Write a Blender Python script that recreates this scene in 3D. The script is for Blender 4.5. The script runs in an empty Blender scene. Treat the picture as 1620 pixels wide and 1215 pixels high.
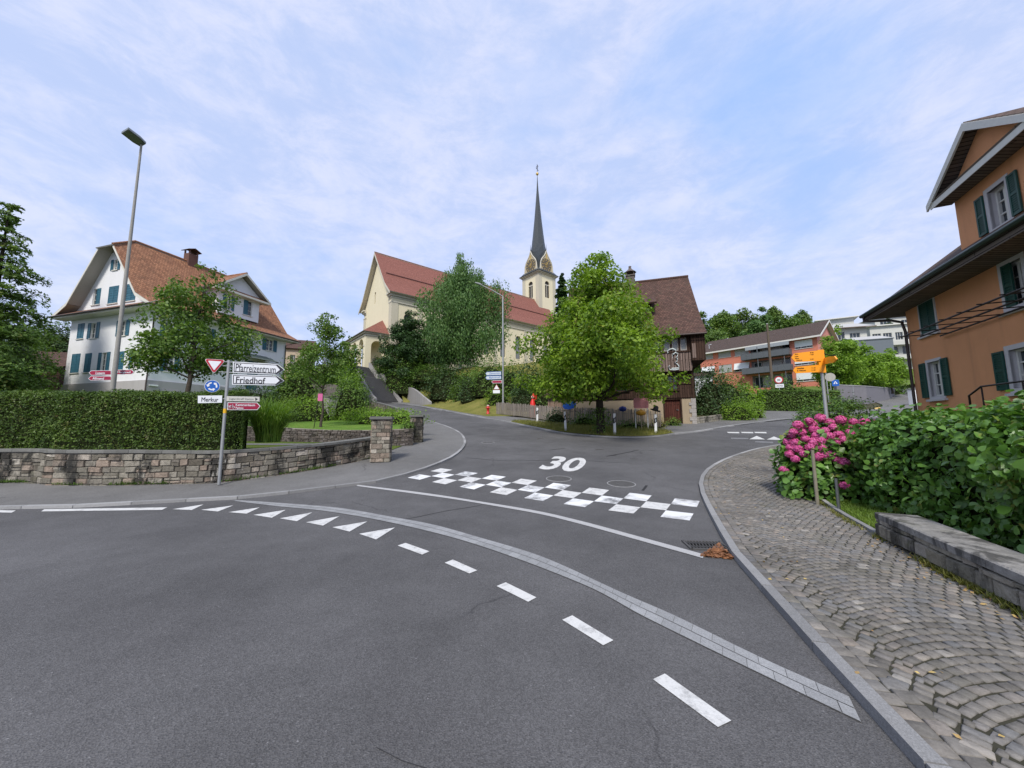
import bpy, bmesh, math, random
import numpy as np
from mathutils import Vector, Matrix
random.seed(7); RNG = np.random.default_rng(7)
S = bpy.context.scene
COL = S.collection
R = math.radians
# ------------------------------------------------------------------ camera
F_PX, W_PX, H_PX = 582.0, 1620.0, 1215.0
PITCH, ROLL, EYE = R(6.5), R(-0.35), 1.65
cd = bpy.data.cameras.new('camera'); cam = bpy.data.objects.new('camera', cd); COL.objects.link(cam)
cd.sensor_width = 36; cd.lens = F_PX / W_PX * 36; cd.clip_start = .05; cd.clip_end = 3000
CM = Matrix.Rotation(R(90) + PITCH, 3, 'X') @ Matrix.Rotation(ROLL, 3, 'Z')
cam.matrix_world = Matrix.Translation((0, 0, EYE)) @ CM.to_4x4()
S.camera = cam
# ------------------------------------------------------------------ light
SUN_EL, SUN_AZ = 48, 190     # azimuth: clockwise from +Y
wd = bpy.data.worlds.new('World'); S.world = wd; wd.use_nodes = True
nt = wd.node_tree; nt.nodes.clear()
def wn(t, **k):
    n = nt.nodes.new(t)
    for a, b in k.items(): setattr(n, a, b)
    return n
wo = wn('ShaderNodeOutputWorld'); bg = wn('ShaderNodeBackground'); bg.inputs[1].default_value = .1
sky = wn('ShaderNodeTexSky', sky_type='NISHITA', sun_disc=False, sun_elevation=R(SUN_EL), sun_rotation=R(SUN_AZ), air_density=1.2, dust_density=2.0)
tc = wn('ShaderNodeTexCoord'); mp = wn('ShaderNodeMapping'); mp.inputs['Scale'].default_value = (1.0, 1.1, 2.3)
nt.links.new(tc.outputs['Generated'], mp.inputs[0])
def wnoise(sc, det, rough, dist=0, off=0):
    m = wn('ShaderNodeMapping'); m.inputs['Location'].default_value = (off, off * .7, off * .3)
    nt.links.new(mp.outputs[0], m.inputs[0])
    n = wn('ShaderNodeTexNoise'); n.inputs['Scale'].default_value = sc; n.inputs['Detail'].default_value = det
    n.inputs['Roughness'].default_value = rough; n.inputs['Distortion'].default_value = dist
    nt.links.new(m.outputs[0], n.inputs[0]); return n.outputs[0]
def wramp(src, a, b, c0=(0, 0, 0, 1), c1=(1, 1, 1, 1)):
    r = wn('ShaderNodeValToRGB'); r.color_ramp.elements[0].position = a; r.color_ramp.elements[1].position = b
    r.color_ramp.elements[0].color = c0; r.color_ramp.elements[1].color = c1
    r.color_ramp.interpolation = 'EASE'
    nt.links.new(src, r.inputs[0]); return r.outputs[0]
def wmix(fac, a, b):
    m = wn('ShaderNodeMix', data_type='RGBA'); nt.links.new(fac, m.inputs[0])
    for s, v in ((m.inputs[6], a), (m.inputs[7], b)):
        if isinstance(v, tuple): s.default_value = v
        else: nt.links.new(v, s)
    return m.outputs[2]
big = wramp(wnoise(1.7, 6, .6, .15, 3.1), .24, .50)
fine = wramp(wnoise(6.5, 9, .68, .3, 1.7), .34, .68)
cloud = wmix(fine, (4.1, 4.95, 7.3, 1), (5.6, 6.0, 7.7, 1))
blue = wmix(wramp(wnoise(4, 6, .6, .3, 8), .3, .7), (3.0, 4.4, 7.4, 1), (4.3, 5.2, 7.6, 1))
mb_ = wmix(big, blue, cloud)
for px_, py_, a_, b_, amt in ((1235, 190, .978, .998, .65), (1105, 120, .985, .999, .45), (1290, 330, .99, .999, .4)):
    dv = (CM @ Vector(((px_ - W_PX / 2) / F_PX, (H_PX / 2 - py_) / F_PX, -1))).normalized()
    dt = wn('ShaderNodeVectorMath', operation='DOT_PRODUCT'); nt.links.new(tc.outputs['Generated'], dt.inputs[0]); dt.inputs[1].default_value = dv
    ad = wn('ShaderNodeMath', operation='MULTIPLY_ADD'); nt.links.new(wnoise(3.5, 7, .65, .3, px_), ad.inputs[0]); ad.inputs[1].default_value = .045; nt.links.new(dt.outputs['Value'], ad.inputs[2])
    f_ = wn('ShaderNodeMapRange'); nt.links.new(ad.outputs[0], f_.inputs[0]); f_.inputs[1].default_value = a_ + .022; f_.inputs[2].default_value = b_ + .028; f_.interpolation_type = 'SMOOTHSTEP'; f_ = f_.outputs[0]
    ml = wn('ShaderNodeMath', operation='MULTIPLY'); nt.links.new(f_, ml.inputs[0]); ml.inputs[1].default_value = amt
    mb_ = wmix(ml.outputs[0], mb_, (2.7, 4.3, 7.7, 1))
skm = wn('ShaderNodeMix', data_type='RGBA'); skm.inputs[0].default_value = .88
nt.links.new(sky.outputs[0], skm.inputs[6]); nt.links.new(mb_, skm.inputs[7])
nt.links.new(skm.outputs[2], bg.inputs[0]); nt.links.new(bg.outputs[0], wo.inputs[0])
sd = bpy.data.lights.new('sun', 'SUN'); sd.energy = 2.7; sd.angle = R(12); sd.color = (1, .95, .87)
so = bpy.data.objects.new('sun', sd); COL.objects.link(so)
saz = R(SUN_AZ); sdir = Vector((math.sin(saz) * math.cos(R(SUN_EL)), math.cos(saz) * math.cos(R(SUN_EL)), math.sin(R(SUN_EL))))
so.rotation_euler = sdir.to_track_quat('Z', 'Y').to_euler(); so.location = (0, 0, 60)
S.view_settings.view_transform = 'Standard'; S.view_settings.look = 'None'
S.view_settings.exposure = .52; S.view_settings.gamma = 1
S.render.engine = 'CYCLES'
# ------------------------------------------------------------------ picture <-> place
def ray(px, py): return CM @ Vector(((px - W_PX / 2) / F_PX, (H_PX / 2 - py) / F_PX, -1))
def at(px, py, Y):
    d = ray(px, py); t = Y / d.y; return Vector((d.x * t, Y, EYE + d.z * t))
def zat(x, y, py):
    """height of the point over plan position (x,y) seen in picture row py"""
    lo, hi = -50., 200.
    for _ in range(50):
        m = (lo + hi) / 2; v = CM.transposed() @ Vector((x, y, m - EYE))
        if H_PX / 2 - F_PX * v.y / -v.z > py: lo = m
        else: hi = m
    return (lo + hi) / 2
def base(y):
    if y < 7: return 0.
    if y < 9: return .085 * (y - 7) ** 2 / 4
    if y < 22: return .085 * (y - 8)
    if y < 60: return 1.19 + .12 * (y - 22)
    if y < 120: return 5.75 + .05 * (y - 60)
    return 8.75
def hgt(x, y):
    t = min(150., .8 * x + .6 * y - 52) - 27
    return base(y) + .1 * max(0., t)
def gp(px, py, dz=0):
    d = ray(px, py); lo, hi = .3, 400.
    f = lambda t: EYE + d.z * t - hgt(d.x * t, d.y * t) - dz
    t = lo
    while t < 300 and f(t) > 0: t += .1
    lo, hi = t - .1, t
    for _ in range(30):
        m = (lo + hi) / 2
        if f(m) > 0: lo = m
        else: hi = m
    t = (lo + hi) / 2
    return Vector((d.x * t, d.y * t, EYE + d.z * t))
def gpl(pts, dz=0): return [gp(x, y, dz) for x, y in pts]
# ------------------------------------------------------------------ bookkeeping
def tag(o, label=None, cat=None, group=None, kind=None):
    if label: o['label'] = label
    if cat: o['category'] = cat
    if group: o['group'] = group
    if kind: o['kind'] = kind
    return o
def thing(name, loc, label, cat, group=None):
    o = bpy.data.objects.new(name, None); COL.objects.link(o); o.location = loc; o.empty_display_size = .2
    return tag(o, label, cat, group)
def woff(p):
    v = Vector((0, 0, 0))
    while p: v += p.location; p = p.parent
    return v
def link(name, me, mats, parent=None, origin=None):
    if not isinstance(mats, (list, tuple)): mats = [mats]
    for m in mats: me.materials.append(m)
    o = bpy.data.objects.new(name, me); COL.objects.link(o)
    if parent:
        o.parent = parent; me.transform(Matrix.Translation(-woff(parent)))
    elif origin is not None:
        me.transform(Matrix.Translation(-Vector(origin))); o.location = origin
    return o
def copy_tree(o, parent=None):
    c = o.copy(); COL.objects.link(c)
    if parent: c.parent = parent
    for ch in list(o.children): copy_tree(ch, c)
    return c
class MB:
    def __init__(s): s.v = []; s.f = []; s.m = []; s.sm = []; s.T = None
    def _p(s, pts):
        pts = [Vector(p) for p in pts]
        return [s.T @ p for p in pts] if s.T else pts
    def poly(s, pts, m=0, smooth=False):
        b = len(s.v); s.v += s._p(pts); s.f.append(list(range(b, b + len(pts)))); s.m.append(m); s.sm.append(smooth)
    def mesh(s, pts, faces, m=0, smooth=False):
        b = len(s.v); s.v += s._p(pts)
        for f in faces: s.f.append([b + i for i in f]); s.m.append(m); s.sm.append(smooth)
    def box(s, c, d, m=0, rz=0, rot=None):
        x, y, z = [a / 2 for a in d]; M = rot if rot else Matrix.Rotation(rz, 3, 'Z'); c = Vector(c)
        P = [c + M @ Vector((a * x, b * y, e * z)) for a in (-1, 1) for b in (-1, 1) for e in (-1, 1)]
        s.mesh(P, [(0, 1, 3, 2), (4, 6, 7, 5), (0, 4, 5, 1), (2, 3, 7, 6), (0, 2, 6, 4), (1, 5, 7, 3)], m)
    def bx(s, x0, x1, y0, y1, z0, z1, m=0): s.box(((x0 + x1) / 2, (y0 + y1) / 2, (z0 + z1) / 2), (x1 - x0, y1 - y0, z1 - z0), m)
    def prism(s, poly, vec, m=0, m2=None):
        """poly: 3d points, extruded by vec"""
        n = len(poly); vec = Vector(vec); a = [Vector(p) for p in poly]; b = [p + vec for p in a]
        s.mesh(a + b, [tuple(range(n))[::-1], tuple(range(n, 2 * n))], m)
        s.mesh(a + b, [(i, (i + 1) % n, n + (i + 1) % n, n + i) for i in range(n)], m if m2 is None else m2)
    def tube(s, path, rad, seg=8, m=0, cap=True, smooth=True):
        path = [Vector(p) for p in path]; n = len(path)
        if not isinstance(rad, (list, tuple)): rad = [rad] * n
        P = []; up = Vector((.13, .21, .97))
        for i, p in enumerate(path):
            t = (path[min(i + 1, n - 1)] - path[max(i - 1, 0)]).normalized()
            a = t.cross(Vector((0, 0, 1)) if abs(t.z) < .95 else Vector((0, 1, 0))).normalized(); b = t.cross(a)
            for k in range(seg):
                q = 2 * math.pi * k / seg; P.append(p + (a * math.cos(q) + b * math.sin(q)) * rad[i])
        Fs = [(i * seg + k, i * seg + (k + 1) % seg, (i + 1) * seg + (k + 1) % seg, (i + 1) * seg + k) for i in range(n - 1) for k in range(seg)]
        s.mesh(P, Fs, m, smooth)
        if cap: s.mesh(P[:seg], [tuple(range(seg))[::-1]], m); s.mesh(P[-seg:], [tuple(range(seg))], m)
    def lathe(s, c, prof, seg=16, m=0, smooth=True):
        c = Vector(c); P = []
        for r, z in prof:
            for k in range(seg):
                q = 2 * math.pi * k / seg; P.append(c + Vector((r * math.cos(q), r * math.sin(q), z)))
        n = len(prof)
        s.mesh(P, [(i * seg + k, i * seg + (k + 1) % seg, (i + 1) * seg + (k + 1) % seg, (i + 1) * seg + k) for i in range(n - 1) for k in range(seg)], m, smooth)
        s.mesh(P[:seg], [tuple(range(seg))[::-1]], m); s.mesh(P[-seg:], [tuple(range(seg))], m)
    def panel(s, O, U, w, z0, z1, holes=(), reveal=.15, prof=None, m=0, mr=None, N=None):
        """wall in the plane O+U*x, holes (x0,x1,z0,z1), prof: convex list of (x,z) clipping it, N outward normal"""
        O = Vector(O); U = Vector(U).normalized(); N = Vector(N) if N else Vector((U.y, -U.x, 0))
        xs = sorted({0, w, *[h[i] for h in holes for i in (0, 1)]}); zs = sorted({z0, z1, *[h[i] for h in holes for i in (2, 3)]})
        P3 = lambda x, z, d=0: O + U * x + Vector((0, 0, z)) - N * d
        for i in range(len(xs) - 1):
            for j in range(len(zs) - 1):
                a, b, c, d = xs[i], xs[i + 1], zs[j], zs[j + 1]; mx, mz = (a + b) / 2, (c + d) / 2
                if any(h[0] < mx < h[1] and h[2] < mz < h[3] for h in holes): continue
                q = [(a, c), (b, c), (b, d), (a, d)]
                if prof: q = clip(q, prof)
                if len(q) > 2: s.poly([P3(x, z) for x, z in q], m)
        if mr is None: mr = m
        for a, b, c, d in [h[:4] for h in holes]:
            for p, q in (((a, c), (b, c)), ((b, c), (b, d)), ((b, d), (a, d)), ((a, d), (a, c))):
                s.poly([P3(*p), P3(*q), P3(*q, reveal), P3(*p, reveal)], mr)
    def build(s, name, mats, parent=None, origin=None, bevel=0):
        me = bpy.data.meshes.new(name); me.from_pydata([tuple(v) for v in s.v], [], s.f)
        me.polygons.foreach_set('material_index', s.m); me.polygons.foreach_set('use_smooth', s.sm)
        uv = me.uv_layers.new(name='UVMap').data
        for p in me.polygons:
            n = p.normal
            if abs(n.z) > .98 or n.length < .5: U, V = Vector((1, 0, 0)), Vector((0, 1, 0))
            else: U = Vector((-n.y, n.x, 0)).normalized(); V = n.cross(U)
            for li in p.loop_indices:
                co = me.vertices[me.loops[li].vertex_index].co; uv[li].uv = (co.dot(U), co.dot(V))
        o = link(name, me, mats, parent, origin)
        if bevel:
            b = o.modifiers.new('b', 'BEVEL'); b.width = bevel; b.segments = 2; b.limit_method = 'ANGLE'
        return o
def clip(poly, conv):
    """clip 2D poly by convex counter-clockwise polygon"""
    out = poly
    for i in range(len(conv)):
        a, b = conv[i], conv[(i + 1) % len(conv)]; inp = out; out = []
        side = lambda p: (b[0] - a[0]) * (p[1] - a[1]) - (b[1] - a[1]) * (p[0] - a[0])
        for k in range(len(inp)):
            p, q = inp[k], inp[(k + 1) % len(inp)]; sp, sq = side(p), side(q)
            if sp >= -1e-9: out.append(p)
            if (sp > 1e-9 and sq < -1e-9) or (sp < -1e-9 and sq > 1e-9):
                t = sp / (sp - sq); out.append((p[0] + (q[0] - p[0]) * t, p[1] + (q[1] - p[1]) * t))
        if len(out) < 3: return []
    return out
def spline(pts, step):
    """Catmull-Rom through the points, resampled at about step metres"""
    P = [Vector(p) for p in pts]; P = [P[0] * 2 - P[1]] + P + [P[-1] * 2 - P[-2]]; out = []
    for i in range(1, len(P) - 2):
        a, b, c, d = P[i - 1:i + 3]; n = max(1, int((c - b).length / step + .5))
        for k in range(n):
            t = k / n
            out.append(.5 * ((2 * b) + (c - a) * t + (2 * a - 5 * b + 4 * c - d) * t * t + (3 * b - a - 3 * c + d) * t ** 3))
    out.append(P[-2]); return out
def even(pts, step):
    """resample a polyline at equal distances"""
    L = [0]
    for a, b in zip(pts, pts[1:]): L.append(L[-1] + (b - a).length)
    n = max(1, round(L[-1] / step)); out = []; j = 0
    for k in range(n + 1):
        s = L[-1] * k / n
        while j < len(L) - 2 and L[j + 1] < s: j += 1
        t = (s - L[j]) / max(1e-9, L[j + 1] - L[j]); out.append(pts[j].lerp(pts[j + 1], t))
    return out
def offs(path, d):
    """offset in plan to the left of the direction of travel by d"""
    out = []
    for i, p in enumerate(path):
        t = path[min(i + 1, len(path) - 1)] - path[max(i - 1, 0)]; t.z = 0; t.normalize()
        out.append(p + Vector((-t.y, t.x, 0)) * d)
    return out
def sheet(name, pts, mat, dz=0, hf=None, step=0, kind='structure', skirt=0):
    """ground sheet: plan polygon laid on the terrain"""
    bm = bmesh.new(); vs = [bm.verts.new((p[0], p[1], 0)) for p in pts]; bm.faces.new(vs)
    bmesh.ops.triangulate(bm, faces=bm.faces)
    cut = lambda c, n: bmesh.ops.bisect_plane(bm, geom=bm.verts[:] + bm.edges[:] + bm.faces[:], dist=1e-5, plane_co=c, plane_no=n)
    if not hf:
        for y in (7, 7.33, 7.66, 8, 8.33, 8.66, 9, 22, 60, 120): cut((0, y, 0), (0, 1, 0))
        for t in (79, 202): cut((.8 * t, .6 * t, 0), (.8, .6, 0))
    for ax in (0, 1) if step else ():
        lo = min(p[ax] for p in pts); hi = max(p[ax] for p in pts)
        k = math.ceil(lo / step)
        while k * step < hi:
            n = (1, 0, 0) if ax == 0 else (0, 1, 0); c = tuple(a * k * step for a in n)
            cut(c, n); k += 1
    bmesh.ops.recalc_face_normals(bm, faces=bm.faces)
    if sum(f.normal.z for f in bm.faces) < 0: bmesh.ops.reverse_faces(bm, faces=bm.faces)
    for v in bm.verts: v.co.z = (hf(v.co.x, v.co.y) if hf else hgt(v.co.x, v.co.y)) + dz
    if skirt:
        ed = [e for e in bm.edges if e.is_boundary]
        r = bmesh.ops.extrude_edge_only(bm, edges=ed)
        for v in r['geom']:
            if isinstance(v, bmesh.types.BMVert): v.co.z -= skirt
    me = bpy.data.meshes.new(name); bm.to_mesh(me); bm.free()
    for p in me.polygons: p.use_smooth = True
    uv = me.uv_layers.new(name='UVMap').data
    for l in me.loops: uv[l.index].uv = me.vertices[l.vertex_index].co.xy
    o = link(name, me, mat); tag(o, kind=kind); return o
def ribbon(name, A, B, mat, z=0, drop=.15, hf=None, m=None, gap=None):
    """kerb strip between the two polylines A and B, top z above the ground, both sides going down"""
    mb = MB(); n = min(len(A), len(B)); h = lambda p: (hf(p.x, p.y) if hf else hgt(p.x, p.y))
    for i in range(n - 1):
        a, b, c, d = A[i], A[i + 1], B[i + 1], B[i]
        if gap and i % gap == 0:
            a = a.lerp(b, .012); d = d.lerp(c, .012)
        P = [Vector((p.x, p.y, h(p) + zz)) for zz in (z - drop, z) for p in (a, b, c, d)]
        mb.mesh(P, [(4, 5, 6, 7), (0, 4, 7, 3), (1, 2, 6, 5), (0, 1, 5, 4), (3, 7, 6, 2)])
    me = mb.build(name, mat)
    bm = bmesh.new(); bm.from_mesh(me.data); bmesh.ops.recalc_face_normals(bm, faces=bm.faces); bm.to_mesh(me.data); bm.free()
    return tag(me, kind='structure')
def np_mesh(name, V, Fq, mats, parent=None, origin=None, smooth=False, uv=None):
    """V (n,3), Fq (m,k) one face size"""
    me = bpy.data.meshes.new(name); n, k = Fq.shape
    me.vertices.add(len(V)); me.vertices.foreach_set('co', V.astype(np.float32).ravel())
    me.loops.add(n * k); me.loops.foreach_set('vertex_index', Fq.astype(np.int32).ravel())
    me.polygons.add(n); me.polygons.foreach_set('loop_start', np.arange(0, n * k, k, dtype=np.int32))
    if smooth: me.polygons.foreach_set('use_smooth', np.ones(n, bool))
    me.update(calc_edges=True)
    return link(name, me, mats, parent, origin)
# ------------------------------------------------------------------ materials
class NT:
    def __init__(s, name):
        s.mat = bpy.data.materials.new(name); s.mat.use_nodes = True; s.t = s.mat.node_tree; s.t.nodes.clear()
        s.out = s.n('ShaderNodeOutputMaterial'); s.b = s.n('ShaderNodeBsdfPrincipled'); s.l(s.b.outputs[0], s.out.inputs[0])
        s.pos = s.n('ShaderNodeNewGeometry'); s.tc = s.n('ShaderNodeTexCoord')
    def n(s, t, **k):
        n = s.t.nodes.new(t)
        for a, b in k.items(): setattr(n, a, b)
        return n
    def l(s, a, b): s.t.links.new(a, b)
    def set(s, sock, v):
        if hasattr(v, 'is_linked') or isinstance(v, bpy.types.NodeSocket): s.l(v, sock)
        else:
            if isinstance(v, (tuple, list)) and len(v) == 3 and len(sock.default_value) == 4: v = (*v, 1)
            sock.default_value = v
    def vec(s, src='pos', scale=(1, 1, 1), rot=(0, 0, 0)):
        m = s.n('ShaderNodeMapping'); m.inputs['Scale'].default_value = scale; m.inputs['Rotation'].default_value = rot
        s.l({'pos': s.pos.outputs['Position'], 'uv': s.tc.outputs['UV'], 'obj': s.tc.outputs['Object']}[src], m.inputs[0]); return m.outputs[0]
    def noise(s, sc, det=4, rough=.55, v=None, dist=0):
        n = s.n('ShaderNodeTexNoise'); n.inputs['Scale'].default_value = sc; n.inputs['Detail'].default_value = det
        n.inputs['Roughness'].default_value = rough; n.inputs['Distortion'].default_value = dist
        s.l(v if v else s.pos.outputs['Position'], n.inputs[0]); return n.outputs[0]
    def voro(s, sc, v=None, feat='F1'):
        n = s.n('ShaderNodeTexVoronoi', feature=feat); n.inputs['Scale'].default_value = sc
        s.l(v if v else s.pos.outputs['Position'], n.inputs[0]); return n
    def ramp(s, f, *st):
        r = s.n('ShaderNodeValToRGB'); e = r.color_ramp.elements
        while len(e) < len(st): e.new(.5)
        for k, (p, c) in enumerate(st):
            e[k].position = p; e[k].color = (c, c, c, 1) if isinstance(c, (int, float)) else (*c, 1)
        s.l(f, r.inputs[0]); return r.outputs[0]
    def mix(s, f, a, b, mode='MIX'):
        m = s.n('ShaderNodeMix', data_type='RGBA', blend_type=mode)
        s.set(m.inputs[0], f); s.set(m.inputs[6], a); s.set(m.inputs[7], b); return m.outputs[2]
    def math(s, op, a, b=0):
        m = s.n('ShaderNodeMath', operation=op); s.set(m.inputs[0], a); s.set(m.inputs[1], b); return m.outputs[0]
    def bump(s, h, d=.01, st=1):
        b = s.n('ShaderNodeBump'); b.inputs['Distance'].default_value = d; b.inputs['Strength'].default_value = st
        s.l(h, b.inputs['Height']); s.l(b.outputs[0], s.b.inputs['Normal']); return b
    def fin(s, col, rough=.8, spec=.3, metal=0):
        s.set(s.b.inputs['Base Color'], col); s.set(s.b.inputs['Roughness'], rough)
        s.b.inputs['Specular IOR Level'].default_value = spec; s.b.inputs['Metallic'].default_value = metal; return s.mat
def sc(c, k): return tuple(a * k for a in c)
def plaster(name, c, dirt=.25, streak=.35, bump=.006):
    m = NT(name); big = m.noise(.7, 5, .6); st = m.noise(1, 6, .65, m.vec('pos', (2.2, 2.2, .22))); fn = m.noise(60, 3)
    a = m.mix(m.math('MULTIPLY', m.ramp(big, (.35, 0), (.7, 1)), dirt), c, sc(c, .72))
    a = m.mix(m.math('MULTIPLY', m.ramp(st, (.52, 0), (.72, 1)), streak), a, sc(c, .6))
    a = m.mix(.25, a, m.mix(fn, sc(c, .8), sc(c, 1.15)))
    m.bump(fn, bump); return m.fin(a, .9, .15)
def simple(name, c, rough=.5, spec=.4, metal=0, var=.2, scl=8, bump=0):
    m = NT(name); n = m.noise(scl, 5, .6)
    a = m.mix(n, sc(c, 1 - var), sc(c, 1 + var))
    if bump: m.bump(m.noise(scl * 6, 3), bump)
    return m.fin(a, rough, spec, metal)
def tiles(name, c1, c2, c3, row=.16, wid=.18, moss=.3, mosscol=(.06, .06, .035), bump=.03):
    m = NT(name); br = m.n('ShaderNodeTexBrick'); br.offset = .5
    m.l(m.tc.outputs['UV'], br.inputs[0]); br.inputs['Scale'].default_value = 1
    m.set(br.inputs['Color1'], c1); m.set(br.inputs['Color2'], c2); m.set(br.inputs['Mortar'], sc(c1, .22))
    br.inputs['Mortar Size'].default_value = .012; br.inputs['Mortar Smooth'].default_value = .5
    br.inputs['Brick Width'].default_value = wid; br.inputs['Row Height'].default_value = row; br.inputs['Bias'].default_value = 0
    patch = m.ramp(m.noise(1.1, 6, .7), (.42, 0), (.66, 1)); a = m.mix(patch, br.outputs[0], c3)
    a = m.mix(.5, a, br.outputs[0], 'MIX')
    ms = m.ramp(m.noise(2.6, 7, .72), (.5, 0), (.68, 1)); a = m.mix(m.math('MULTIPLY', ms, moss), a, mosscol)
    sp = m.noise(14, 3, .6); a = m.mix(.3, a, m.mix(sp, sc(c1, .5), sc(c2, 1.4)))
    uvn = m.n('ShaderNodeSeparateXYZ'); m.l(m.tc.outputs['UV'], uvn.inputs[0])
    fr = m.math('FRACT', m.math('DIVIDE', uvn.outputs[1], row))
    h = m.math('ADD', m.math('MULTIPLY', m.math('SUBTRACT', 1, fr), .7), m.math('MULTIPLY', m.math('SUBTRACT', 1, br.outputs['Fac']), .4))
    m.bump(h, bump); return m.fin(a, .85, .2)
def planks(name, c1, c2, w=.16, vertical=True, wear=.4):
    m = NT(name); v = m.vec('uv', (1, 1, 1), (0, 0, R(90)) if vertical else (0, 0, 0)); br = m.n('ShaderNodeTexBrick'); br.offset = .37
    m.l(v, br.inputs[0]); br.inputs['Scale'].default_value = 1; m.set(br.inputs['Color1'], c1); m.set(br.inputs['Color2'], c2)
    m.set(br.inputs['Mortar'], sc(c1, .15)); br.inputs['Mortar Size'].default_value = .012; br.inputs['Brick Width'].default_value = 3.1; br.inputs['Row Height'].default_value = w
    g = m.noise(3, 6, .7, m.vec('pos', (12, 12, .8) if vertical else (.8, .8, 14)))
    a = m.mix(m.math('MULTIPLY', m.ramp(g, (.4, 0), (.7, 1)), wear), br.outputs[0], sc(c2, 2.0))
    m.bump(m.math('SUBTRACT', 1, br.outputs['Fac']), .015); return m.fin(a, .85, .15)
def asphalt(name, c=.085, tint=(1, 1, 1.06), patch=.25):
    m = NT(name); f1 = m.noise(160, 2, .5); f2 = m.noise(45, 3, .6); v = m.voro(110)
    big = m.noise(.35, 5, .6); med = m.noise(2.2, 5, .6)
    g = m.math('ADD', m.math('MULTIPLY', m.ramp(v.outputs['Color'], (.2, .55), (.8, 1.45)), .5), m.math('MULTIPLY', m.ramp(f1, (.3, .6), (.7, 1.4)), .5))
    g = m.math('MULTIPLY', g, m.ramp(big, (.3, 1 - patch), (.7, 1 + patch * .6)))
    g = m.math('MULTIPLY', g, m.ramp(med, (.3, .92), (.7, 1.08)))
    g = m.math('ADD', m.math('MULTIPLY', g, c), m.math('MULTIPLY', m.ramp(v.outputs['Color'], (.93, 0), (.99, 1)), .1))
    lo = m.voro(.22, m.mix(.12, m.pos.outputs['Position'], m.n('ShaderNodeTexNoise').outputs[1]), 'DISTANCE_TO_EDGE')
    wob = m.n('ShaderNodeTexNoise'); wob.inputs['Scale'].default_value = 1.3; wob.inputs['Detail'].default_value = 5; m.l(m.pos.outputs['Position'], wob.inputs[0])
    vc = m.n('ShaderNodeVectorMath', operation='MULTIPLY_ADD'); m.l(wob.outputs[1], vc.inputs[0]); vc.inputs[1].default_value = (1.3, 1.3, 0); m.l(m.pos.outputs['Position'], vc.inputs[2])
    lo = m.voro(.17, vc.outputs[0], 'DISTANCE_TO_EDGE')
    cr = m.ramp(lo.outputs['Distance'], (.0, 1), (.0035, 0)); crm = m.math('MULTIPLY', cr, m.ramp(m.noise(.5, 3), (.5, 0), (.58, .6)))
    a = m.mix(crm, m.mix(1, g, tint, 'MULTIPLY'), (.025, .025, .027))
    m.bump(m.math('ADD', f2, v.outputs['Distance']), .004); return m.fin(a, .88, .25)
def granite(name, c=(.33, .33, .34), island=.25, moss=.2):
    m = NT(name); v = m.voro(170); n = m.noise(9, 5, .65)
    a = m.mix(m.ramp(v.outputs['Color'], (.2, 0), (.9, 1)), sc(c, .75), sc(c, 1.25))
    a = m.mix(.35, a, m.mix(n, sc(c, .6), sc(c, 1.25)))
    r = m.ramp(m.pos.outputs['Random Per Island'], (0, 1 - island), (1, 1 + island)); a = m.mix(1, a, r, 'MULTIPLY')
    ms = m.ramp(m.noise(3, 6, .7), (.55, 0), (.75, 1)); a = m.mix(m.math('MULTIPLY', ms, moss), a, (.06, .065, .04))
    m.bump(n, .006); return m.fin(a, .8, .25)
def stones(name, ramp_, dark=.6, moss=.3, white=.25, bump=.02, dsc=.8, bsc=14):
    m = NT(name); r = m.ramp(m.pos.outputs['Random Per Island'], *ramp_)
    n = m.noise(bsc, 6, .7); a = m.mix(1, r, m.ramp(n, (.25, .62), (.75, 1.3)), 'MULTIPLY')
    dk = m.ramp(m.noise(dsc, 5, .65, m.vec('pos', (1.3, 1.3, .45)), .6), (.51, 0), (.58, 1)); a = m.mix(m.math('MULTIPLY', dk, dark), a, (.028, .028, .026))
    mo = m.ramp(m.noise(1.7, 6, .7), (.55, 0), (.7, 1)); a = m.mix(m.math('MULTIPLY', mo, moss), a, (.09, .10, .04))
    wh = m.ramp(m.noise(2.3, 6, .75, m.vec('pos', (1.2, 1.2, .5))), (.62, 0), (.68, 1)); a = m.mix(m.math('MULTIPLY', wh, white), a, (.55, .53, .48))
    m.bump(n, bump); return m.fin(a, .9, .15)
def leafmat(name, c1, c2, c3=None, trans=.3, nsc=1.2, rough=.5, spec=.3, tip=None):
    """c1 dark, c2 light, c3 occasional"""
    m = NT(name); rnd = m.pos.outputs['Random Per Island']
    big = m.ramp(m.noise(nsc, 3, .6), (.35, 0), (.65, 1))
    f = m.math('ADD', m.math('MULTIPLY', rnd, .6), m.math('MULTIPLY', big, .4)); a = m.mix(f, c1, c2)
    if c3: a = m.mix(m.math('MULTIPLY', m.ramp(m.noise(nsc * 1.7, 4, .7), (.56, 0), (.70, 1)), m.math('GREATER_THAN', m.math('FRACT', m.math('MULTIPLY', rnd, 7.31)), .45)), a, c3)
    m.fin(a, rough, spec)
    tr = m.n('ShaderNodeBsdfTranslucent'); mx = m.n('ShaderNodeMixShader'); mx.inputs[0].default_value = trans
    m.l(m.mix(1, a, (1.25, 1.35, .6), 'MULTIPLY'), tr.inputs[0]); m.l(m.b.outputs[0], mx.inputs[1]); m.l(tr.outputs[0], mx.inputs[2]); m.l(mx.outputs[0], m.out.inputs[0])
    return m.mat
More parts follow.
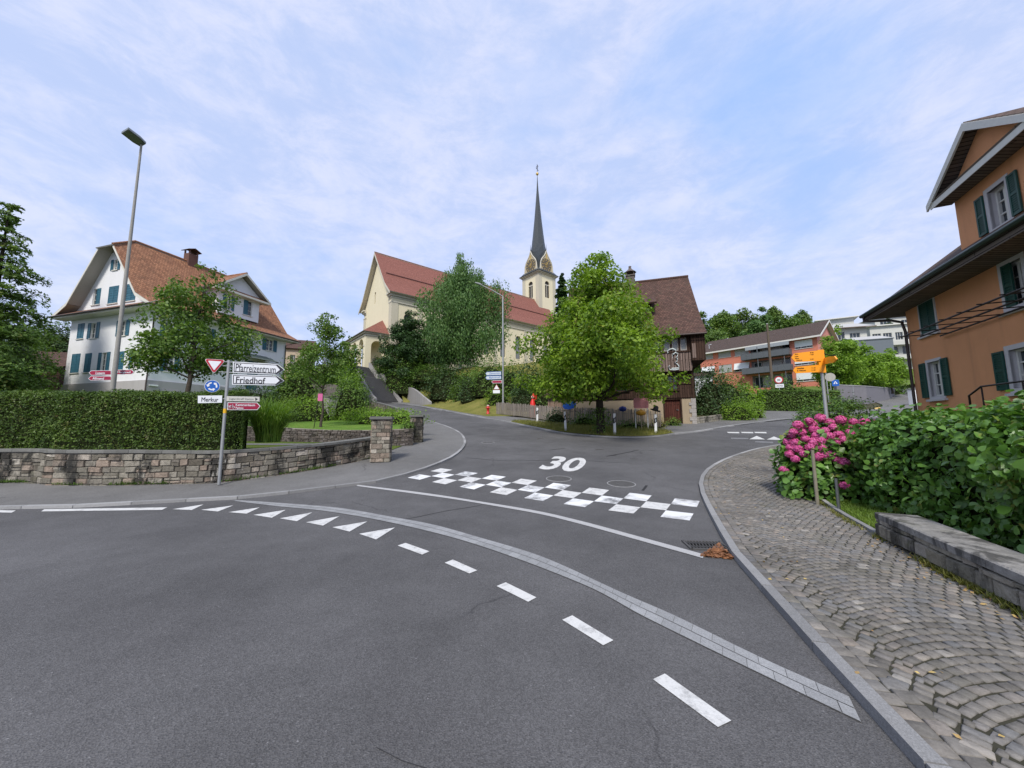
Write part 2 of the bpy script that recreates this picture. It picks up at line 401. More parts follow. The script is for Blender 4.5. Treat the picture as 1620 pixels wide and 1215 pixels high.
def grassmat(name, c1, c2, c3, sc1=.7):
    m = NT(name); a = m.mix(m.ramp(m.noise(sc1, 5, .65), (.35, 0), (.65, 1)), c1, c2); a = m.mix(m.ramp(m.noise(sc1 * 2.7, 5, .7), (.55, 0), (.72, 1)), a, c3)
    f = m.noise(35, 3, .7); a = m.mix(1, a, m.ramp(f, (.3, .55), (.7, 1.35)), 'MULTIPLY'); m.bump(f, .04); return m.fin(a, .95, .1)
def glassm(name, c=(.03, .04, .05), var=.6):
    m = NT(name); n = m.noise(1.4, 2); return m.fin(m.mix(n, sc(c, 1 - var), sc(c, 1 + var)), .08, .6)
def worn(name, c=(.72, .72, .70), wear=(.5, .62), under=(.085, .085, .09), amt=.8, scl=3, big=None):
    m = NT(name); n = m.noise(scl, 8, .78); f = m.math('MULTIPLY', m.ramp(n, (wear[0], 0), (wear[1], 1)), amt)
    if big: f = m.math('MULTIPLY', f, m.ramp(m.noise(big, 1), (.42, 0), (.56, 1)))
    s2 = m.noise(90, 3, .6); a = m.mix(m.ramp(s2, (.3, .25), (.75, 0)), c, sc(c, .55)); a = m.mix(f, a, under); m.bump(s2, .003); return m.fin(a, .75, .3)
# ------------------------------------------------------------------ materials of the ground
M_ASPH = asphalt('asphalt', .100, (1, .985, 1.0), .3); M_ASPH2 = asphalt('pavement_asphalt', .150, (1, .985, .96), .2)
M_PAINT = worn('road_paint', (.60, .60, .585), (.50, .68), amt=.6, scl=7)
M_TILE = worn('worn_paint', (.72, .73, .73), (.40, .60), amt=.85, scl=4, big=1.6)
M_KERB = granite('granite_kerb', (.27, .27, .27)); M_BAND = granite('granite_band', (.27, .275, .28), .12, .15)
M_GRASS = grassmat('grass_ground', (.07, .11, .022), (.11, .15, .03), (.17, .15, .05))
M_DRY = grassmat('dry_grass_ground', (.14, .15, .035), (.22, .20, .06), (.10, .12, .03))
M_SOIL = grassmat('soil', (.06, .06, .035), (.09, .085, .05), (.07, .09, .03))
M_IRON = simple('cast_iron', (.075, .072, .07), .6, .4, 0, .35, 30)
# ------------------------------------------------------------------ terrain
sheet('ground', [(-300, -60), (300, -60), (300, 400), (-300, 400)], M_SOIL, -.03)
KL = gpl([(0, 806), (100, 804.5), (265, 795.5), (342, 792), (375, 790), (440, 783.5), (500, 776), (561, 768.6), (598, 764), (650, 750.5), (687, 738), (719, 723), (734, 709),
          (737, 698), (729, 686), (711, 676.5), (695, 671), (671, 663.5), (645, 655.5), (620, 647), (600, 641.5), (575, 637.5)])
KL = [Vector((-40, 6.6, 0)), Vector((-22, 7.0, 0))] + KL
KLs = even(spline(KL, .25), .5)
far = [gp(540, 634.5), gp(500, 632)]
FR = gpl([(545, 631.5), (600, 635.5), (652, 641.8), (687, 647.6), (736, 656.5), (771, 663), (805, 668.6)])
ISL = gpl([(805, 668.6), (830, 674), (857, 679.5), (895, 686.5), (950, 691.5), (1002, 693), (1044, 691), (1067, 687.5)])
RK = gpl([(1067, 687.5), (1100, 684.3), (1125, 680.5), (1156, 675), (1205, 668.5), (1260, 662.5)]) + [Vector((31, 30.5, 0)), Vector((42, 35, 0)), Vector((52, 43, 0)), Vector((60, 55, 0)), Vector((72, 75, 0))]
RL = [Vector((82, 70, 0)), Vector((70, 50, 0)), Vector((58, 35, 0)), Vector((44, 25, 0)), Vector((30, 20, 0))] + gpl([(1300, 697.5), (1268, 700)])
KR = gpl([(1234.6, 705), (1205, 710), (1178, 717), (1143.7, 729.7), (1118, 745), (1107.5, 760), (1106.8, 776.6), (1118, 805), (1135, 839), (1152, 870), (1169, 896), (1214, 945.7), (1260, 999), (1295, 1041), (1352, 1106), (1413, 1173), (1451.6, 1215)])
KR += [KR[-1] + (KR[-1] - KR[-3]).normalized() * 1.2 + Vector((.1, 0, 0)), Vector((2.9, -1.2, 0)), Vector((5, -6, 0)), Vector((12, -12, 0)), Vector((40, -20, 0))]
KRs = even(spline(KR, .2), .5)
flat = lambda L: [(p.x, p.y) for p in L]
sheet('road', flat(KLs + far + FR + ISL[1:] + RK[1:] + RL + KRs + [Vector((40, -40, 0)), Vector((-60, -40, 0)), Vector((-60, 6.2, 0))]), M_ASPH, 0)
# left pavement
WB = gpl([(0, 767), (60, 769.5), (120, 771), (200, 770.5), (270, 769), (345, 766.5), (430, 756), (520, 741.5), (575, 730), (612, 721.5)])
WB = [Vector((-40, 9.4, 0)), Vector((-22, 9.5, 0))] + WB; WBs = even(spline(WB, .3), .45)
kin = offs(KLs, .10)
PIL1 = Vector((-4.55, 12.95, 0)); PIL2 = gp(657, 702)
i_end = min(range(len(kin)), key=lambda i: (kin[i] - gp(671, 666)).length)
sheet('pavement', flat(kin[:i_end + 1] + [gp(655, 664), PIL2 + Vector((.1, .3, 0)), PIL2 + Vector((-.4, .2, 0)), Vector((-6.4, 15.4, 0)), Vector((-6.4, 12.9, 0))] + WBs[::-1]), M_ASPH2, .05)
ribbon('kerb', even(KLs, 1.0), offs(even(KLs, 1.0), .11), M_KERB, .06, gap=1)
M_DK = simple('tar_seam', (.03, .03, .032), .9, .2)
# right pavement beyond the island, in front of fence and wooden house
FEN = gpl([(771, 656.5), (830, 662), (874, 668.5), (950, 673.5), (1046, 679)])
sheet('pavement', flat([gp(805, 668.6), gp(771, 663), gp(736, 656.5), gp(687, 647.6), gp(652, 641.8)] + [gp(600, 635.5), gp(600, 633), gp(655, 639), gp(700, 645.5), gp(740, 652)] + FEN + [gp(1052, 671.5), gp(1105, 669.5), gp(1160, 662), gp(1206, 657), gp(1208, 650.5), gp(1262, 651.5), Vector((38, 38, 0)), Vector((46, 46, 0)), Vector((56, 58, 0)), Vector((68, 76, 0)), Vector((72, 75, 0))] + RK[::-1]
      + ISL[::-1][1:0:-1]), M_ASPH2, .045)
ribbon('kerb', even(spline(FR[1:], .5), 1), offs(even(spline(FR[1:], .5), 1), .15), M_KERB, .07, gap=1)
rk = even(spline(RK, .5), 1); ribbon('kerb', rk, offs(rk, .15), M_KERB, .07, gap=1)
isl = even(spline(ISL, .4), .8); ribbon('kerb', isl, offs(isl, .13), M_KERB, .07, gap=1)
sheet('grass_verge', flat(offs(spline(ISL, .4), .13) + gpl([(1067, 687), (1050, 682), (1010, 679), (950, 676), (874, 671.5), (825, 666.5)])), M_DRY, .09)
# ------------------------------------------------------------------ painted markings and flush stone lines
DZ = .006
def patch_sheet(name, polys, mat, dz=DZ):
    bm = bmesh.new()
    for P in polys: bm.faces.new([bm.verts.new((p.x, p.y, 0)) for p in P])
    bmesh.ops.triangulate(bm, faces=bm.faces)
    for y in (7, 7.33, 7.66, 8, 8.33, 8.66, 9, 22): bmesh.ops.bisect_plane(bm, geom=bm.verts[:] + bm.edges[:] + bm.faces[:], dist=1e-5, plane_co=(0, y, 0), plane_no=(0, 1, 0))
    for f in bm.faces:
        f.normal_update()
        if f.normal.z < 0: f.normal_flip()
    for v in bm.verts: v.co.z = hgt(v.co.x, v.co.y) + dz
    me = bpy.data.meshes.new(name); bm.to_mesh(me); bm.free(); return tag(link(name, me, mat), kind='structure')
G = lambda *q: gpl([(q[i], q[i + 1]) for i in range(0, len(q), 2)])
for q in ((1033, 1076, 1052, 1067, 1157, 1141.6, 1136, 1152), (889.5, 981.6, 905.4, 974.5, 970.5, 1014, 954.5, 1022), (785.7, 928, 800, 922, 848.7, 946, 835.7, 953),
          (703.5, 891, 716.5, 886, 755, 903, 742.5, 908), (629, 863.7, 641.7, 859.5, 679.5, 873, 667.8, 878)):
    patch_sheet('dash_marking', [G(*q)], M_PAINT)
for q in ((568, 845, 595, 854, 625, 835), (526, 834.6, 553, 841.5, 581, 825.4), (484, 826.7, 511, 832, 537, 817), (442.5, 820.5, 469.6, 825, 494, 811), (401, 815, 430, 819.6, 452, 807),
          (361, 810.7, 390, 813, 411, 803), (318, 807, 344.4, 809.6, 369, 800), (273, 806, 303, 807.3, 322, 798.4)):
    patch_sheet('give_way_tooth', [G(*q)], M_PAINT)
patch_sheet('edge_line', [G(65, 809.5, 70, 806.2, 264.7, 803, 256, 807)], M_PAINT)
patch_sheet('edge_line', [G(-40, 810, -40, 806.5, 25, 808, 18, 811.5)], M_PAINT)
for q in ((1190, 692.5, 1198, 690, 1211, 695), (1213, 694.3, 1225, 691, 1238, 696)): pass
patch_sheet('give_way_tooth', [G(1185.5, 695, 1197, 689.7, 1210.5, 695.3)], M_PAINT); patch_sheet('give_way_tooth', [G(1213, 695.5, 1224.5, 690.7, 1238.5, 696.2)], M_PAINT)
for a in (1150, 1172, 1193): patch_sheet('dash_marking', [G(a, 683.4, a + 19, 683.6, a + 20, 685.6, a + 2, 685.2)], M_PAINT)
M_OLD = worn('old_marking', (.22, .22, .225), (.4, .7))
patch_sheet('old_marking', [G(1156, 692.5, 1184, 693, 1184, 695, 1157, 694.5), G(1194, 698, 1223, 699, 1223, 701, 1195, 700)], M_OLD)
M_YEL = worn('yellow_paint', (.62, .42, .12), (.5, .7), amt=.5)
patch_sheet('zebra_crossing', [G(a, b, a + 16, b - 2, a + 19, b, a + 3, b + 2.2) for a, b in ((1382, 645.5), (1402, 643.5), (1422, 641.5))], M_YEL, .01)
q = G(697, 741, 1107, 793, 1091, 824, 645, 756); tl, tr, br_, bl = q
bil = lambda u, v: (tl.lerp(tr, u)).lerp(bl.lerp(br_, u), v)
for i in range(15):
    for j in range(3):
        if (i + j) % 2 == 0: patch_sheet('checker_tile', [[bil(i / 15, j / 3), bil((i + 1) / 15, j / 3), bil((i + 1) / 15, (j + 1) / 3), bil(i / 15, (j + 1) / 3)]], M_PAINT if (i * 3 + j) % 5 in (0, 3) else M_TILE, DZ)
# granite band (two rows) and concrete line
up_ = spline(G(372, 791.5, 440, 796, 539, 804.4, 629, 820, 687, 831, 755, 850, 856, 881, 982, 938, 1066, 974.5, 1191, 1036, 1283, 1077.7, 1344, 1104.5), .2)
lo_ = spline(G(366, 792.5, 440, 801.5, 514, 809, 600, 823.5, 709, 849, 814, 883, 940, 933, 1000, 967, 1134, 1033.7, 1268, 1098.8, 1363, 1144.5), .2)
n_ = 64; up_ = even(up_, 1); lo_ = even(lo_, 1)
def res(p, n):
    L = [0]
    for a, b in zip(p, p[1:]): L.append(L[-1] + (b - a).length)
    out = []; j = 0
    for k in range(n + 1):
        s = L[-1] * k / n
        while j < len(L) - 2 and L[j + 1] < s: j += 1
        out.append(p[j].lerp(p[j + 1], (s - L[j]) / max(1e-9, L[j + 1] - L[j])))
    return out
A_, B_ = res(spline(G(372, 791.5, 440, 796, 539, 804.4, 629, 820, 687, 831, 755, 850, 856, 881, 982, 938, 1066, 974.5, 1191, 1036, 1283, 1077.7, 1344, 1104.5), .2), n_), res(spline(G(366, 792.5, 440, 801.5, 514, 809, 600, 823.5, 709, 849, 814, 883, 940, 933, 1000, 967, 1134, 1033.7, 1268, 1098.8, 1363, 1144.5), .2), n_)
polys = []
for k in range(n_):
    for r in range(2):
        t0, t1 = r * .5 + (.02 if r else 0), r * .5 + (.48 if not r else .5)
        k0 = k + (.0 if r else .0); g0 = .012
        a, b = A_[k].lerp(A_[k + 1], g0), A_[k].lerp(A_[k + 1], 1 - g0); c, d = B_[k].lerp(B_[k + 1], g0), B_[k].lerp(B_[k + 1], 1 - g0)
        if r and k + 1 == n_: a, c = A_[k].lerp(A_[k + 1], .52), B_[k].lerp(B_[k + 1], .52)
        if r and k + 1 < n_:
            a, b = A_[k].lerp(A_[k + 1], .5), A_[k + 1].lerp(A_[k + 2] if k + 2 <= n_ else A_[k + 1], .48); c, d = B_[k].lerp(B_[k + 1], .5), B_[k + 1].lerp(B_[k + 2] if k + 2 <= n_ else B_[k + 1], .48)
        polys.append([a.lerp(c, t0), b.lerp(d, t0), b.lerp(d, t1), a.lerp(c, t1)])
patch_sheet('band_joint', [[a for a in A_] + [b for b in B_[::-1]]], simple('mortar', (.13, .13, .13), .9, .2), .004)
patch_sheet('granite_band', polys, M_BAND, .009)
U2 = spline(G(562, 767, 662, 779, 736, 790, 840, 807, 914, 823.5, 1027, 854, 1114, 878), .3); L2 = spline(G(566, 769.5, 662, 782.3, 736, 793, 840, 811, 914, 828.5, 1027, 860, 1112, 884), .3)
patch_sheet('gutter_line', [U2 + L2[::-1]], granite('pale_concrete', (.42, .42, .42), .1, .1), .008)
# tar seams and patches in the asphalt
def seam(pts, w=.012):
    p = spline(gpl(pts), .3); p = [a + Vector((random.uniform(-.02, .02), random.uniform(-.02, .02), 0)) for a in p]
    patch_sheet('tar_seam', [offs(p, w) + offs(p, -w)[::-1]], M_DK, .005)
seam([(737, 724), (800, 729), (900, 728), (1000, 733)]); seam([(640, 822), (720, 806), (760, 800)], .008); seam([(560, 700), (640, 722), (716, 727)]); seam([(672, 703), (655, 716)]); seam([(600, 1180), (640, 1200), (690, 1215)], .002)
for a, b in (((1024, 768), (1016, 776)), ((960, 722), (1010, 712)), ((870, 712), (895, 709)), ((960, 722), (975, 720))): seam([a, ((a[0] + b[0]) / 2 + 2, (a[1] + b[1]) / 2), b], .03)
# the number 30
def text_mesh(body, size=1., bold=0., extrude=0., align='LEFT'):
    c = bpy.data.curves.new('t', 'FONT'); c.body = body; c.size = size; c.offset = bold; c.extrude = extrude; c.align_x = align; c.resolution_u = 4
    o = bpy.data.objects.new('t', c); COL.objects.link(o); dg = bpy.context.evaluated_depsgraph_get(); dg.update()
    me = bpy.data.meshes.new_from_object(o.evaluated_get(dg)); bpy.data.objects.remove(o); return me
def fit_text(body, O, X, Y, w, h, bold=.0, N=None, off=0, extrude=0):
    """text filling width w along X and height h along Y from O (lower left)"""
    me = text_mesh(body, 1, bold, extrude); co = [v.co.copy() for v in me.vertices]
    x0, x1 = min(c.x for c in co), max(c.x for c in co); y0, y1 = min(c.y for c in co), max(c.y for c in co)
    X, Y, O = Vector(X), Vector(Y), Vector(O); N = X.cross(Y).normalized() if N is None else Vector(N)
    for v in me.vertices: v.co = O + X * ((v.co.x - x0) / (x1 - x0) * w) + Y * ((v.co.y - y0) / (y1 - y0) * h) + N * (off + v.co.z)
    return me
O = gp(850, 742); Xv = gp(916, 747.5) - O; Yv = gp(882, 722) - gp(856, 742.5); zz = hgt(O.x, O.y)
me = fit_text('30', (O.x, O.y, 0), (Xv.x, Xv.y, 0), (Yv.x, Yv.y, 0), 1, 1, .025, (0, 0, 1))
for v in me.vertices: v.co.z = hgt(v.co.x, v.co.y) + .006
o = link('speed_number', me, M_PAINT); tag(o, kind='structure'); o.name = 'road_number'
# manhole covers, drain
def manhole(px, py, r, lab):
    c = gp(px, py); ns = .085 if c.y > 8 else 0; mb = MB()
    T = Matrix.Translation(Vector((c.x, c.y, hgt(c.x, c.y)))) @ Matrix.Rotation(math.atan(ns), 4, 'X'); mb.T = T
    mb.lathe((0, 0, -.02), [(r * 1.06, 0), (r * 1.06, .028), (r * .99, .028), (r * .99, .02)], 40, 0, False)
    t = thing('manhole_cover', T.translation, lab, 'manhole cover', 'round manhole covers in the road')
    mb.build('rim', M_KERB, t)
    mb = MB(); mb.T = T; mb.lathe((0, 0, -.02), [(r * .97, 0), (r * .97, .027), (r * .9, .030), (.06, .030), (.05, .034), (.03, .034)], 40, 0, False)
    for k in range(10):
        q = 2 * math.pi * k / 10; mb.box((math.cos(q) * r * .6, math.sin(q) * r * .6, .0115), (r * .4, .02, .004), 0, q)
    mb.build('lid', M_IRON, t)
manhole(884, 757.5, .33, 'iron manhole cover just below the painted number 30, nearest to it'); manhole(983, 765.5, .34, 'iron manhole cover right of the number 30, above the checkered strip')
manhole(772, 700, .3, 'small far manhole cover in the road near the bend of the left pavement')
for px, py, w in ((948.5, 711, .3), (1002.5, 726, .22), (855, 694, .32)):
    c = gp(px, py); mb = MB(); z = hgt(c.x, c.y); mb.T = Matrix.Translation((c.x, c.y, z)) @ Matrix.Rotation(math.atan(.085), 4, 'X')
    mb.box((0, 0, 0), (w, w * .6, .02)); mb.box((0, 0, .011), (w * .6, w * .3, .006))
    tag(mb.build('valve_cover', M_IRON), {948.5: 'small rectangular valve cover in the road between number 30 and the island', 1002.5: 'tiny valve cover in the road right of number 30', 855: 'valve cover in the road close to the island kerb'}[px], 'valve cover')
c = gp(1117, 864); t = thing('storm_drain', (c.x, c.y, hgt(c.x, c.y)), 'cast iron storm drain grate with wavy bars beside the cobbled pavement kerb', 'drain grate')
d1 = (gp(1097, 857) - gp(1133, 858)).normalized(); mb = MB(); ang = math.atan2(-d1.y, -d1.x)
mb.T = Matrix.Translation(Vector((c.x, c.y, hgt(c.x, c.y)))) @ Matrix.Rotation(ang, 4, 'Z')
mb.box((0, 0, .002), (.5, .34, .006)); mb.build('pit', simple('pit_shade_black', (.01, .01, .01), .9, .1), t)  # thin black sheet under the bars, the shade of the pit put into its colour
mb2 = MB(); mb2.T = mb.T
for s_ in (-1, 1): mb2.box((s_ * .25, 0, .01), (.03, .37, .024)); mb2.box((0, s_ * .17, .01), (.5, .03, .024))
for k in range(11):
    x = -.21 + k * .042; mb2.tube([(x + .012 * math.sin(a * 1.6), -.16 + a * .04, .016) for a in range(9)], .009, 5)
mb2.build('grate', M_IRON, t)
# ------------------------------------------------------------------ cobbled pavement on the right
BED = gpl([(1243, 745), (1262, 761), (1292, 791), (1331.6, 820.5), (1368, 842), (1392.5, 857)]); WR = gpl([(1392.5, 857), (1430, 876.5), (1480, 906), (1529, 932.5), (1572, 954), (1620, 982)])
WR += [WR[-1] + (WR[-1] - WR[-3]).normalized() * d for d in (1.2, 3.5)]
BK = gpl([(1236, 712), (1236, 725), (1240, 740)])
kin = offs(KRs, .09)
i0 = 0; i1 = next(i for i, p in enumerate(kin) if p.y < -1)
area = kin[i0:i1 + 1] + [Vector((6.5, -1.2, 0))] + WR[::-1] + BED[::-1] + BK[::-1]
CZ = .05
sheet('cobble_bed', flat(area), simple('cobble_joint', (.045, .044, .032), .95, .1, 0, .5, 4), CZ + .002)
ke = even(spline(KR, .2), 1.0); ribbon('kerb', ke, offs(ke, .095), M_KERB, CZ + .022, drop=.2, gap=1)
def inside(p, poly):
    c = False; n = len(poly); x, y = p
    for i in range(n):
        a, b = poly[i], poly[(i + 1) % n]
        if (a[1] > y) != (b[1] > y) and x < (b[0] - a[0]) * (y - a[1]) / (b[1] - a[1]) + a[0]: c = not c
    return c
af = flat(area); CV = []; CF = []
def cobble(cx, cy, ux, uy, lu, lv):
    """u along the row"""
    b = len(CV); z = hgt(cx, cy) + CZ; tz = .012 + random.uniform(-.003, .003); tx, ty = random.uniform(-.02, .02), random.uniform(-.02, .02)
    j = lambda: random.uniform(-.006, .006)
    for (s, h) in ((1., -.01), (.985, tz - .005), (.86, tz)):
        for a, c in ((-1, -1), (1, -1), (1, 1), (-1, 1)):
            du, dv = a * lu / 2 * s, c * lv / 2 * s
            if s == 1.: q = [j(), j()]; CJ[(a, c)] = q
            q = CJ[(a, c)]; X = cx + ux * du - uy * dv + q[0]; Y = cy + uy * du + ux * dv + q[1]
            CV.append((X, Y, z + h + (tx * du + ty * dv if h > 0 else 0)))
    for k in range(2):
        for a in range(4): CF.append((b + k * 4 + a, b + k * 4 + (a + 1) % 4, b + k * 4 + 4 + (a + 1) % 4, b + k * 4 + 4 + a))
    CF.append((b + 8, b + 9, b + 10, b + 11))
CJ = {}
rows = [offs(KRs, .095 + .055), offs(KRs, .095 + .16)]
for r_ in rows:
    rr = even(r_, .115)
    for a, b in zip(rr, rr[1:]):
        m_ = (a + b) / 2; t_ = (b - a).normalized()
        if m_.y < -.5: break
        if (b - a).length > .05: cobble(m_.x, m_.y, t_.x, t_.y, .108, .102)
area2 = flat([p for p in offs(KRs, .095 + .195)[i0:i1 + 1]] + [Vector((6.5, -1.2, 0))] + WR[::-1] + BED[::-1] + BK[::-1])
ax = (gp(1143, 850) - gp(1451, 1215)); ax.z = 0; ax.normalize(); ay = Vector((ax.y, -ax.x, 0)); O0 = gp(1451, 1215); O0.z = 0
Wc = 1.9; PH = R(43); Rr = Wc / 2 / math.sin(PH); rs = .09
for ci in range(-3, 7):
    for k in range(-40, 190):
        n = 20; st = 2 * PH / n; cells = [(-PH + s * st, -PH + (s + 1) * st) for s in range(n)] if k % 2 else [(-PH, -PH + st / 2)] + [(-PH + (s + .5) * st, -PH + (s + 1.5) * st) for s in range(n - 1)] + [(PH - st / 2, PH)]
        jit = [0] + [random.uniform(-.12, .12) * st for _ in cells[1:]] + [0]
        for ic_, (pa_, pb_) in enumerate(cells):
            pa_ += jit[ic_]; pb_ += jit[ic_ + 1]; ph = (pa_ + pb_) / 2
            u = ci * Wc + 1.38 + Rr * math.sin(ph); v = k * rs + Rr * math.cos(ph)
            p = O0 + ay * u + ax * v
            if p.y < .6 or p.y > 17 or p.x < 1.5: continue
            if inside((p.x, p.y), area2):
                t_ = ay * math.cos(ph) - ax * math.sin(ph)
                cobble(p.x, p.y, t_.x, t_.y, Rr * (pb_ - pa_) - .014, rs * math.cos(ph) - .012)
M_COB = NT('cobblestone'); m = M_COB
r_ = m.ramp(m.pos.outputs['Random Per Island'], (0, (.12, .112, .10)), (.3, (.165, .155, .14)), (.55, (.19, .175, .155)), (.78, (.15, .15, .15)), (.95, (.22, .19, .16)), (1, (.28, .265, .24)))
a_ = m.mix(1, r_, m.ramp(m.noise(25, 5, .7), (.25, .65), (.75, 1.25)), 'MULTIPLY'); a_ = m.mix(1, a_, m.ramp(m.noise(.8, 4, .6), (.3, .8), (.7, 1.2)), 'MULTIPLY')
a_ = m.mix(m.math('MULTIPLY', m.ramp(m.noise(1.3, 6, .7), (.56, 0), (.72, 1)), .35), a_, (.09, .09, .05))
m.bump(m.noise(40, 4), .004); M_COB = m.fin(a_, .8, .25)
V_ = np.array(CV); F_ = np.array(CF)
me = np_mesh('cobblestones', V_, F_, M_COB); tag(me, kind='structure')
print('cobbles', len(CF) // 9)
# bed edging and right lawn bed
def hb(x, y): return hgt(x, y) + .05
eds = even(spline(BED + [], .2), .6); ribbon('edging', eds, offs(eds, .07), M_KERB, CZ + .05, gap=1)
sheet('lawn', flat(offs(eds, .07) + [Vector((5.9, 5.2, 0)), Vector((30, 2, 0)), Vector((30, 18.5, 0)), Vector((16, 17, 0))] + BK[:1] + BK[1:]), M_GRASS, CZ + .03)
# ------------------------------------------------------------------ stone walls
ST_L = ((0, (.11, .095, .075)), (.2, (.20, .185, .15)), (.42, (.31, .285, .235)), (.6, (.17, .155, .13)), (.8, (.30, .235, .185)), (1, (.44, .41, .35)))
M_ST1 = stones('sandstone', ST_L, .92, .35, .6, .05, .95, 9); M_MORT = simple('mortar_joint', (.27, .25, .21), .95, .1, 0, .4, 5, .01); M_CAP = granite('coping_stone', (.15, .15, .14), .2, .5)
ST_R = ((0, (.16, .15, .12)), (.4, (.28, .26, .22)), (.7, (.22, .20, .155)), (1, (.34, .31, .27)))
M_ST2 = stones('grey_sandstone', ST_R, .8, .7, .35, .06, 1.3, 6); M_CAP2 = stones('grey_coping', ((0, (.20, .195, .18)), (1, (.27, .26, .245))), .7, .5, .25, .035, 1.6, 8)
def stone_wall(name, path, zb, zt, thick, side, mats, label, cat='stone wall', row=(.10, .17), wid=(.18, .42), cap=(.07, .05), capw=None, seed=1, inner=True, stagger=True):
    """path: plan polyline at the front face; zb, zt: functions of the path fraction point -> z; side: +1 thickness to the left of travel"""
    rnd = random.Random(seed); n = len(path); L = [0]
    for a, b in zip(path, path[1:]): L.append(L[-1] + (Vector((b.x - a.x, b.y - a.y, 0))).length)
    def P(s):
        s = max(0, min(L[-1] - 1e-6, s)); j = max(i for i in range(n - 1) if L[i] <= s); t = (s - L[j]) / (L[j + 1] - L[j]); d = path[j + 1] - path[j]; d.z = 0; d.normalize()
        q = path[j].lerp(path[j + 1], t); return Vector((q.x, q.y, 0)), d, Vector((-d.y, d.x, 0)) * side
    core = MB(); ns = max(2, int(L[-1] / .4)); ins = .02
    for k in range(ns):
        (p0, d0, i0), (p1, d1, i1) = P(L[-1] * k / ns), P(L[-1] * (k + 1) / ns)
        pts = []
        for p, i_ in ((p0, i0), (p1, i1)):
            pts += [p + i_ * ins + Vector((0, 0, zb(p) - .15)), p + i_ * (thick - ins) + Vector((0, 0, zb(p) - .15)), p + i_ * (thick - ins) + Vector((0, 0, zt(p))), p + i_ * ins + Vector((0, 0, zt(p)))]
        core.mesh(pts, [(0, 4, 7, 3), (1, 2, 6, 5), (3, 7, 6, 2)] + ([(0, 3, 2, 1)] if k == 0 else []) + ([(4, 5, 6, 7)] if k == ns - 1 else []), 1)
    faces = [(1, 0, thick)]
    if inner: faces.append((-1, thick, 0))
    for sgn, off, _ in faces:
        H = max(zt(P(L[-1] * k / 8)[0]) - zb(P(L[-1] * k / 8)[0]) for k in range(9)); z = -.08
        while z < H - .02:
            rh = rnd.uniform(*row); s = rnd.uniform(-.2, 0)
            while s < L[-1]:
                w = rnd.uniform(*wid); a, b = max(0, s), min(L[-1], s + w); s += w
                if b - a < .05: continue
                sub = [(z, z + rh)] if (not stagger or rnd.random() > .18) else [(z, z + rh * .5), (z + rh * .5, z + rh)]
                for z0, z1 in sub:
                    pa, da, ia = P(a + .008); pb, db, ib = P(b - .008); g = .007
                    za, zb_ = zb(pa), zb(pb); ta, tb = zt(pa), zt(pb)
                    if z0 + za > ta - .03 or z0 + zb_ > tb - .03: continue
                    q = [za + z0 + g, zb_ + z0 + g, min(zb_ + z1 - g, tb - .004), min(za + z1 - g, ta - .004)]
                    dp = rnd.uniform(.0, .04); o = off if sgn == 1 else off
                    oo = (lambda i_, e: i_ * (0 if sgn == 1 else thick) + i_ * (-e if sgn == 1 else e))
                    base_ = [pa, pb, pb, pa]; ii = [ia, ib, ib, ia]; ctr = (pa + pb) / 2; zc = sum(q) / 4
                    jt = [Vector((0, 0, rnd.uniform(-.012, .012))) for _ in range(4)]
                    A = [base_[k] + oo(ii[k], -.022) + Vector((0, 0, q[k])) + jt[k] for k in range(4)]
                    B = [base_[k] + oo(ii[k], dp * .4) + Vector((0, 0, q[k])) + jt[k] for k in range(4)]
                    C_ = [(base_[k].lerp(ctr, .09)) + oo(ii[k], dp + .012) + Vector((0, 0, q[k] + (zc - q[k]) * .16)) + jt[k] for k in range(4)]
                    core.mesh(A + B + C_, [(k, (k + 1) % 4, 4 + (k + 1) % 4, 4 + k) for k in range(4)] + [(4 + k, 4 + (k + 1) % 4, 8 + (k + 1) % 4, 8 + k) for k in range(4)] + [(8, 9, 10, 11)], 0)
            z += rh
    p_ = P(L[-1] / 2)[0]
    root = thing(name, (p_.x, p_.y, zb(p_)), label, cat)
    core.build('masonry', mats[:2], root)
    if cap:
        ch, ov = cap; cb = MB(); cl = rnd.uniform(.7, .9); k = 0; s = 0; tw = thick if capw is None else capw
        while s < L[-1] - .01:
            e = min(L[-1], s + rnd.uniform(.7, 1.1)); 
            if L[-1] - e < .3: e = L[-1]
            nn = max(1, int((e - s) / .3))
            for q in range(nn):
                a = s + (e - s) * q / nn + (.004 if q == 0 else 0); b = s + (e - s) * (q + 1) / nn - (.004 if q == nn - 1 else 0)
                (pa, da, ia), (pb, db, ib) = P(a), P(b); pts = []
                for p, i_ in ((pa, ia), (pb, ib)):
                    z = zt(p); pts += [p - i_ * ov + Vector((0, 0, z)), p + i_ * (tw + ov) + Vector((0, 0, z)), p + i_ * (tw + ov) + Vector((0, 0, z + ch)), p - i_ * ov + Vector((0, 0, z + ch)), p - i_ * (ov - .02) + Vector((0, 0, z + ch + .012))]
                cb.mesh(pts, [(0, 5, 8, 3), (1, 2, 7, 6), (3, 8, 9, 4), (4, 9, 7, 2), (0, 1, 6, 5), (0, 3, 4, 2, 1), (5, 6, 7, 9, 8)], 0)
            s = e
        me = cb.build('coping', mats[2], root)
        bm = bmesh.new(); bm.from_mesh(me.data); bmesh.ops.recalc_face_normals(bm, faces=bm.faces); bm.to_mesh(me.data); bm.free()
    bm = bmesh.new(); o = root.children[0]; bm.from_mesh(o.data); bmesh.ops.recalc_face_normals(bm, faces=bm.faces); bm.to_mesh(o.data); bm.free()
    return root
W1 = [p for p in WBs if p.x > -24 and p.x < -4.7]
zb1 = lambda p: hgt(p.x, p.y) + .045
WTOP = lambda p: hgt(p.x, p.y) + .07 + (.80 if p.x < -10 else .80 - .03 * (p.x + 10))
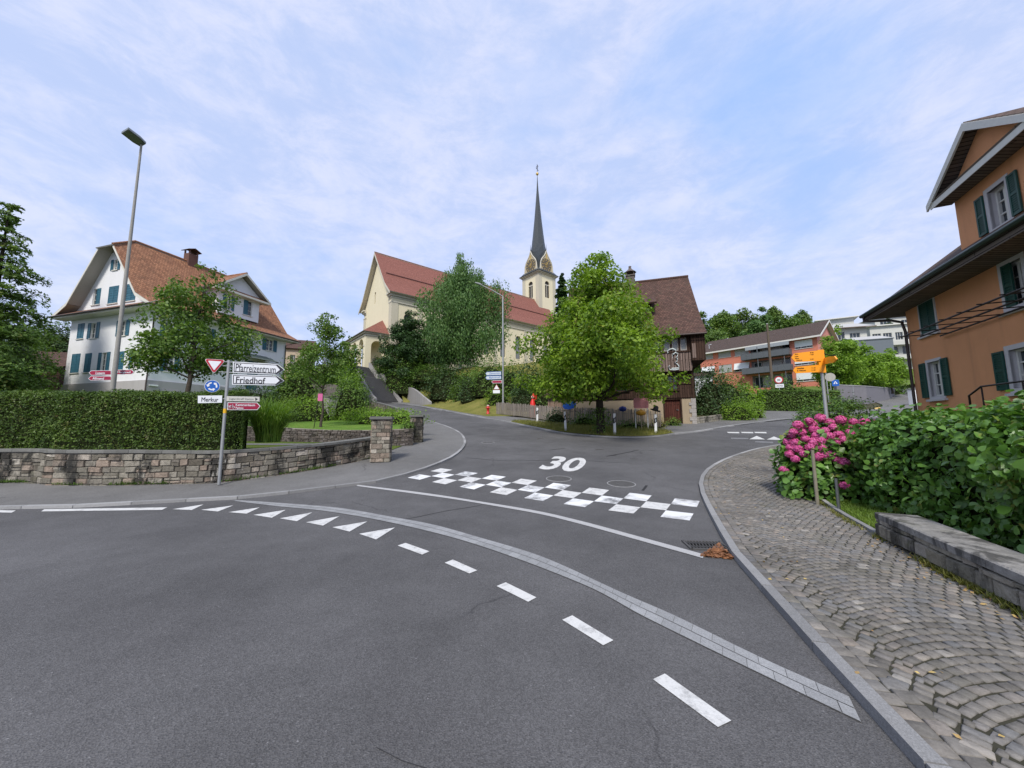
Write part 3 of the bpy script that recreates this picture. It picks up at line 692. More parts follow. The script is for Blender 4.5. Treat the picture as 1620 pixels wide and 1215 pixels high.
stone_wall('stone_wall', W1, zb1, WTOP, .38, 1, [M_ST1, M_MORT, M_CAP], 'long curved sandstone block wall under the clipped hedge, capped with dark coping')
def pillar(c, w, zb_, zt_, label, seed, rz=0):
    t = thing('gate_pillar', (c.x, c.y, zb_), label, 'gate pillar', 'stone gate pillars'); rnd = random.Random(seed)
    mb = MB(); T = Matrix.Translation((c.x, c.y, 0)) @ Matrix.Rotation(rz, 4, 'Z'); mb.T = T
    mb.box((0, 0, (zb_ + zt_) / 2 - .05), (w - .04, w - .04, zt_ - zb_ + .1), 1); z = zb_ - .03; k = 0
    while z < zt_ - .05:
        h = min(rnd.uniform(.11, .18), zt_ - z)
        for f in range(4):
            M = Matrix.Rotation(f * math.pi / 2, 3, 'Z'); x = -w / 2
            cuts = sorted([-w / 2, w / 2] + ([rnd.uniform(-.1, .1)] if (k + f) % 2 else [rnd.uniform(-.2, -.1), rnd.uniform(.08, .2)]))
            for a, b in zip(cuts, cuts[1:]):
                d = rnd.uniform(.0, .02); mb.box(M @ Vector(((a + b) / 2, -w / 2 + .01 - d / 2, z + h / 2)), (b - a - .012, .05 + d, h - .014), 0, rot=M)
        z += h; k += 1
    mb.build('masonry', [M_ST1, M_MORT], t, bevel=.008)
    mb = MB(); mb.T = T; mb.box((0, 0, zt_ + .05), (w + .14, w + .14, .1)); mb.build('capstone', M_CAP, t, bevel=.015)
    return t
pz = hgt(PIL1.x, PIL1.y) + .07; pillar(PIL1, .60, pz, zat(PIL1.x, PIL1.y, 664), 'nearer stone gate pillar at the end of the long wall', 3, R(12))
P2 = PIL2 + Vector((0, .25, 0)); pz2 = hgt(P2.x, P2.y) + .07; pillar(P2, .52, pz2, zat(P2.x, P2.y, 660), 'farther stone gate pillar beside the bend of the road', 4, R(8))
# low wall between lower and upper garden
LW = even([Vector((-4.5, 16.9, 0)), Vector((-6, 16.3, 0)), Vector((-8.2, 16.4, 0)), Vector((-10.8, 17.6, 0)), Vector((-13.5, 18.6, 0)), Vector((-20, 19, 0)), Vector((-44, 19, 0))], .4)
def lowg(x, y): return hgt(x, y) + .07 if x > -5.2 else (max(hgt(x, y) + .07, .98) if x < -7.5 else hgt(x, y) + .07 + (max(hgt(x, y) + .07, .98) - hgt(x, y) - .07) * min(1, (-5.2 - x) / 2.3))
def upg(x, y): return 1.42 + .09 * max(0, min(17.5, y - 16)) + .015 * max(0, y - 33)
stone_wall('garden_wall', LW, lambda p: lowg(p.x, p.y) - .03, lambda p: upg(p.x, p.y) + .06, .3, -1, [stones('dark_stone', ((0, (.07, .06, .055)), (.5, (.13, .11, .095)), (1, (.17, .15, .14))), .4, .4, .15), M_MORT, M_CAP], 'low dark rubble wall holding up the garden lawn behind the gate pillars', cap=None, row=(.07, .12), wid=(.12, .3), seed=5, inner=False)
WI = offs(WBs, .3); WI = [p for p in WI if p.x < -4.9]
sheet('garden_terrace', flat([Vector((-45, 9.8, 0))] + [p for p in WI if p.x > -44] + [Vector((-4.9, 16.6, 0)), Vector((-6, 16.4, 0)), Vector((-8.2, 16.5, 0)), Vector((-10.8, 17.7, 0)), Vector((-13.5, 18.7, 0)), Vector((-45, 19, 0))]), M_GRASS, .0, lowg, 1.)
LG = gpl([(655, 664), (636, 656), (612, 647), (590, 641), (565, 637)])
LG = [P2 + Vector((-.3, .1, 0))] + LG
sheet('lawn', flat([Vector((-4.8, 17.0, 0)), Vector((-6, 16.5, 0)), Vector((-8.2, 16.6, 0)), Vector((-10.8, 17.8, 0)), Vector((-13.5, 18.8, 0)), Vector((-70, 19, 0)), Vector((-70, 70, 0)), Vector((-30, 66, 0)), gp(540, 634)] + LG[::-1]), grassmat('bright_lawn', (.10, .19, .03), (.15, .25, .04), (.19, .20, .06)), 0, upg, 1.)
sheet('garden_path', flat([Vector((-5.6, 14.2, 0)), Vector((-8, 13.9, 0)), Vector((-14, 15.2, 0)), Vector((-14, 16.0, 0)), Vector((-8.4, 15.1, 0)), Vector((-5.4, 15.8, 0))]), M_ASPH2, .012, lowg, .5)
# wall holding the road, left edge of the church road
LR = even(spline(LG, .5), .8)
stone_wall('roadside_wall', LR, lambda p: min(upg(p.x, p.y), hgt(p.x, p.y)) - .1, lambda p: hgt(p.x, p.y) + .45, .3, 1, [M_ST2, M_MORT, M_CAP], 'low stone wall along the left edge of the road up to the church', row=(.12, .2), wid=(.2, .5), seed=6, inner=True, cap=(.1, .04))
# right wall
WRr = even(WR, .4)
zr = lambda p: hgt(p.x, p.y) + CZ
r0 = WR[0]; hr = zat(r0.x, r0.y, 812) - zr(r0)
stone_wall('low_stone_wall', WRr, zr, lambda p: zr(p) + hr - .07, .40, 1, [M_ST2, simple('grey_mortar', (.15, .145, .125), .95, .1, 0, .4, 4, .01), M_CAP2], 'low grey stone wall with broad flat coping beside the cobbled pavement, under the leafy hedge', row=(.10, .19), wid=(.2, .5), cap=(.075, .03), seed=8)
# ------------------------------------------------------------------ building helpers
def frameT(O, U):
    U = Vector((U[0], U[1], 0)).normalized(); M = Matrix(((U.x, -U.y, 0), (U.y, U.x, 0), (0, 0, 1))).to_4x4()
    return Matrix.Translation(Vector((O[0], O[1], 0))) @ M
def onwall(px, py, T, axis='front', off=0.):
    """ray through the pixel meets the wall plane; returns (coordinate along, z). front: y=off, side: x=off"""
    Ti = T.inverted(); o = Ti @ Vector((0, 0, EYE)); d = Ti.to_3x3() @ ray(px, py)
    if axis == 'front': t = (off - o.y) / d.y; p = o + d * t; return p.x, p.z
    t = (off - o.x) / d.x; p = o + d * t; return p.y, p.z
def slab(mb, pts, t, m=0, m2=1):
    pts = [Vector(p) for p in pts]; n = Vector((0, 0, 0))
    for i in range(len(pts)): a, b = pts[i], pts[(i + 1) % len(pts)]; n += a.cross(b)
    n.normalize(); 
    if n.z < 0: pts = pts[::-1]; n = -n
    k = len(pts); lo = [p - n * t for p in pts]
    mb.mesh(pts + lo, [tuple(range(k))], m); mb.mesh(pts + lo, [tuple(range(k, 2 * k))[::-1]], m2); mb.mesh(pts + lo, [(i, k + i, k + (i + 1) % k, (i + 1) % k) for i in range(k)], m2)
def arch_panel(mb, O, U, w, z0, z1, arches, reveal=.3, m=0, mr=None, seg=10):
    """arches: (xc, half width, z sill, z spring)"""
    O = Vector(O); U = Vector(U).normalized(); N = Vector((U.y, -U.x, 0)); mr = m if mr is None else mr
    P = lambda x, z, d=0: O + U * x + Vector((0, 0, z)) - N * d
    x = 0
    for xc, hw, zs, zp in sorted(arches):
        if xc - hw > x: mb.poly([P(x, z0), P(xc - hw, z0), P(xc - hw, z1), P(x, z1)], m)
        if zs > z0: mb.poly([P(xc - hw, z0), P(xc + hw, z0), P(xc + hw, zs), P(xc - hw, zs)], m)
        arc = [(xc - hw * math.cos(math.pi * k / seg), zp + hw * math.sin(math.pi * k / seg)) for k in range(seg + 1)]
        for a, b in zip(arc, arc[1:]): mb.poly([P(*a), P(*b), P(b[0], z1), P(a[0], z1)], m); mb.poly([P(*b), P(*a), P(*a, reveal), P(*b, reveal)], mr, True)
        for a, b in (((xc - hw, zp), (xc - hw, zs)), ((xc - hw, zs), (xc + hw, zs)), ((xc + hw, zs), (xc + hw, zp))): mb.poly([P(*b), P(*a), P(*a, reveal), P(*b, reveal)], mr)
        x = xc + hw
    if x < w: mb.poly([P(x, z0), P(w, z0), P(w, z1), P(x, z1)], m)
def arch_shape(xc, hw, zs, zp, seg=10): return [(xc + hw, zs), (xc + hw, zp)] + [(xc + hw * math.cos(math.pi * k / seg), zp + hw * math.sin(math.pi * k / seg)) for k in range(1, seg)] + [(xc - hw, zp), (xc - hw, zs)]
M_GL = glassm('window_glass'); M_GLC = glassm('curtained_glass', (.16, .17, .17), .5)
M_FR = simple('white_frame', (.62, .61, .56), .5, .3, 0, .12)
def shutter(T, side, x0, x1, z0, z1, mat, parent, off=0, slats=9, ang=0, label=None):
    """side: 'front' plane y=off or 'side' plane x=off (coordinate is y)"""
    mb = MB(); mb.T = T; w = x1 - x0; fw = .055
    def bx(a0, a1, d0, d1, c0, c1):
        if side == 'front': mb.bx(a0, a1, off - d1, off - d0, c0, c1)
        else: mb.bx(off - d1, off - d0, a0, a1, c0, c1)
    bx(x0, x0 + fw, .02, .06, z0, z1); bx(x1 - fw, x1, .02, .06, z0, z1); zm = (z0 + z1) / 2
    for z in (z0, zm - fw / 2, z1 - fw): bx(x0 + fw, x1 - fw, .02, .058, z, z + fw)
    bx(x0 + fw, x1 - fw, .022, .03, z0, z1)
    n = slats
    for k in range(n):
        z = z0 + fw + (z1 - z0 - fw) * (k + .1) / n; bx(x0 + fw, x1 - fw, .03, .05, z, z + (z1 - z0) / n * .55)
    return mb.build('shutter', mat, parent)
def win(root, T, side, x0, x1, z0, z1, off=0, fr=None, gl=None, rev=.14, mull=1, bars=2, sill=True, shut=None, smat=None, slats=9, sillm=None, surround=0, surm=None, closed=False):
    """window in the hole; side front: plane y=off, side: plane x=off"""
    fr = fr or M_FR; gl = gl or M_GL; f = .06
    def mk(name, boxes, mat, parent):
        mb = MB(); mb.T = T
        for a0, a1, d0, d1, c0, c1 in boxes:
            if side == 'front': mb.bx(a0, a1, off + d0, off + d1, c0, c1)
            else: mb.bx(off + d0, off + d1, a0, a1, c0, c1)
        return mb.build(name, mat, parent)
    d0, d1 = rev - .06, rev + .01
    B = [(x0, x0 + f, d0, d1, z0, z1), (x1 - f, x1, d0, d1, z0, z1), (x0 + f, x1 - f, d0 + .002, d1, z0, z0 + f), (x0 + f, x1 - f, d0 + .002, d1, z1 - f, z1)]
    for k in range(1, mull + 1): x = x0 + (x1 - x0) * k / (mull + 1); B.append((x - f * .7, x + f * .7, d0 + .001, d1, z0 + f, z1 - f))
    for k in range(1, bars + 1): z = z0 + (z1 - z0) * k / (bars + 1); B.append((x0 + f, x1 - f, d0 + .02, d1 - .01, z - .018, z + .018))
    if surround:
        s = surround; B2 = [(x0 - s, x0, -.02, .06, z0 - s, z1 + s), (x1, x1 + s, -.02, .06, z0 - s, z1 + s), (x0, x1, -.018, .06, z1, z1 + s), (x0, x1, -.018, .06, z0 - s, z0)]
    w = mk('window', B, fr, root)
    mk('pane', [(x0 + f * .5, x1 - f * .5, rev, rev + .02, z0 + f * .5, z1 - f * .5)], gl, w)
    if surround: mk('frame', B2, surm or fr, w)
    if sill: mk('sill', [(x0 - .08 - surround, x1 + .08 + surround, -.09, .05, z0 - .07 - surround, z0 + .004 - surround)], sillm or fr, w)
    if shut:
        ws = (x1 - x0) / 2 * 1.02
        if 'l' in shut: shutter(T, side, x0 - ws - surround, x0 - .01 - surround, z0 - .02, z1 + .02, smat, w, off, slats)
        if 'r' in shut: shutter(T, side, x1 + .01 + surround, x1 + ws + surround, z0 - .02, z1 + .02, smat, w, off, slats)
        if 'c' in shut:
            for a, b in ((x0, (x0 + x1) / 2 - .005), ((x0 + x1) / 2 + .005, x1)): shutter(T, side, a, b, z0, z1, smat, w, off + .03, slats)
        if 'h' in shut: shutter(T, side, x0, (x0 + x1) / 2 - .005, z0, z1, smat, w, off + .03, slats)
    return w
def pipe(name, pts, r, mat, root, seg=8):
    mb = MB(); mb.tube(pts, r, seg); return mb.build(name, mat, root)
M_WHITE = plaster('white_plaster', (.72, .72, .73), .15, .15); M_GREYP = plaster('grey_plinth', (.38, .36, .36), .2, .3)
M_SOFFIT = simple('white_soffit', (.60, .58, .52), .7, .2, 0, .1); M_SOFG = simple('grey_soffit', (.36, .335, .30), .8, .2, 0, .15)
M_TILE1 = tiles('orange_roof_tiles', (.17, .075, .042), (.38, .185, .10), (.12, .065, .045), .27, .22, .45, bump=.07)
M_TILE2 = tiles('red_church_tiles', (.21, .085, .065), (.30, .125, .095), (.19, .075, .06), .2, .18, .2)
M_TILE3 = tiles('old_brown_tiles', (.050, .029, .023), (.135, .074, .056), (.038, .027, .023), .22, .2, .5, (.05, .05, .03))
M_TILE4 = tiles('dark_flat_tiles', (.06, .042, .035), (.10, .07, .058), (.05, .04, .035), .2, .2, .3)
M_TEAL = simple('teal_shutter_paint', (.035, .12, .17), .5, .35, 0, .3, 3); M_GREEN = simple('green_shutter_paint', (.012, .065, .050), .45, .4, 0, .25, 3)
M_DKWOOD = planks('dark_timber', (.026, .015, .010), (.056, .033, .024)); M_METAL = simple('zinc_metal', (.16, .17, .17), .45, .5, .7, .2); M_RUSTP = simple('brown_pipe', (.06, .045, .04), .5, .4, .3, .2)
def flat_v(v): return (v.x, v.y)
# ================================================================== white house
A = at(233, 600, 31.); T = frameT(A, (.277, .961)); L_, Wd = 13.2, 11.4
WH = thing('white_house', (A.x, A.y, 2.7), 'large white house with orange tiled roof, half-hipped gable and blue-green shutters behind the clipped hedge', 'house')
zb = 2.4; zpl = onwall(233, 601, T)[1]; ze = onwall(236, 480, T)[1] - .1
mid = T @ Vector((0, Wd / 2, 0)); zr_ = zat(mid.x, mid.y, 377) + .2
OW = lambda px, py: onwall(px, py, T, 'side')
gw = []   # gable windows: (px0,px1,py0,py1,kind)
def gwin(px0, px1, py0, py1, **k):
    ya, yb = OW(px0, (py0 + py1) / 2)[0], OW(px1, (py0 + py1) / 2)[0]; z1 = OW((px0 + px1) / 2, py0)[1]; z0 = OW((px0 + px1) / 2, py1)[1]
    gw.append((min(ya, yb), max(ya, yb), z0, z1, k))
up0, up1 = 510, 534
gwin(180, 187, 411, 427, shut='lr'); gwin(147, 159, 457, 482, shut='h'); gwin(172, 187, 453, 480, shut='c'); gwin(200, 215, 449, 476, shut='c')
gwin(123, 133, 512, 536, shut='c'); gwin(144, 153, 511, 535, shut='lr'); gwin(190, 200, 507, 531, shut='lr')
gwin(113, 126, 560, 590, shut='c'); gwin(134, 144, 559, 589, shut='c'); gwin(160, 169, 558, 588, shut='lr'); gwin(188, 196, 556, 585, shut='c'); gwin(210, 219, 554, 583, shut='lr')
fwn = []
def fwin(px0, px1, py0, py1, **k):
    xa, z1 = onwall(px0, py0, T); xb, z0 = onwall(px1, py1, T)
    zc = onwall((px0 + px1) / 2, py0, T)[1]; zd = onwall((px0 + px1) / 2, py1, T)[1]; fwn.append((xa, xb, zd, zc, k))
fwin(421.5, 431.5, 537, 555, shut='lr'); fwin(377, 386, 527, 546, shut='lr'); fwin(322, 333, 519, 541, shut='lr'); fwin(262, 274, 511, 536, shut='lr')
fwin(262, 274, 560, 588, shut='lr'); fwin(330, 341, 562, 588, shut='lr')
yb_ = 1.0; zbk = ze + 1.05
prof = lambda y: None
ysl = (zr_ - zbk) / (Wd / 2 - yb_)
hipz = zr_ - 1.35; yh = yb_ + (hipz - zbk) / ysl
zst = zbk - .15 - ysl * yb_
gp_ = [(0, zb), (Wd, zb), (Wd, zst), (Wd - yh, hipz - .15), (yh, hipz - .15), (0, zst)]
mb = MB(); mb.T = T
def side_panel(mb, w, z0, z1, holes, prof, x=0, m=0, reveal=.15):
    """panel in plane x, seen from -x; y coordinates given"""
    H = [(w - b, w - a, c, d) for a, b, c, d in holes]; P = [(w - a, b) for a, b in prof][::-1] if prof else None
    mb.panel((x, w, 0), (0, -1, 0), w, z0, z1, H, reveal, P, m)
side_panel(mb, Wd, zpl, hipz, [h[:4] for h in gw], gp_)
for f in (lambda y: y, lambda y: Wd - y): mb.poly([(0, f(0), zst), (0, f(0), ze + .25), (0, f(yb_), zbk - .15)]); mb.poly([(L_, f(0), zst), (L_, f(0), ze + .25), (L_, f(yb_), zbk - .15)])
mb.panel((0, 0, 0), (1, 0, 0), L_, zpl, ze + .2, [h[:4] for h in fwn])
mb.panel((L_, 0, 0), (0, 1, 0), Wd, zpl, hipz, (), prof=gp_); mb.panel((L_, Wd, 0), (-1, 0, 0), L_, zpl, ze + .2)
mb.build('wall', M_WHITE, WH)
mb = MB(); mb.T = T; mb.bx(.05, L_ - .05, .05, Wd - .05, zb - 1, zpl - .01); e = -.10
mb.bx(e, L_ + .1, e, Wd + .1, zb - 1, zpl); 
mb.build('plinth', M_GREYP, WH)
mb = MB(); mb.T = T; gx0, gz = onwall(250, 617, T); gx1 = onwall(281, 617, T)[0]; gz = onwall(265, 617, T)[1]
mb.bx(gx0 + .1, gx1 - .1, -.13, -.09, zb, gz - .12); g_ = mb.build('garage_door', simple('white_door', (.6, .6, .58), .6), WH)
mb = MB(); mb.T = T; mb.bx(gx0 - .05, gx0 + .1, -.16, -.1, zb, gz); mb.bx(gx1 - .1, gx1 + .05, -.16, -.1, zb, gz); mb.bx(gx0 + .1, gx1 - .1, -.158, -.1, gz - .12, gz + .001); mb.build('frame', M_GREYP, g_)
for h in gw: win(WH, T, 'side', *h[:4], smat=M_TEAL, slats=7, **h[4])
for h in fwn: win(WH, T, 'front', *h[:4], smat=M_TEAL, slats=7, **h[4])
# roof
xo0, xo1, eo = -.95, L_ + 1.0, -1.05; zeo = ze - .05
zk = lambda y: zeo + (zbk - zeo) * (y - eo) / (yb_ - eo)
dm = onwall(372, 470, T, 'front', 1.1)[0]
mb = MB(); mb.T = T
def roofside(flip):
    f = (lambda x, y, z: (x, y, z)) if not flip else (lambda x, y, z: (x, Wd - y, z))
    slab(mb, [f(xo0, eo, zeo), f(xo1, eo, zeo), f(xo1, yb_, zbk), f(xo0, yb_, zbk)], .14)
    slab(mb, [f(xo0, yb_, zbk), f(xo1, yb_, zbk), f(xo1, yh, hipz), f(xo1 - 2, Wd / 2, zr_), f(xo0 + 2, Wd / 2, zr_), f(xo0, yh, hipz)], .14)
roofside(False); roofside(True)
slab(mb, [(xo0 - .12, yh - .15, hipz - .1), (xo0 - .12, Wd - yh + .15, hipz - .1), (xo0 + 2.05, Wd / 2, zr_ + .03)], .1); slab(mb, [(xo1 + .12, yh - .15, hipz - .1), (xo1 + .12, Wd - yh + .15, hipz - .1), (xo1 - 2.05, Wd / 2, zr_ + .03)], .1)
mb.tube([(xo0 + 2, Wd / 2, zr_ + .04), (xo1 - 2, Wd / 2, zr_ + .04)], .13, 8)
mb.tube([(xo0 - .1, yh - .15, hipz - .06), (xo0 + 2.0, Wd / 2, zr_ + .05)], .1, 6)
rf = mb.build('roof', [M_TILE1, M_SOFG], WH)
mb = MB(); mb.T = T   # white verge boards
for s in (0, 1):
    f = (lambda y: y) if not s else (lambda y: Wd - y)
    for (ya, za), (yb2, zb2) in (((eo, zeo), (yb_, zbk)), ((yb_, zbk), (yh, hipz))):
        a, b = Vector((xo0 - .012, f(ya), za - .05)), Vector((xo0 - .012, f(yb2), zb2 - .05)); mb.prism([a, b, b - Vector((0, 0, .26)), a - Vector((0, 0, .26))], (.05, 0, 0))
mb.build('verge_board', M_SOFFIT, rf)
mb = MB(); mb.T = T   # pent roof across the gable and its soffit, gutters
slab(mb, [(xo0, eo, zeo + .02), (xo0, Wd - eo, zeo + .02), (.02, Wd + .2, ze + .55), (.02, -.2, ze + .55)], .07); mb.build('pent_roof', [M_TILE1, M_SOFFIT], WH)
mb = MB(); mb.T = T
mb.bx(xo0 + .03, L_ + .95, eo + .03, -.003, zeo - .28, zeo - .2); mb.bx(xo0 + .03, -.003, .0, Wd + 1, zeo - .28, zeo - .2)
mb.bx(xo0 + .02, L_ + .96, eo + .02, eo + .05, zeo - .27, zeo - .08); mb.bx(xo0 + .02, xo0 + .05, eo + .05, Wd + 1, zeo - .27, zeo - .08)
mb.build('soffit', M_SOFFIT, WH)
mb = MB(); mb.T = T; mb.tube([(xo0 - .07, eo - .07, zeo - .1), (L_ + 1.05, eo - .07, zeo - .1)], .075, 8); mb.tube([(xo0 - .07, eo - .07, zeo - .1), (xo0 - .07, Wd + 1.05, zeo - .1)], .075, 8); mb.build('gutter', M_RUSTP, WH)
q = T @ Vector((.12, -.06, 0)); pipe('downpipe', [T @ Vector((-.25, -.9, zeo - .2)), T @ Vector((-.05, -.12, zeo - .9)), T @ Vector((-.07, -.1, zpl + 1.0)), T @ Vector((-.2, -.25, zpl - .3)), T @ Vector((-.2, -.25, zb))], .055, M_RUSTP, WH)
pipe('downpipe', [T @ Vector((L_ + .8, -.9, zeo - .2)), T @ Vector((L_ - .1, -.12, zeo - .7)), T @ Vector((L_ - .1, -.12, zb))], .055, M_RUSTP, WH)
# cross gable on the long side
dy = 1.0
X_ = lambda px, py, off=dy: onwall(px, py, T, 'front', off)
dxr, zdb = X_(409, 503); dxl = X_(345, 480)[0]; zdt = X_(409, 477)[1] + .05
mb = MB(); mb.T = T
dw = [(*sorted((X_(357, 480)[0], X_(366, 480)[0])), X_(361, 490)[1], X_(361, 467)[1]), (*sorted((X_(385, 488)[0], X_(399, 488)[0])), X_(392, 499)[1], X_(392, 475.5)[1])]
mb.panel((dxl, dy, 0), (1, 0, 0), dxr - dxl, zdb - .6, zdt + .3, [(a - dxl, b - dxl, c, d) for a, b, c, d in dw])
for x, U in ((dxr, (0, 1, 0)), (dxl, (0, -1, 0))):
    yr = yb_ + (zdt - zbk) / ysl + .3; mb.poly([(x, dy, zdb - .8), (x, yr, zdt + .3), (x, dy, zdt + .3)])
dg = mb.build('cross_gable', M_WHITE, WH)
win(WH, T, 'front', *dw[0], off=dy, smat=M_TEAL, slats=7, shut='lr'); win(WH, T, 'front', *dw[1], off=dy, smat=M_TEAL, slats=7, shut='h')
ov = .75; px_l, px_r = dxl - .9, X_(429, 480, dy - ov)[0]; xm = (px_l + px_r) / 2; zpe = X_(429, 480, dy - ov)[1]; zpa = X_(388, 431, dy - ov)[1]
yback = yb_ + (zpa - zbk) / ysl + .4
mb = MB(); mb.T = T
for xs in (px_l, px_r): slab(mb, [(xs, dy - ov, zpe), (xm, dy - ov, zpa), (xm, yback, zpa), (xs, yback - 2.2, zpe)], .12)
mb.tube([(xm, dy - ov, zpa), (xm, yback, zpa)], .1, 6)
r2 = mb.build('gable_roof', [M_TILE1, M_SOFG], WH)
mb = MB(); mb.T = T
for xs in (px_l, px_r):
    a, b = Vector((xs, dy - ov - .03, zpe - .04)), Vector((xm, dy - ov - .03, zpa - .04)); mb.prism([a, b, b - Vector((0, 0, .25)), a - Vector((0, 0, .22))], (0, .06, 0))
mb.bx(px_l + .1, px_r - .1, dy - ov, dy - ov + .04, zpe - .26, zpe - .06); mb.bx(px_l + .1, px_r - .1, dy - ov + .04, dy, zpe - .26, zpe - .2)
mb.build('verge_board', M_SOFFIT, r2)
mb = MB(); mb.T = T; slab(mb, [(px_l + .1, dy - ov, zpe - .05), (px_r - .1, dy - ov, zpe - .05), (px_r - .5, dy - .05, zpe + .35), (px_l + .5, dy - .05, zpe + .35)], .06); mb.build('pent_roof', [M_TILE1, M_SOFFIT], r2)
mb = MB(); mb.T = T; mb.poly([(px_l + .6, dy - .02, zpe + .2), (px_r - .6, dy - .02, zpe + .2), (xm, dy - .02, zpa - .35)]); mb.build('tympanum', M_WHITE, r2)
# entrance canopy, chimney
cx0, cz = onwall(388, 566, T); cx1 = onwall(424, 572, T)[0]
mb = MB(); mb.T = T; slab(mb, [(cx0, 0, cz + .55), (cx1 - .3, 0, cz + .55), (cx1 + .3, -1.3, cz - .1), (cx0 - .3, -1.3, cz - .1)], .05); 
for x in (cx0 - .2, (cx0 + cx1) / 2, cx1 + .2): mb.tube([(x, -1.28, cz - .15), (x, -.02, cz - .2)], .03, 6); mb.tube([(x, -1.2, cz - .15), (x, -.02, cz + .5)], .02, 6)
mb.build('canopy', [simple('green_copper', (.12, .15, .13), .5, .4, .2), M_RUSTP], WH)
mb = MB(); mb.T = T; mb.bx(cx0 + .3, cx0 + 1.5, -.03, .04, zpl - .9, cz - .25); mb.build('door', M_TEAL, WH)
chx = onwall(302, 410, T, 'front', Wd / 2)[0]; chz = onwall(302, 398, T, 'front', Wd / 2)[1]
mb = MB(); mb.T = T; mb.bx(chx - .45, chx + .45, Wd / 2 - .4, Wd / 2 + .4, zr_ - 1, chz - .35); 
for a in (-.38, .38):
    for b in (-.33, .33): mb.bx(chx + a - .06, chx + a + .06, Wd / 2 + b - .06, Wd / 2 + b + .06, chz - .35, chz)
slab(mb, [(chx - .65, Wd / 2 - .6, chz), (chx - .65, Wd / 2 + .6, chz), (chx, Wd / 2 + .6, chz + .3), (chx, Wd / 2 - .6, chz + .3)], .06, 1, 1); slab(mb, [(chx + .65, Wd / 2 - .6, chz), (chx + .65, Wd / 2 + .6, chz), (chx, Wd / 2 + .6, chz + .3), (chx, Wd / 2 - .6, chz + .3)], .06, 1, 1)
mb.build('chimney', [simple('chimney_brick', (.12, .06, .045), .9), M_TILE3], rf)
lx = onwall(241, 610, T, 'front')
mb = MB(); mb.T = T; mb.bx(lx[0] - .3, lx[0] + .3, -.22, -.1, lx[1] - .05, lx[1] + .08); mb.build('wall_lamp', simple('lamp_white', (.75, .75, .73)), WH)
# ================================================================== church
C0 = at(617, 575, 62.); TC = frameT(C0, (.764, .645)); WC, LC = 14.2, 44.
zgr = 11.1; zcb = onwall(617, 463, TC)[1]      # wall top under the cornice
CH = thing('church', (C0.x, C0.y, zgr), 'cream village church with long red tiled roof, arcaded porch and slender dark spire', 'church')
M_CREAM = plaster('cream_plaster', (.72, .65, .46), .15, .22); M_PIL = plaster('grey_pilaster', (.52, .48, .37), .15, .3); M_LIGHTST = plaster('pale_stone', (.55, .52, .43), .2, .3)
midc = TC @ Vector((0, WC / 2, 0)); zrc = zat(midc.x - .9 * .764, midc.y - .9 * .645, 399)
hw_ = .6; s0 = onwall(820, 550, TC)[0]; s1 = onwall(796, 550, TC)[0]; dsw = s0 - s1
zw1 = onwall(820, 532, TC)[1] - hw_ * 1.25; zw0 = onwall(820, 568, TC)[1]
arches = []; x = s0 + 2 * dsw
while x > 3: 
    if x < LC - 2: arches.append((x, .8, zw0, zw1))
    x -= dsw
mb = MB(); mb.T = TC
arch_panel(mb, (0, 0, 0), (1, 0, 0), LC, zgr - 4, zcb, arches, .45)
yo, zo = onwall(593.5, 472, TC, 'side')
gprof = [(0, zgr - 4), (WC, zgr - 4), (WC, zcb), (WC / 2, zrc - .9), (0, zcb)]
side_panel(mb, WC, zgr - 4, zrc, [(yo - .35, yo + .35, zo - 1.1, zo + 1.2)], gprof, reveal=.4)
mb.panel((LC, 0, 0), (0, 1, 0), WC, zgr - 4, zrc, prof=gprof); mb.panel((LC, WC, 0), (-1, 0, 0), LC, zgr - 4, zcb)
mb.build('wall', M_CREAM, CH)
for x, h, a, b in arches:
    mb = MB(); mb.T = TC; sh = arch_shape(x, h - .002, a, b); mb.poly([(p, .42, q) for p, q in sh[::-1]]); mb.build('window', M_GLC, CH)
    f = bpy.data.objects[bpy.data.objects[-1].name] if False else None
mb = MB(); mb.T = TC; mb.bx(.38, .4, yo - .35, yo + .35, zo - 1.1, zo + 1.2); mb.build('window', M_GL, CH)
mb = MB(); mb.T = TC
for x in [a[0] + dsw / 2 * 1.0 for a in arches[::2]] + [.0]: 
    mb = MB(); mb.T = TC
    if x == .0: mb.bx(-.10, 1.1, -.10, -.003, zgr - 4, zcb - 1.55); mb.bx(-.10, -.003, -.003, 1.1, zgr - 4, zcb - 1.55)
    else: mb.bx(x - .5, x + .5, -.09, -.003, zgr - 4, zcb - 1.55)
    mb.build('pilaster', M_PIL, CH)
mb = MB(); mb.T = TC; mb.bx(-.10, -.003, WC - 1.1, WC + .1, zgr - 4, zcb - 1.55); mb.build('pilaster', M_PIL, CH)
mb = MB(); mb.T = TC      # cornice
for d, z0, z1 in ((.16, zcb - 1.55, zcb - 1.35), (.10, zcb - .75, zcb - .45), (.35, zcb - .45, zcb - .15), (.62, zcb - .15, zcb + .12)):
    mb.bx(-d, LC + d, -d, -.002, z0, z1 - .003)
    mb.bx(-d, -.002, -.002, 1.3, z0, z1 - .003); mb.bx(-d, -.002, WC - 1.3, WC + d, z0, z1 - .003)
mb.build('cornice', M_LIGHTST, CH)
mb = MB(); mb.T = TC; eoc = -.95; zec = zcb + .05; yb3 = 1.4; zb3 = zec + (zrc - zec) * .22
for f in (lambda y: y, lambda y: WC - y):
    slab(mb, [(-.9, f(eoc), zec), (LC + .9, f(eoc), zec), (LC + .9, f(yb3), zb3), (-.9, f(yb3), zb3)], .2); slab(mb, [(-.9, f(yb3), zb3), (LC + .9, f(yb3), zb3), (LC + .9, WC / 2, zrc), (-.9, WC / 2, zrc)], .2)
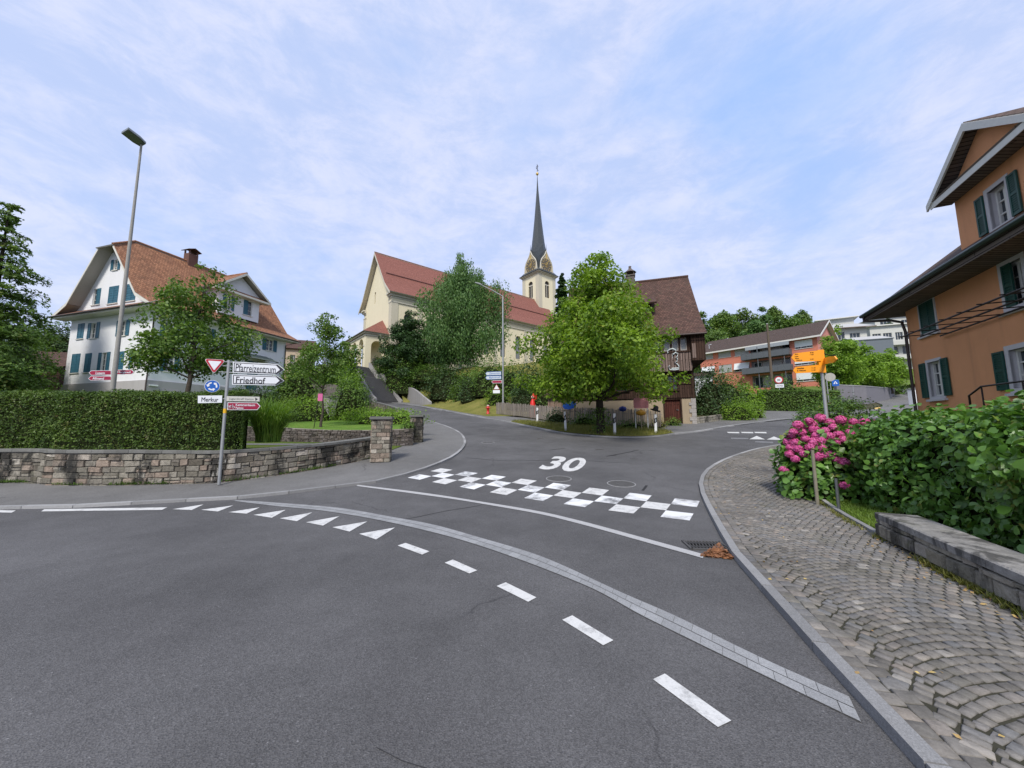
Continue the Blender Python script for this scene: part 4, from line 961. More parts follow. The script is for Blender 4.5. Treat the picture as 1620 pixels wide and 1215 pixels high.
mb.tube([(-.9, WC / 2, zrc + .03), (LC + .9, WC / 2, zrc + .03)], .13, 6)
rf = mb.build('roof', [M_TILE2, M_PIL], CH)
mb = MB(); mb.T = TC; ys = yb3 + (WC / 2 - yb3) * .32; zs = zb3 + (zrc - zb3) * .32
for f in (0,): mb.tube([(0, ys - .08, zs + .12), (LC, ys - .08, zs + .12)], .09, 5)
mb.build('snow_guard', simple('dark_red_metal', (.13, .05, .04), .6), rf)
mb = MB(); mb.T = TC
for f in (lambda y: y, lambda y: WC - y):
    for (ya, za), (yb2, zb2) in (((eoc, zec), (yb3, zb3)), ((yb3, zb3), (WC / 2, zrc))):
        a, b = Vector((-.93, f(ya), za - .02)), Vector((-.93, f(yb2), zb2 - .02)); mb.prism([a, b, b - Vector((0, 0, .5)), a - Vector((0, 0, .42))], (.12, 0, 0))
mb.build('verge_board', M_LIGHTST, rf)
# porch
PO = thing; pd = 3.9; py0, py1 = 1.0, 13.2; zpt = onwall(577, 524, TC, 'side', -pd)[1] - .3; zpb = 11.0
pa = []; yc, _ = onwall(570.5, 560, TC, 'side', -pd); za_ = onwall(570.5, 537, TC, 'side', -pd)[1]; hw2 = 1.15
spc = 3.6
ycs = [yc + k * spc for k in range(3)]
mb = MB(); mb.T = TC
arch_panel(mb, (-pd, py1, 0), (0, -1, 0), py1 - py0, zpb - 3, zpt, [(py1 - y, hw2, zpb, za_ - hw2) for y in ycs], .5)
arch_panel(mb, (-pd, py0, 0), (1, 0, 0), pd, zpb - 3, zpt, [(pd / 2, 1.0, zpb, za_ - hw2 - .3)], .5)
for y in ycs: mb.poly([(-pd + .5, y + 1.9, zpb - 1), (-pd + .5, y + hw2, zpb - 1), (-pd + .5, y + hw2, zpt), (-pd + .5, y + 1.9, zpt)])
mb.bx(-pd, 0, py0 + .1, py1 - .1, zpb - 2, zpb - .05); mb.bx(-pd, 0, py0 + .05, py1 - .05, zpt - .3, zpt - .02)
por = mb.build('porch', M_CREAM, CH)
mb = MB(); mb.T = TC
for d, z0, z1 in ((.12, zpt - .5, zpt - .3), (.3, zpt - .12, zpt + .15)): mb.bx(-pd - d, .0, py0 - d, py0 - .002, z0, z1); mb.bx(-pd - d, -pd - .002, py0 - .002, py1 + d, z0, z1)
for y in [yc - hw2 - .35] + [y + spc / 2 for y in ycs]: mb.bx(-pd - .07, -pd - .002, y - .3, y + .3, za_ - hw2 - .35, za_ - hw2 - .1)
mb.build('cornice', M_LIGHTST, por)
mb = MB(); mb.T = TC; zpr = onwall(606, 506, TC, 'side', 0)[1]
E = [(-pd - .6, py0 - .6, zpt + .16), (-pd - .6, py1 + .6, zpt + .16), (.05, py1 + .6, zpt + .16), (.05, py0 - .6, zpt + .16)]
slab(mb, [E[0], E[1], (.05, py1 - 3.2, zpr), (.05, py0 + 3.2, zpr)], .1); slab(mb, [E[0], E[3], (.05, py0 + 3.2, zpr)], .1); slab(mb, [E[1], E[2], (.05, py1 - 3.2, zpr)], .1)
mb.build('roof', [M_TILE2, M_PIL], por)
mb = MB(); mb.T = TC; mb.bx(-.08, -.01, 5.6, 8.4, zpb, zpb + 3.4); mb.build('door', simple('brown_door', (.14, .09, .06), .6), CH)
# tower
tcn = at(852.5, 445, 97.); tc_ = TC.inverted() @ Vector((tcn.x, tcn.y, 0)); a = 3.15; TT = TC @ Matrix.Translation((tc_.x, tc_.y, 0))
nc = TT @ Vector((0, -a, 0)); zt0 = zat(*flat_v(TT @ Vector((-a, -a, 0))), 425) if False else None
kc = TT @ Vector((-a, -a, 0)); zto = zat(kc.x, kc.y, 431); 
TW = MB(); TW.T = TT; zbel = zat(kc.x, kc.y, 443); hwb = .85
for k in range(4):
    M = Matrix.Rotation(k * math.pi / 2, 4, 'Z'); TW.T = TT @ M
    arch_panel(TW, (-a, -a, 0), (1, 0, 0), 2 * a, zgr, zto, [(a, hwb, zto - 6.2, zto - 2.4)], .35)
tw = TW.build('tower', M_CREAM, CH)
M_LOU = simple('dark_louvre', (.035, .03, .025), .7)
for k in range(4):
    mb = MB(); mb.T = TT @ Matrix.Rotation(k * math.pi / 2, 4, 'Z'); mb.bx(-a - .06, -a + 1.15, -a - .06, -a - .002, zgr, zto); mb.bx(-a - .06, -a - .002, -a - .002, -a + 1.15, zgr, zto)
    mb.build('pilaster', M_PIL, tw)
for k in range(4):
    mb = MB(); mb.T = TT @ Matrix.Rotation(k * math.pi / 2, 4, 'Z'); mb.poly([(p, -a + .3, q) for p, q in arch_shape(0, hwb, zto - 6.2, zto - 2.4)[::-1]])
    lo = mb.build('belfry_louvre', M_LOU, tw)
    mb = MB(); mb.T = TT @ Matrix.Rotation(k * math.pi / 2, 4, 'Z'); mb.bx(-.06, .06, -a + .18, -a + .28, zto - 6.2, zto - 2.6); mb.bx(-hwb, hwb, -a + .17, -a + .29, zto - 2.75, zto - 2.5)
    mb.build('tracery', M_LIGHTST, tw)
mb = MB(); mb.T = TT
for d, z0, z1 in ((.25, zto, zto + .25), (.55, zto + .25, zto + .5)): mb.bx(-a - d, a + d, -a - d, a + d, z0, z1 - .004)
mb.build('cornice', M_PIL, tw)
# spire: square flare to octagon
M_SLATE = simple('dark_spire_shingle', (.035, .042, .045), .45, .5, 0, .35, 3, .02)
ztip = zat(tcn.x, tcn.y, 277); zc0 = zto + .5; Hs = ztip - zc0
rings = [(0, 4.0, 1), (.012, 3.55, 1), (.04, 2.9, 1), (.10, 2.35, .9), (.16, 2.2, .6), (.22, 2.12, .25), (.30, 1.85, .0), (.42, 1.42, 0), (.55, 1.02, 0), (.70, .62, 0), (.84, .28, 0), (.93, .13, 0), (1, .05, 0)]
P = []
for t, r, sq in rings:
    for k in range(8):
        q = math.pi / 4 * k; corner = k % 2 == 1; rr = r * (1.0 + (.41 if corner else 0) * sq) / (1 if sq else 1); rr = r * (1 + .38 * sq) if corner else r * (1 + (.0) * sq)
        P.append((rr * math.cos(q), rr * math.sin(q), zc0 + t * Hs))
mb = MB(); mb.T = TT; n = len(rings)
mb.mesh(P, [(i * 8 + k, i * 8 + (k + 1) % 8, i * 8 + 8 + (k + 1) % 8, i * 8 + 8 + k) for i in range(n - 1) for k in range(8)]); mb.mesh(P[:8], [tuple(range(8))[::-1]])
mb.build('spire', M_SLATE, tw)
M_GOLD = simple('gold_leaf', (.62, .42, .12), .35, .5, .6, .3, 6); M_DIAL = simple('clock_dial', (.10, .085, .06), .5); M_CLK = simple('clock_field', (.45, .38, .24), .6, .3, 0, .3, 3)
og = [(-2.75, 0), (-2.6, .7), (-2.45, 1.8), (-2.35, 2.8), (-2.0, 3.8), (-1.35, 4.6), (-.75, 5.3), (-.3, 6.1), (0, 6.9)]
ogf = og + [(-x, z) for x, z in og[-2::-1]]
for k in range(4):
    Tk = TT @ Matrix.Rotation(k * math.pi / 2, 4, 'Z'); mb = MB(); mb.T = Tk; y = -a + .15
    mb.prism([(x * .93, y, zc0 - .05 + z * .93) for x, z in ogf], (0, .3, 0))
    g = mb.build('clock_gable', M_CLK, tw)
    mb = MB(); mb.T = Tk; mb.tube([(x * .95, y - .02, zc0 + z * .95) for x, z in ogf], .15, 6); mb.build('gable_moulding', M_LIGHTST, g)
    mb = MB(); mb.T = Tk
    # swept roof behind the gable
    for (x0, z0), (x1, z1) in zip(ogf, ogf[1:]): mb.poly([(x0, y + .05, zc0 + z0), (x0 * .6, -.3, zc0 + z0 + .3), (x1 * .6, -.3, zc0 + z1 + .3), (x1, y + .05, zc0 + z1)], 0, True)
    mb.tube([(0, y, zc0 + 6.6), (0, y, zc0 + 8.4)], [.09, .02], 5); mb.build('gable_roof', M_SLATE, g)
    mb = MB(); mb.T = Tk; zcc = zc0 + 2.45
    for j in range(12):
        q = math.pi / 6 * j; mb.box((math.sin(q) * 1.45, y - .04, zcc + math.cos(q) * 1.45), (.16, .05, .5), 0, rot=Matrix.Rotation(q, 3, 'Y'))
    mb.box((.25, y - .07, zcc + .5), (.13, .04, 1.3), 0, rot=Matrix.Rotation(.45, 3, 'Y')); mb.box((-.45, y - .07, zcc + .1), (.14, .04, .95), 0, rot=Matrix.Rotation(-1.35, 3, 'Y'))
    for j in range(10):
        q = math.pi / 5 * j; mb.tube([(math.sin(q) * .25, y - .05, zcc + math.cos(q) * .25), (math.sin(q) * .8, y - .05, zcc + math.cos(q) * .8)], .05, 4)
    for sx in (-1, 1): mb.box((sx * 1.75, y - .03, zc0 + .55), (.5, .04, .7), 0, rot=Matrix.Rotation(sx * .5, 3, 'Y'))
    mb.prism([(math.sin(R(15 * j)) * 1.85, y - .03, zcc + math.cos(R(15 * j)) * 1.85) for j in range(24)], (0, .03, 0), 1)
    mb.box((0, y - .03, zc0 + 4.85), (.35, .04, 1.3)); mb.build('clock_face', [M_GOLD, M_DIAL], g)
mb = MB(); mb.T = TT; mb.lathe((0, 0, ztip - .1), [(.02, 0), (.3, .15), (.42, .45), (.3, .75), (.02, .9)], 12); mb.build('finial_ball', M_GOLD, tw)
mb = MB(); mb.T = TT @ Matrix.Rotation(R(20), 4, 'Z'); mb.tube([(0, 0, ztip + .7), (0, 0, ztip + 3.3)], .06, 5); mb.bx(-.75, .75, -.05, .05, ztip + 1.7, ztip + 1.85); mb.bx(-.45, .45, -.05, .05, ztip + 2.3, ztip + 2.42); mb.box((.25, 0, ztip + 3.0), (.7, .05, .35)); mb.build('weathervane', M_RUSTP, tw)
# ================================================================== old wooden house behind the big tree
Rr0 = at(1100, 655, 26.); U = Vector((.955, -.297, 0)); LW_ = 8.5; O_ = Rr0 - U * LW_; TW_ = frameT(O_, U)
zg = hgt(Rr0.x, Rr0.y) + .04
OH = thing('wooden_house', (Rr0.x - U.x * 5, Rr0.y - U.y * 5, zg), 'old dark timber house with steep brown roof and gallery behind the big green tree', 'house')
WX = lambda px, py, off=0: onwall(px, py, TW_, 'front', off)
zpl_ = WX(1085, 630)[1]; M_YP = plaster('ochre_plaster', (.36, .29, .20), .35, .5, .01); M_DOORW = planks('dark_red_boards', (.05, .018, .014), (.085, .03, .022), .12)
ddx0, ddx1, ddz = WX(1052, 650)[0], WX(1077, 650)[0], WX(1065, 632)[1]
mb = MB(); mb.T = TW_; DP = 9.5
mb.panel((0, 0, 0), (1, 0, 0), LW_, zg - 1, zpl_, [(ddx0, ddx1, zg, ddz), (1.0, 1.7, zg + .5, zg + 1.1)], .25)
mb.panel((-2.1, .3, 0), (1, 0, 0), 2.1, zg - 1, zpl_ - .5); mb.panel((-2.1, 4, 0), (0, -1, 0), 3.7, zg - 1, zpl_ - .5)
mb.panel((0, DP, 0), (0, -1, 0), DP, zg - 1, zpl_); mb.panel((LW_, 0, 0), (0, 1, 0), DP, zg - 1, zpl_); mb.panel((LW_, DP, 0), (-1, 0, 0), LW_, zg - 1, zpl_)
mb.build('base_wall', M_YP, OH)
mb = MB(); mb.T = TW_; mb.panel((-2.1, .28, 0), (1, 0, 0), 2.1, zpl_ - .5, zpl_ + .5); mb.panel((-2.12, 4, 0), (0, -1, 0), 3.72, zpl_ - .5, zpl_ + 1.2, prof=[(0, zpl_ - .5), (3.72, zpl_ - .5), (3.72, zpl_ + .5), (0, zpl_ + 1.2)]); mb.build('annex_boarding', planks('light_boards', (.13, .09, .07), (.24, .17, .13), .14), OH)
mb = MB(); mb.T = TW_; slab(mb, [(-2.5, -.1, zpl_ + .5), (-.05, -.1, zpl_ + .5), (-.05, 4.2, zpl_ + 1.3), (-2.5, 4.2, zpl_ + 1.3)], .1); mb.build('annex_roof', [M_TILE3, M_DKWOOD], OH)
mb = MB(); mb.T = TW_; rnd = random.Random(3); z = zg - .3; k = 0
while z < zpl_ - .05:
    h = rnd.uniform(.22, .34); w = .28 if k % 2 else .42; mb.bx(LW_ - w + .05, LW_ + .08, -.06, .2, z, min(zpl_ - .01, z + h - .015)); z += h; k += 1
mb.box((LW_ - .1, 0, (zg + zpl_) / 2 - .2), (.2, .1, zpl_ - zg)); mb.build('corner_stones', simple('grey_quoin', (.33, .31, .29), .9, .2, 0, .3, 5, .02), OH, bevel=.01)
mb = MB(); mb.T = TW_; mb.bx(ddx0 + .02, ddx1 - .02, .12, .16, zg, ddz - .02); d_ = mb.build('door', M_DOORW, OH)
mb = MB(); mb.T = TW_; mb.bx(ddx1 - .18, ddx1 - .14, .07, .12, zg + .95, zg + 1.05); mb.bx(ddx1 - .28, ddx1 - .14, .06, .08, zg + 1.0, zg + 1.03); mb.build('handle', M_METAL, d_)
mb = MB(); mb.T = TW_; mb.bx(ddx0 - .1, ddx0, -.03, .1, zg, ddz + .1); mb.bx(ddx1, ddx1 + .1, -.03, .1, zg, ddz + .1); mb.bx(ddx0, ddx1, -.028, .1, ddz, ddz + .1); mb.build('frame', M_DKWOOD, d_)
zev = WX(1100, 527, -1.1)[1]; zgal1 = WX(1085, 584, -.5)[1]; zgal0 = WX(1085, 557, -.5)[1]; zgw = WX(1070, 535, -.5)[1]
tw0, tw1 = WX(1056, 605)[0], WX(1072, 605)[0]; tz0, tz1 = WX(1065, 617)[1], WX(1065, 594)[1]
mb = MB(); mb.T = TW_
mb.panel((0, -.03, 0), (1, 0, 0), LW_ + .05, zpl_, zgw + .6, [(tw0, tw1, tz0, tz1), (1.0, 1.9, tz0, tz1), (3.2, 4.1, tz0, tz1)], .1)
for z in (zpl_ + .05, (zpl_ + zgal1) / 2): mb.bx(-.03, LW_ + .08, -.09, -.032, z, z + .18)
for x in (.0, 2.4, 4.6, LW_ - .15): mb.bx(x, x + .2, -.085, -.034, zpl_, zgal1)
zrg = None
rp = TW_ @ Vector((LW_ + .3, DP / 2, 0)); zrg = zat(rp.x, rp.y, 438.5)
gp2 = [(-.05, zpl_), (DP + .05, zpl_), (DP + .05, zgw + .6), (DP / 2, zrg - .35), (-.05, zgw + .6)]
mb.panel((LW_ + .03, 0, 0), (0, 1, 0), DP, zpl_, zrg, prof=gp2); mb.panel((-.03, DP, 0), (0, -1, 0), DP, zpl_, zrg, prof=[(DP - a, b) for a, b in gp2][::-1]); mb.panel((LW_, DP + .03, 0), (-1, 0, 0), LW_, zpl_, zgw + .6)
mb.build('timber_wall', M_DKWOOD, OH)
for a, b in ((tw0, tw1), (1.0, 1.9), (3.2, 4.1)): win(OH, TW_, 'front', a, b, tz0, tz1, off=-.03, fr=M_DKWOOD, mull=1, bars=1, rev=.08)
# glazed gallery
ga, gb = 2.2, WX(1094.5, 570, -.5)[0]; go = -.55
mb = MB(); mb.T = TW_; M_BAL = planks('grey_weathered_boards', (.12, .085, .07), (.20, .15, .13), .14)
mb.bx(ga, gb, go, -.09, zgal1, zgal1 + .06); n = int((gb - ga) / .19)
for k in range(n): x = ga + (gb - ga) * k / n; mb.bx(x, x + .16, go - .03 - .012 * (k % 2), go + .012, zgal1 - .12, zgal0)
mb.bx(gb - .06, gb, go, -.09, zgal1, zgal0); gal = mb.build('gallery', M_BAL, OH)
mb = MB(); mb.T = TW_; mb.bx(ga - .05, gb + .05, go - .1, go + .04, zgal0, zgal0 + .1); mb.bx(ga - .05, gb + .05, go - .05, go + .05, zgw, zgw + .14); mb.bx(ga, gb, go, -.09, zgw + .14, zgw + .2)
g0, g1 = WX(1087.5, 545, -.5)[0], gb
mb.bx(g0, g1, go, go + .06, zgal0 + .1, zgw); mb.build('gallery_beam', M_DKWOOD, gal)
cols = [g0 - (g0 - WX(1048, 545, -.5)[0]) * k / 3 for k in range(6)]
for a, b in zip(cols[1:], cols): 
    if a > ga: win(gal, TW_, 'front', a + .07, b - .07, zgal0 + .12, zgw - .02, off=go - .05, gl=M_GLC, mull=0, bars=0, rev=.07, sill=False, fr=simple('weathered_white', (.30, .28, .26), .8) if a == cols[1] else bpy.data.materials['weathered_white'])
    mb = MB(); mb.T = TW_; mb.bx(b - .06, b + .06, go - .04, go + .06, zgal0 + .1, zgw); mb.build('post', M_DKWOOD, gal)
mb = MB(); mb.T = TW_; mb.bx(gb - .05, LW_ + .75, -.85, DP - .3, WX(1100, 571, -.5)[1], zev + .1); mb.build('boarded_bay', M_DKWOOD, OH)
mb = MB(); mb.T = TW_; a0, b0 = WX(1095, 545, -.9)[0], WX(1100.5, 545, -.9)[0]; zz0, zz1 = WX(1097, 566, -.9)[1], WX(1097, 543, -.9)[1]
mb.bx(a0, b0, -.87, -.853, zz0, zz1); mb.build('bay_shutter', M_BAL, OH)
# roof
mb = MB(); mb.T = TW_; eo_ = -1.15; xr = LW_ + .85; rs_ = (zrg - zev) / (DP / 2 - eo_)
for f in (lambda y: y, lambda y: DP - y):
    yk = .6; zk_ = zev + rs_ * (yk - eo_) * .86
    slab(mb, [(-.8, f(eo_), zev), (xr, f(eo_), zev), (xr, f(yk), zk_), (-.8, f(yk), zk_)], .16); slab(mb, [(-.8, f(yk), zk_), (xr, f(yk), zk_), (xr, DP / 2, zrg), (-.8, DP / 2, zrg)], .16)
mb.tube([(-.8, DP / 2, zrg), (xr + .02, DP / 2, zrg)], .12, 6); rf = mb.build('roof', [M_TILE3, M_DKWOOD], OH)
mb = MB(); mb.T = TW_; mb.tube([(-.8, eo_ - .06, zev - .06), (xr, eo_ - .06, zev - .06)], .06, 6); mb.build('gutter', M_RUSTP, rf)
cx, cz = onwall(997, 436, TW_, 'front', DP / 2); mb = MB(); mb.T = TW_; mb.bx(cx - .35, cx + .35, DP / 2 - .3, DP / 2 + .3, zrg - .5, cz - .1); mb.bx(cx - .42, cx + .42, DP / 2 - .37, DP / 2 + .37, cz - .12, cz - .02)
for a in (-.3, .3):
    for b in (-.25, .25): mb.bx(cx + a - .04, cx + a + .04, DP / 2 + b - .04, DP / 2 + b + .04, cz - .02, cz + .25)
mb.lathe((cx, DP / 2, cz + .25), [(.55, 0), (.4, .12), (.15, .35), (.1, .5), (.14, .58), (.02, .66)], 8); mb.build('chimney', simple('old_chimney', (.11, .09, .08), .9), rf)
dx_, dz_ = onwall(1013, 497, TW_, 'front', 1.0); mb = MB(); mb.T = TW_
mb.bx(dx_ - .9, dx_ + .8, .9, 3, dz_ - .6, dz_ + .8); slab(mb, [(dx_ - 1.6, .4, dz_ + .7), (dx_ + 1.2, .4, dz_ + .7), (dx_ + 1.2, 3.2, dz_ + 2.1), (dx_ - 1.6, 3.2, dz_ + 2.1)], .12, 1, 0); mb.build('dormer', [M_DKWOOD, M_TILE3], rf)
# white scrolled ornament on the gallery
ox, oz = WX(1064, 572, -.6); mb = MB(); mb.T = TW_; M_ORN = simple('white_wrought_iron', (.62, .70, .70), .5, .4)
pts = [(-.28, .62), (-.30, .78), (-.15, .88), (.05, .92), (.2, .85), (.25, .66), (.1, .52), (0, .5), (.22, .62), (.36, .55), (.33, .35), (.2, .28), (.33, .2), (.28, .0), (.12, -.08), (.3, -.2), (.38, -.35), (.38, -.58), (.1, -.62), (-.2, -.58), (-.32, -.35), (-.2, -.3)]
mb.tube([(ox + a, go - .12, oz + b) for a, b in pts], .035, 5); mb.tube([(ox, go - .12, oz + .5), (ox, go + .02, oz + .1)], .02, 4); mb.tube([(ox + .38, go - .12, oz - .5), (ox - .1, go - .12, oz - .5)], .04, 4); mb.build('ornament', M_ORN, OH)
# ================================================================== red building
B_ = at(1295, 560, 67.); T_ = 21.6; UR = Vector((.6, -.8, 0)); OR_ = B_ - UR * T_; TR = frameT(OR_, UR); DR = 12.5
RB = thing('red_building', (B_.x, B_.y, hgt(B_.x, B_.y)), 'long salmon red three storey building with grey balconies on the slope', 'apartment building')
RX = lambda px, py, off=0: onwall(px, py, TR, 'front', off)
M_RED = plaster('salmon_plaster', (.56, .20, .14), .15, .15); M_RED2 = plaster('rose_plaster', (.55, .24, .20), .12, .12); M_BLIND = simple('grey_blind', (.36, .37, .36), .6, .3, 0, .12); M_AWN = simple('white_awning', (.66, .69, .70), .7, .2, 0, .08); M_BG = simple('grey_balcony', (.12, .13, .14), .5, .4, .3, .2)
ztR = RX(1290, 532)[1]; z0R = hgt(B_.x, B_.y) - 3
rw = []
for px0, px1, py0, py1, k in ((1108, 1128, 558.5, 568.5, 'b'), (1136, 1156, 555.5, 565.5, 'b'), (1162, 1184.5, 552, 562.5, 'b'), (1110.5, 1131, 580, 590, 'a'), (1137, 1158, 577, 589, 'b'), (1162, 1186, 574, 587, 'a'),
        (1257, 1285.5, 538, 551, 'w'), (1257, 1288.5, 564, 577, 'w'), (1260, 1291, 589, 603, 'w')):
    xa, xb = RX(px0, (py0 + py1) / 2)[0], RX(px1, (py0 + py1) / 2)[0]; xm = (px0 + px1) / 2; rw.append((xa, xb, RX(xm, py1)[1], RX(xm, py0)[1], k))
bx0, bx1 = RX(1187, 560)[0], RX(1249, 545)[0]
fl = [RX(1218, 565)[1], RX(1218, 588.5)[1]]; fh = fl[0] - fl[1]; rec = []
for z in (fl[0], fl[1], fl[1] - fh): rec.append((bx0, bx1, z, min(z + fh * .84, ztR - .25)))
mb = MB(); mb.T = TR; mb.panel((0, 0, 0), (1, 0, 0), T_, z0R, ztR, [r[:4] for r in rw] + rec, .18)
rz = onwall(1312, 512, TR, 'side', T_)[1]; 
pr = [(0, z0R), (DR, z0R), (DR, ztR), (DR / 2, rz - .3), (0, ztR)]
mb.panel((0, DR, 0), (0, -1, 0), DR, z0R, rz, prof=[(DR - a, b) for a, b in pr][::-1]); mb.panel((T_, DR, 0), (-1, 0, 0), T_, z0R, ztR); mb.build('wall', M_RED, RB)
sw = [(3.2, 3.9, ztR - 2.3, ztR - 1.2), (5.0, 6.6, ztR - 2.4, ztR - 1.2), (3.2, 3.9, ztR - 5.3, ztR - 4.2), (5.0, 6.6, ztR - 5.3, ztR - 4.2)]
mb = MB(); mb.T = TR; mb.panel((T_, 0, 0), (0, 1, 0), DR, z0R, rz, sw, .18, pr); mb.build('end_wall', M_RED2, RB)
for y0, y1, z0, z1 in sw:
    mb = MB(); mb.T = TR; mb.bx(T_ - .2, T_ - .17, y0, y1, z0, z1); w_ = mb.build('window', M_GL, RB)
    mb = MB(); mb.T = TR; mb.bx(T_ - .165, T_ - .1, y0, y0 + .07, z0, z1); mb.bx(T_ - .165, T_ - .1, y1 - .07, y1, z0, z1); mb.bx(T_ - .165, T_ - .1, y0 + .07, y1 - .07, z1 - .07, z1); mb.build('frame', M_FR, w_)
for xa, xb, z0, z1, k in rw:
    w_ = win(RB, TR, 'front', xa, xb, z0, z1, mull=2, bars=0, rev=.18)
    mb = MB(); mb.T = TR; mb.bx(xa + .02, xb - .02, .05, .09, z1 - (z1 - z0) * (.97 if k == 'b' else .3), z1); 
    mb.build('blind', M_BLIND if k == 'b' else M_AWN, w_)
    if k != 'b':
        mb = MB(); mb.T = TR; o = -.45 if k == 'a' else -.02; slab(mb, [(xa, .0, z1), (xb, .0, z1), (xb, o - .05, z0 + (z1 - z0) * .22), (xa, o - .05, z0 + (z1 - z0) * .22)], .03, 0, 0); mb.build('awning', M_AWN, w_)
M_INR = simple('loggia_wall', (.30, .26, .25), .8)
mb = MB(); mb.T = TR
for x0, x1, z0, z1 in rec:
    mb.bx(x0, x1, 1.3, 1.35, z0, z1); mb.bx(x0 - .04, x0, .18, 1.3, z0, z1); mb.bx(x1, x1 + .04, .18, 1.3, z0, z1); mb.bx(x0, x1, .0, 1.3, z0 - .1, z0 + .003); mb.bx(x0, x1, .18, 1.3, z1, z1 + .06)
mb.build('loggia', M_INR, RB)
for x0, x1, z0, z1 in rec:
    for k in range(4):
        a = x0 + (x1 - x0) * (k + .08) / 4; b = x0 + (x1 - x0) * (k + .86) / 4; mb = MB(); mb.T = TR; mb.bx(a, b, 1.24, 1.29, z0 + .1, z1 - .25); w_ = mb.build('balcony_window', M_BLIND if (k + int(z0)) % 3 else M_GL, RB)
        mb = MB(); mb.T = TR; mb.bx(a - .06, a, 1.2, 1.28, z0 + .05, z1 - .2); mb.bx(b, b + .06, 1.2, 1.28, z0 + .05, z1 - .2); mb.bx(a, b, 1.2, 1.28, z1 - .25, z1 - .19); mb.build('frame', M_FR, w_)
for i, z in enumerate(fl):
    mb = MB(); mb.T = TR; mb.bx(bx0 - 1.2, bx1 + .3, -1.7, .0 - .003, z - .14, z); mb.bx(bx0 - 1.2, bx1 + .3, -1.74, -1.70, z - .16, z + 1.0); mb.bx(bx0 - 1.2, bx0 - 1.16, -1.7, -.003, z, z + 1.0); mb.bx(bx1 + .26, bx1 + .3, -1.7, -.003, z, z + 1.0)
    b_ = mb.build('balcony', M_BG, RB)
    mb = MB(); mb.T = TR; mb.tube([(bx0 - 1.2, -1.72, z + 1.08), (bx1 + .3, -1.72, z + 1.08)], .03, 5)
    for k in range(9): x = bx0 - 1.2 + (bx1 - bx0 + 1.5) * k / 8; mb.bx(x - .015, x + .015, -1.76, -1.73, z - .1, z + 1.08)
    mb.build('rail', M_METAL, b_)
for x in (bx0 + 1.8, bx1 - .6): mb = MB(); mb.T = TR; mb.tube([(x, -1.5, z0R), (x, -1.5, fl[0] + (2.2 if x < bx0 + 2 else 0))], .08, 6); mb.build('balcony_post', M_BG, RB)
mb = MB(); mb.T = TR
for f in (lambda y: y, lambda y: DR - y): slab(mb, [(-.8, f(-.9), ztR - .02), (T_ + .7, f(-.9), ztR - .02), (T_ + .7, DR / 2, rz), (-.8, DR / 2, rz)], .18)
rf = mb.build('roof', [M_TILE4, M_SOFFIT], RB)
mb = MB(); mb.T = TR; mb.bx(-.8, T_ + .7, -1.02, -.9, ztR - .30, ztR + .0); mb.build('gutter', M_FR, rf)
mb = MB(); mb.T = TR
for f in (lambda y: y, lambda y: DR - y): a, b = Vector((T_ + .72, f(-.9), ztR)), Vector((T_ + .72, DR / 2, rz + .02)); mb.prism([a, b, b - Vector((0, 0, .35)), a - Vector((0, 0, .35))], (.06, 0, 0))
mb.build('verge_board', M_FR, rf)
mb = MB(); mb.T = TR; mb.bx(bx0 - .5, bx1 + .2, -1.15, -1.0, ztR - .95, ztR - .25); mb.build('awning_box', simple('grey_valance', (.28, .31, .33), .7), RB)
sx_ = 1.5; mb = MB(); mb.T = TR; mb.tube([(sx_, 1.5, ztR + .8), (sx_, 1.5, ztR + 2.2), (sx_ + .5, 1.5, ztR + 2.2)], .1, 6); mb.build('vent_pipe', M_AWN, rf)
# ================================================================== orange house on the right
CO = at(1441, 560, 14.); UO = Vector((-.4217, -.9067, 0)); TO = frameT(CO, UO); LO, DO = 15., 10.
OHo = thing('orange_house', (CO.x, CO.y, .9), 'orange rendered house with green louvred shutters and wide dark eaves above the leafy hedge', 'house')
M_OR = plaster('orange_render', (.84, .40, .20), .45, .4, .03); M_SILL = simple('pale_window_stone', (.52, .50, .50), .8, .2, 0, .1)
OX = lambda px, py, off=0: onwall(px, py, TO, 'front', off)
ow = []
def owin(px0, px1, pya, pyb, **k):
    xa, xb = OX(px0, (pya + pyb) / 2)[0], OX(px1, (pya + pyb) / 2)[0]; xm = (px0 + px1) / 2; ow.append((xa, xb, OX(xm, pyb)[1], OX(xm, pya)[1], k))
owin(1470.5, 1490.5, 571, 627, shut='lr', surround=.1); owin(1456, 1480, 476, 526, shut='c', surround=.09)
owin(1588, 1622, 412, 484, shut='h', surround=.12); owin(1600, 1640, 549, 613, shut='lr', surround=.13)
zw = OX(1437, 487)[1] + .1
tgx0, tgz = OX(1519, 380); gwx = [OX(1566, 330)[0], OX(1597, 330)[0]]; gwz = [OX(1581, 357)[1], OX(1581, 291)[1]]
tgw = 2 * ((gwx[0] + gwx[1]) / 2 - tgx0) + .9; 
mb = MB(); mb.T = TO
mb.panel((0, 0, 0), (1, 0, 0), LO, -.2, zw, [h[:4] for h in ow], .2, mr=1)
zpe_, xg = 0, 0
lt = OX(1467, 325, -.5); apx = OX(1524, 193, -.5)
half = apx[0] - lt[0]; rgt = apx[0] + half; gx_c = apx[0]
zge = lt[1]; zga = apx[1]
gwl, gwr = tgx0, 2 * gx_c - tgx0
mb.panel((gwl, 0, 0), (1, 0, 0), gwr - gwl, zw, zge + .1, [(gwx[0] - gwl, gwx[1] - gwl, gwz[0], gwz[1])], .2, mr=1)
mb.poly([(lt[0] + .5, -.18, zge), (rgt - .5, -.18, zge), (gx_c, -.18, zga - .15)])
mb.panel((gwl, 4, 0), (0, -1, 0), 4, zw, zge + .2); mb.panel((gwr, 0, 0), (0, 1, 0), 4, zw, zge + .2)
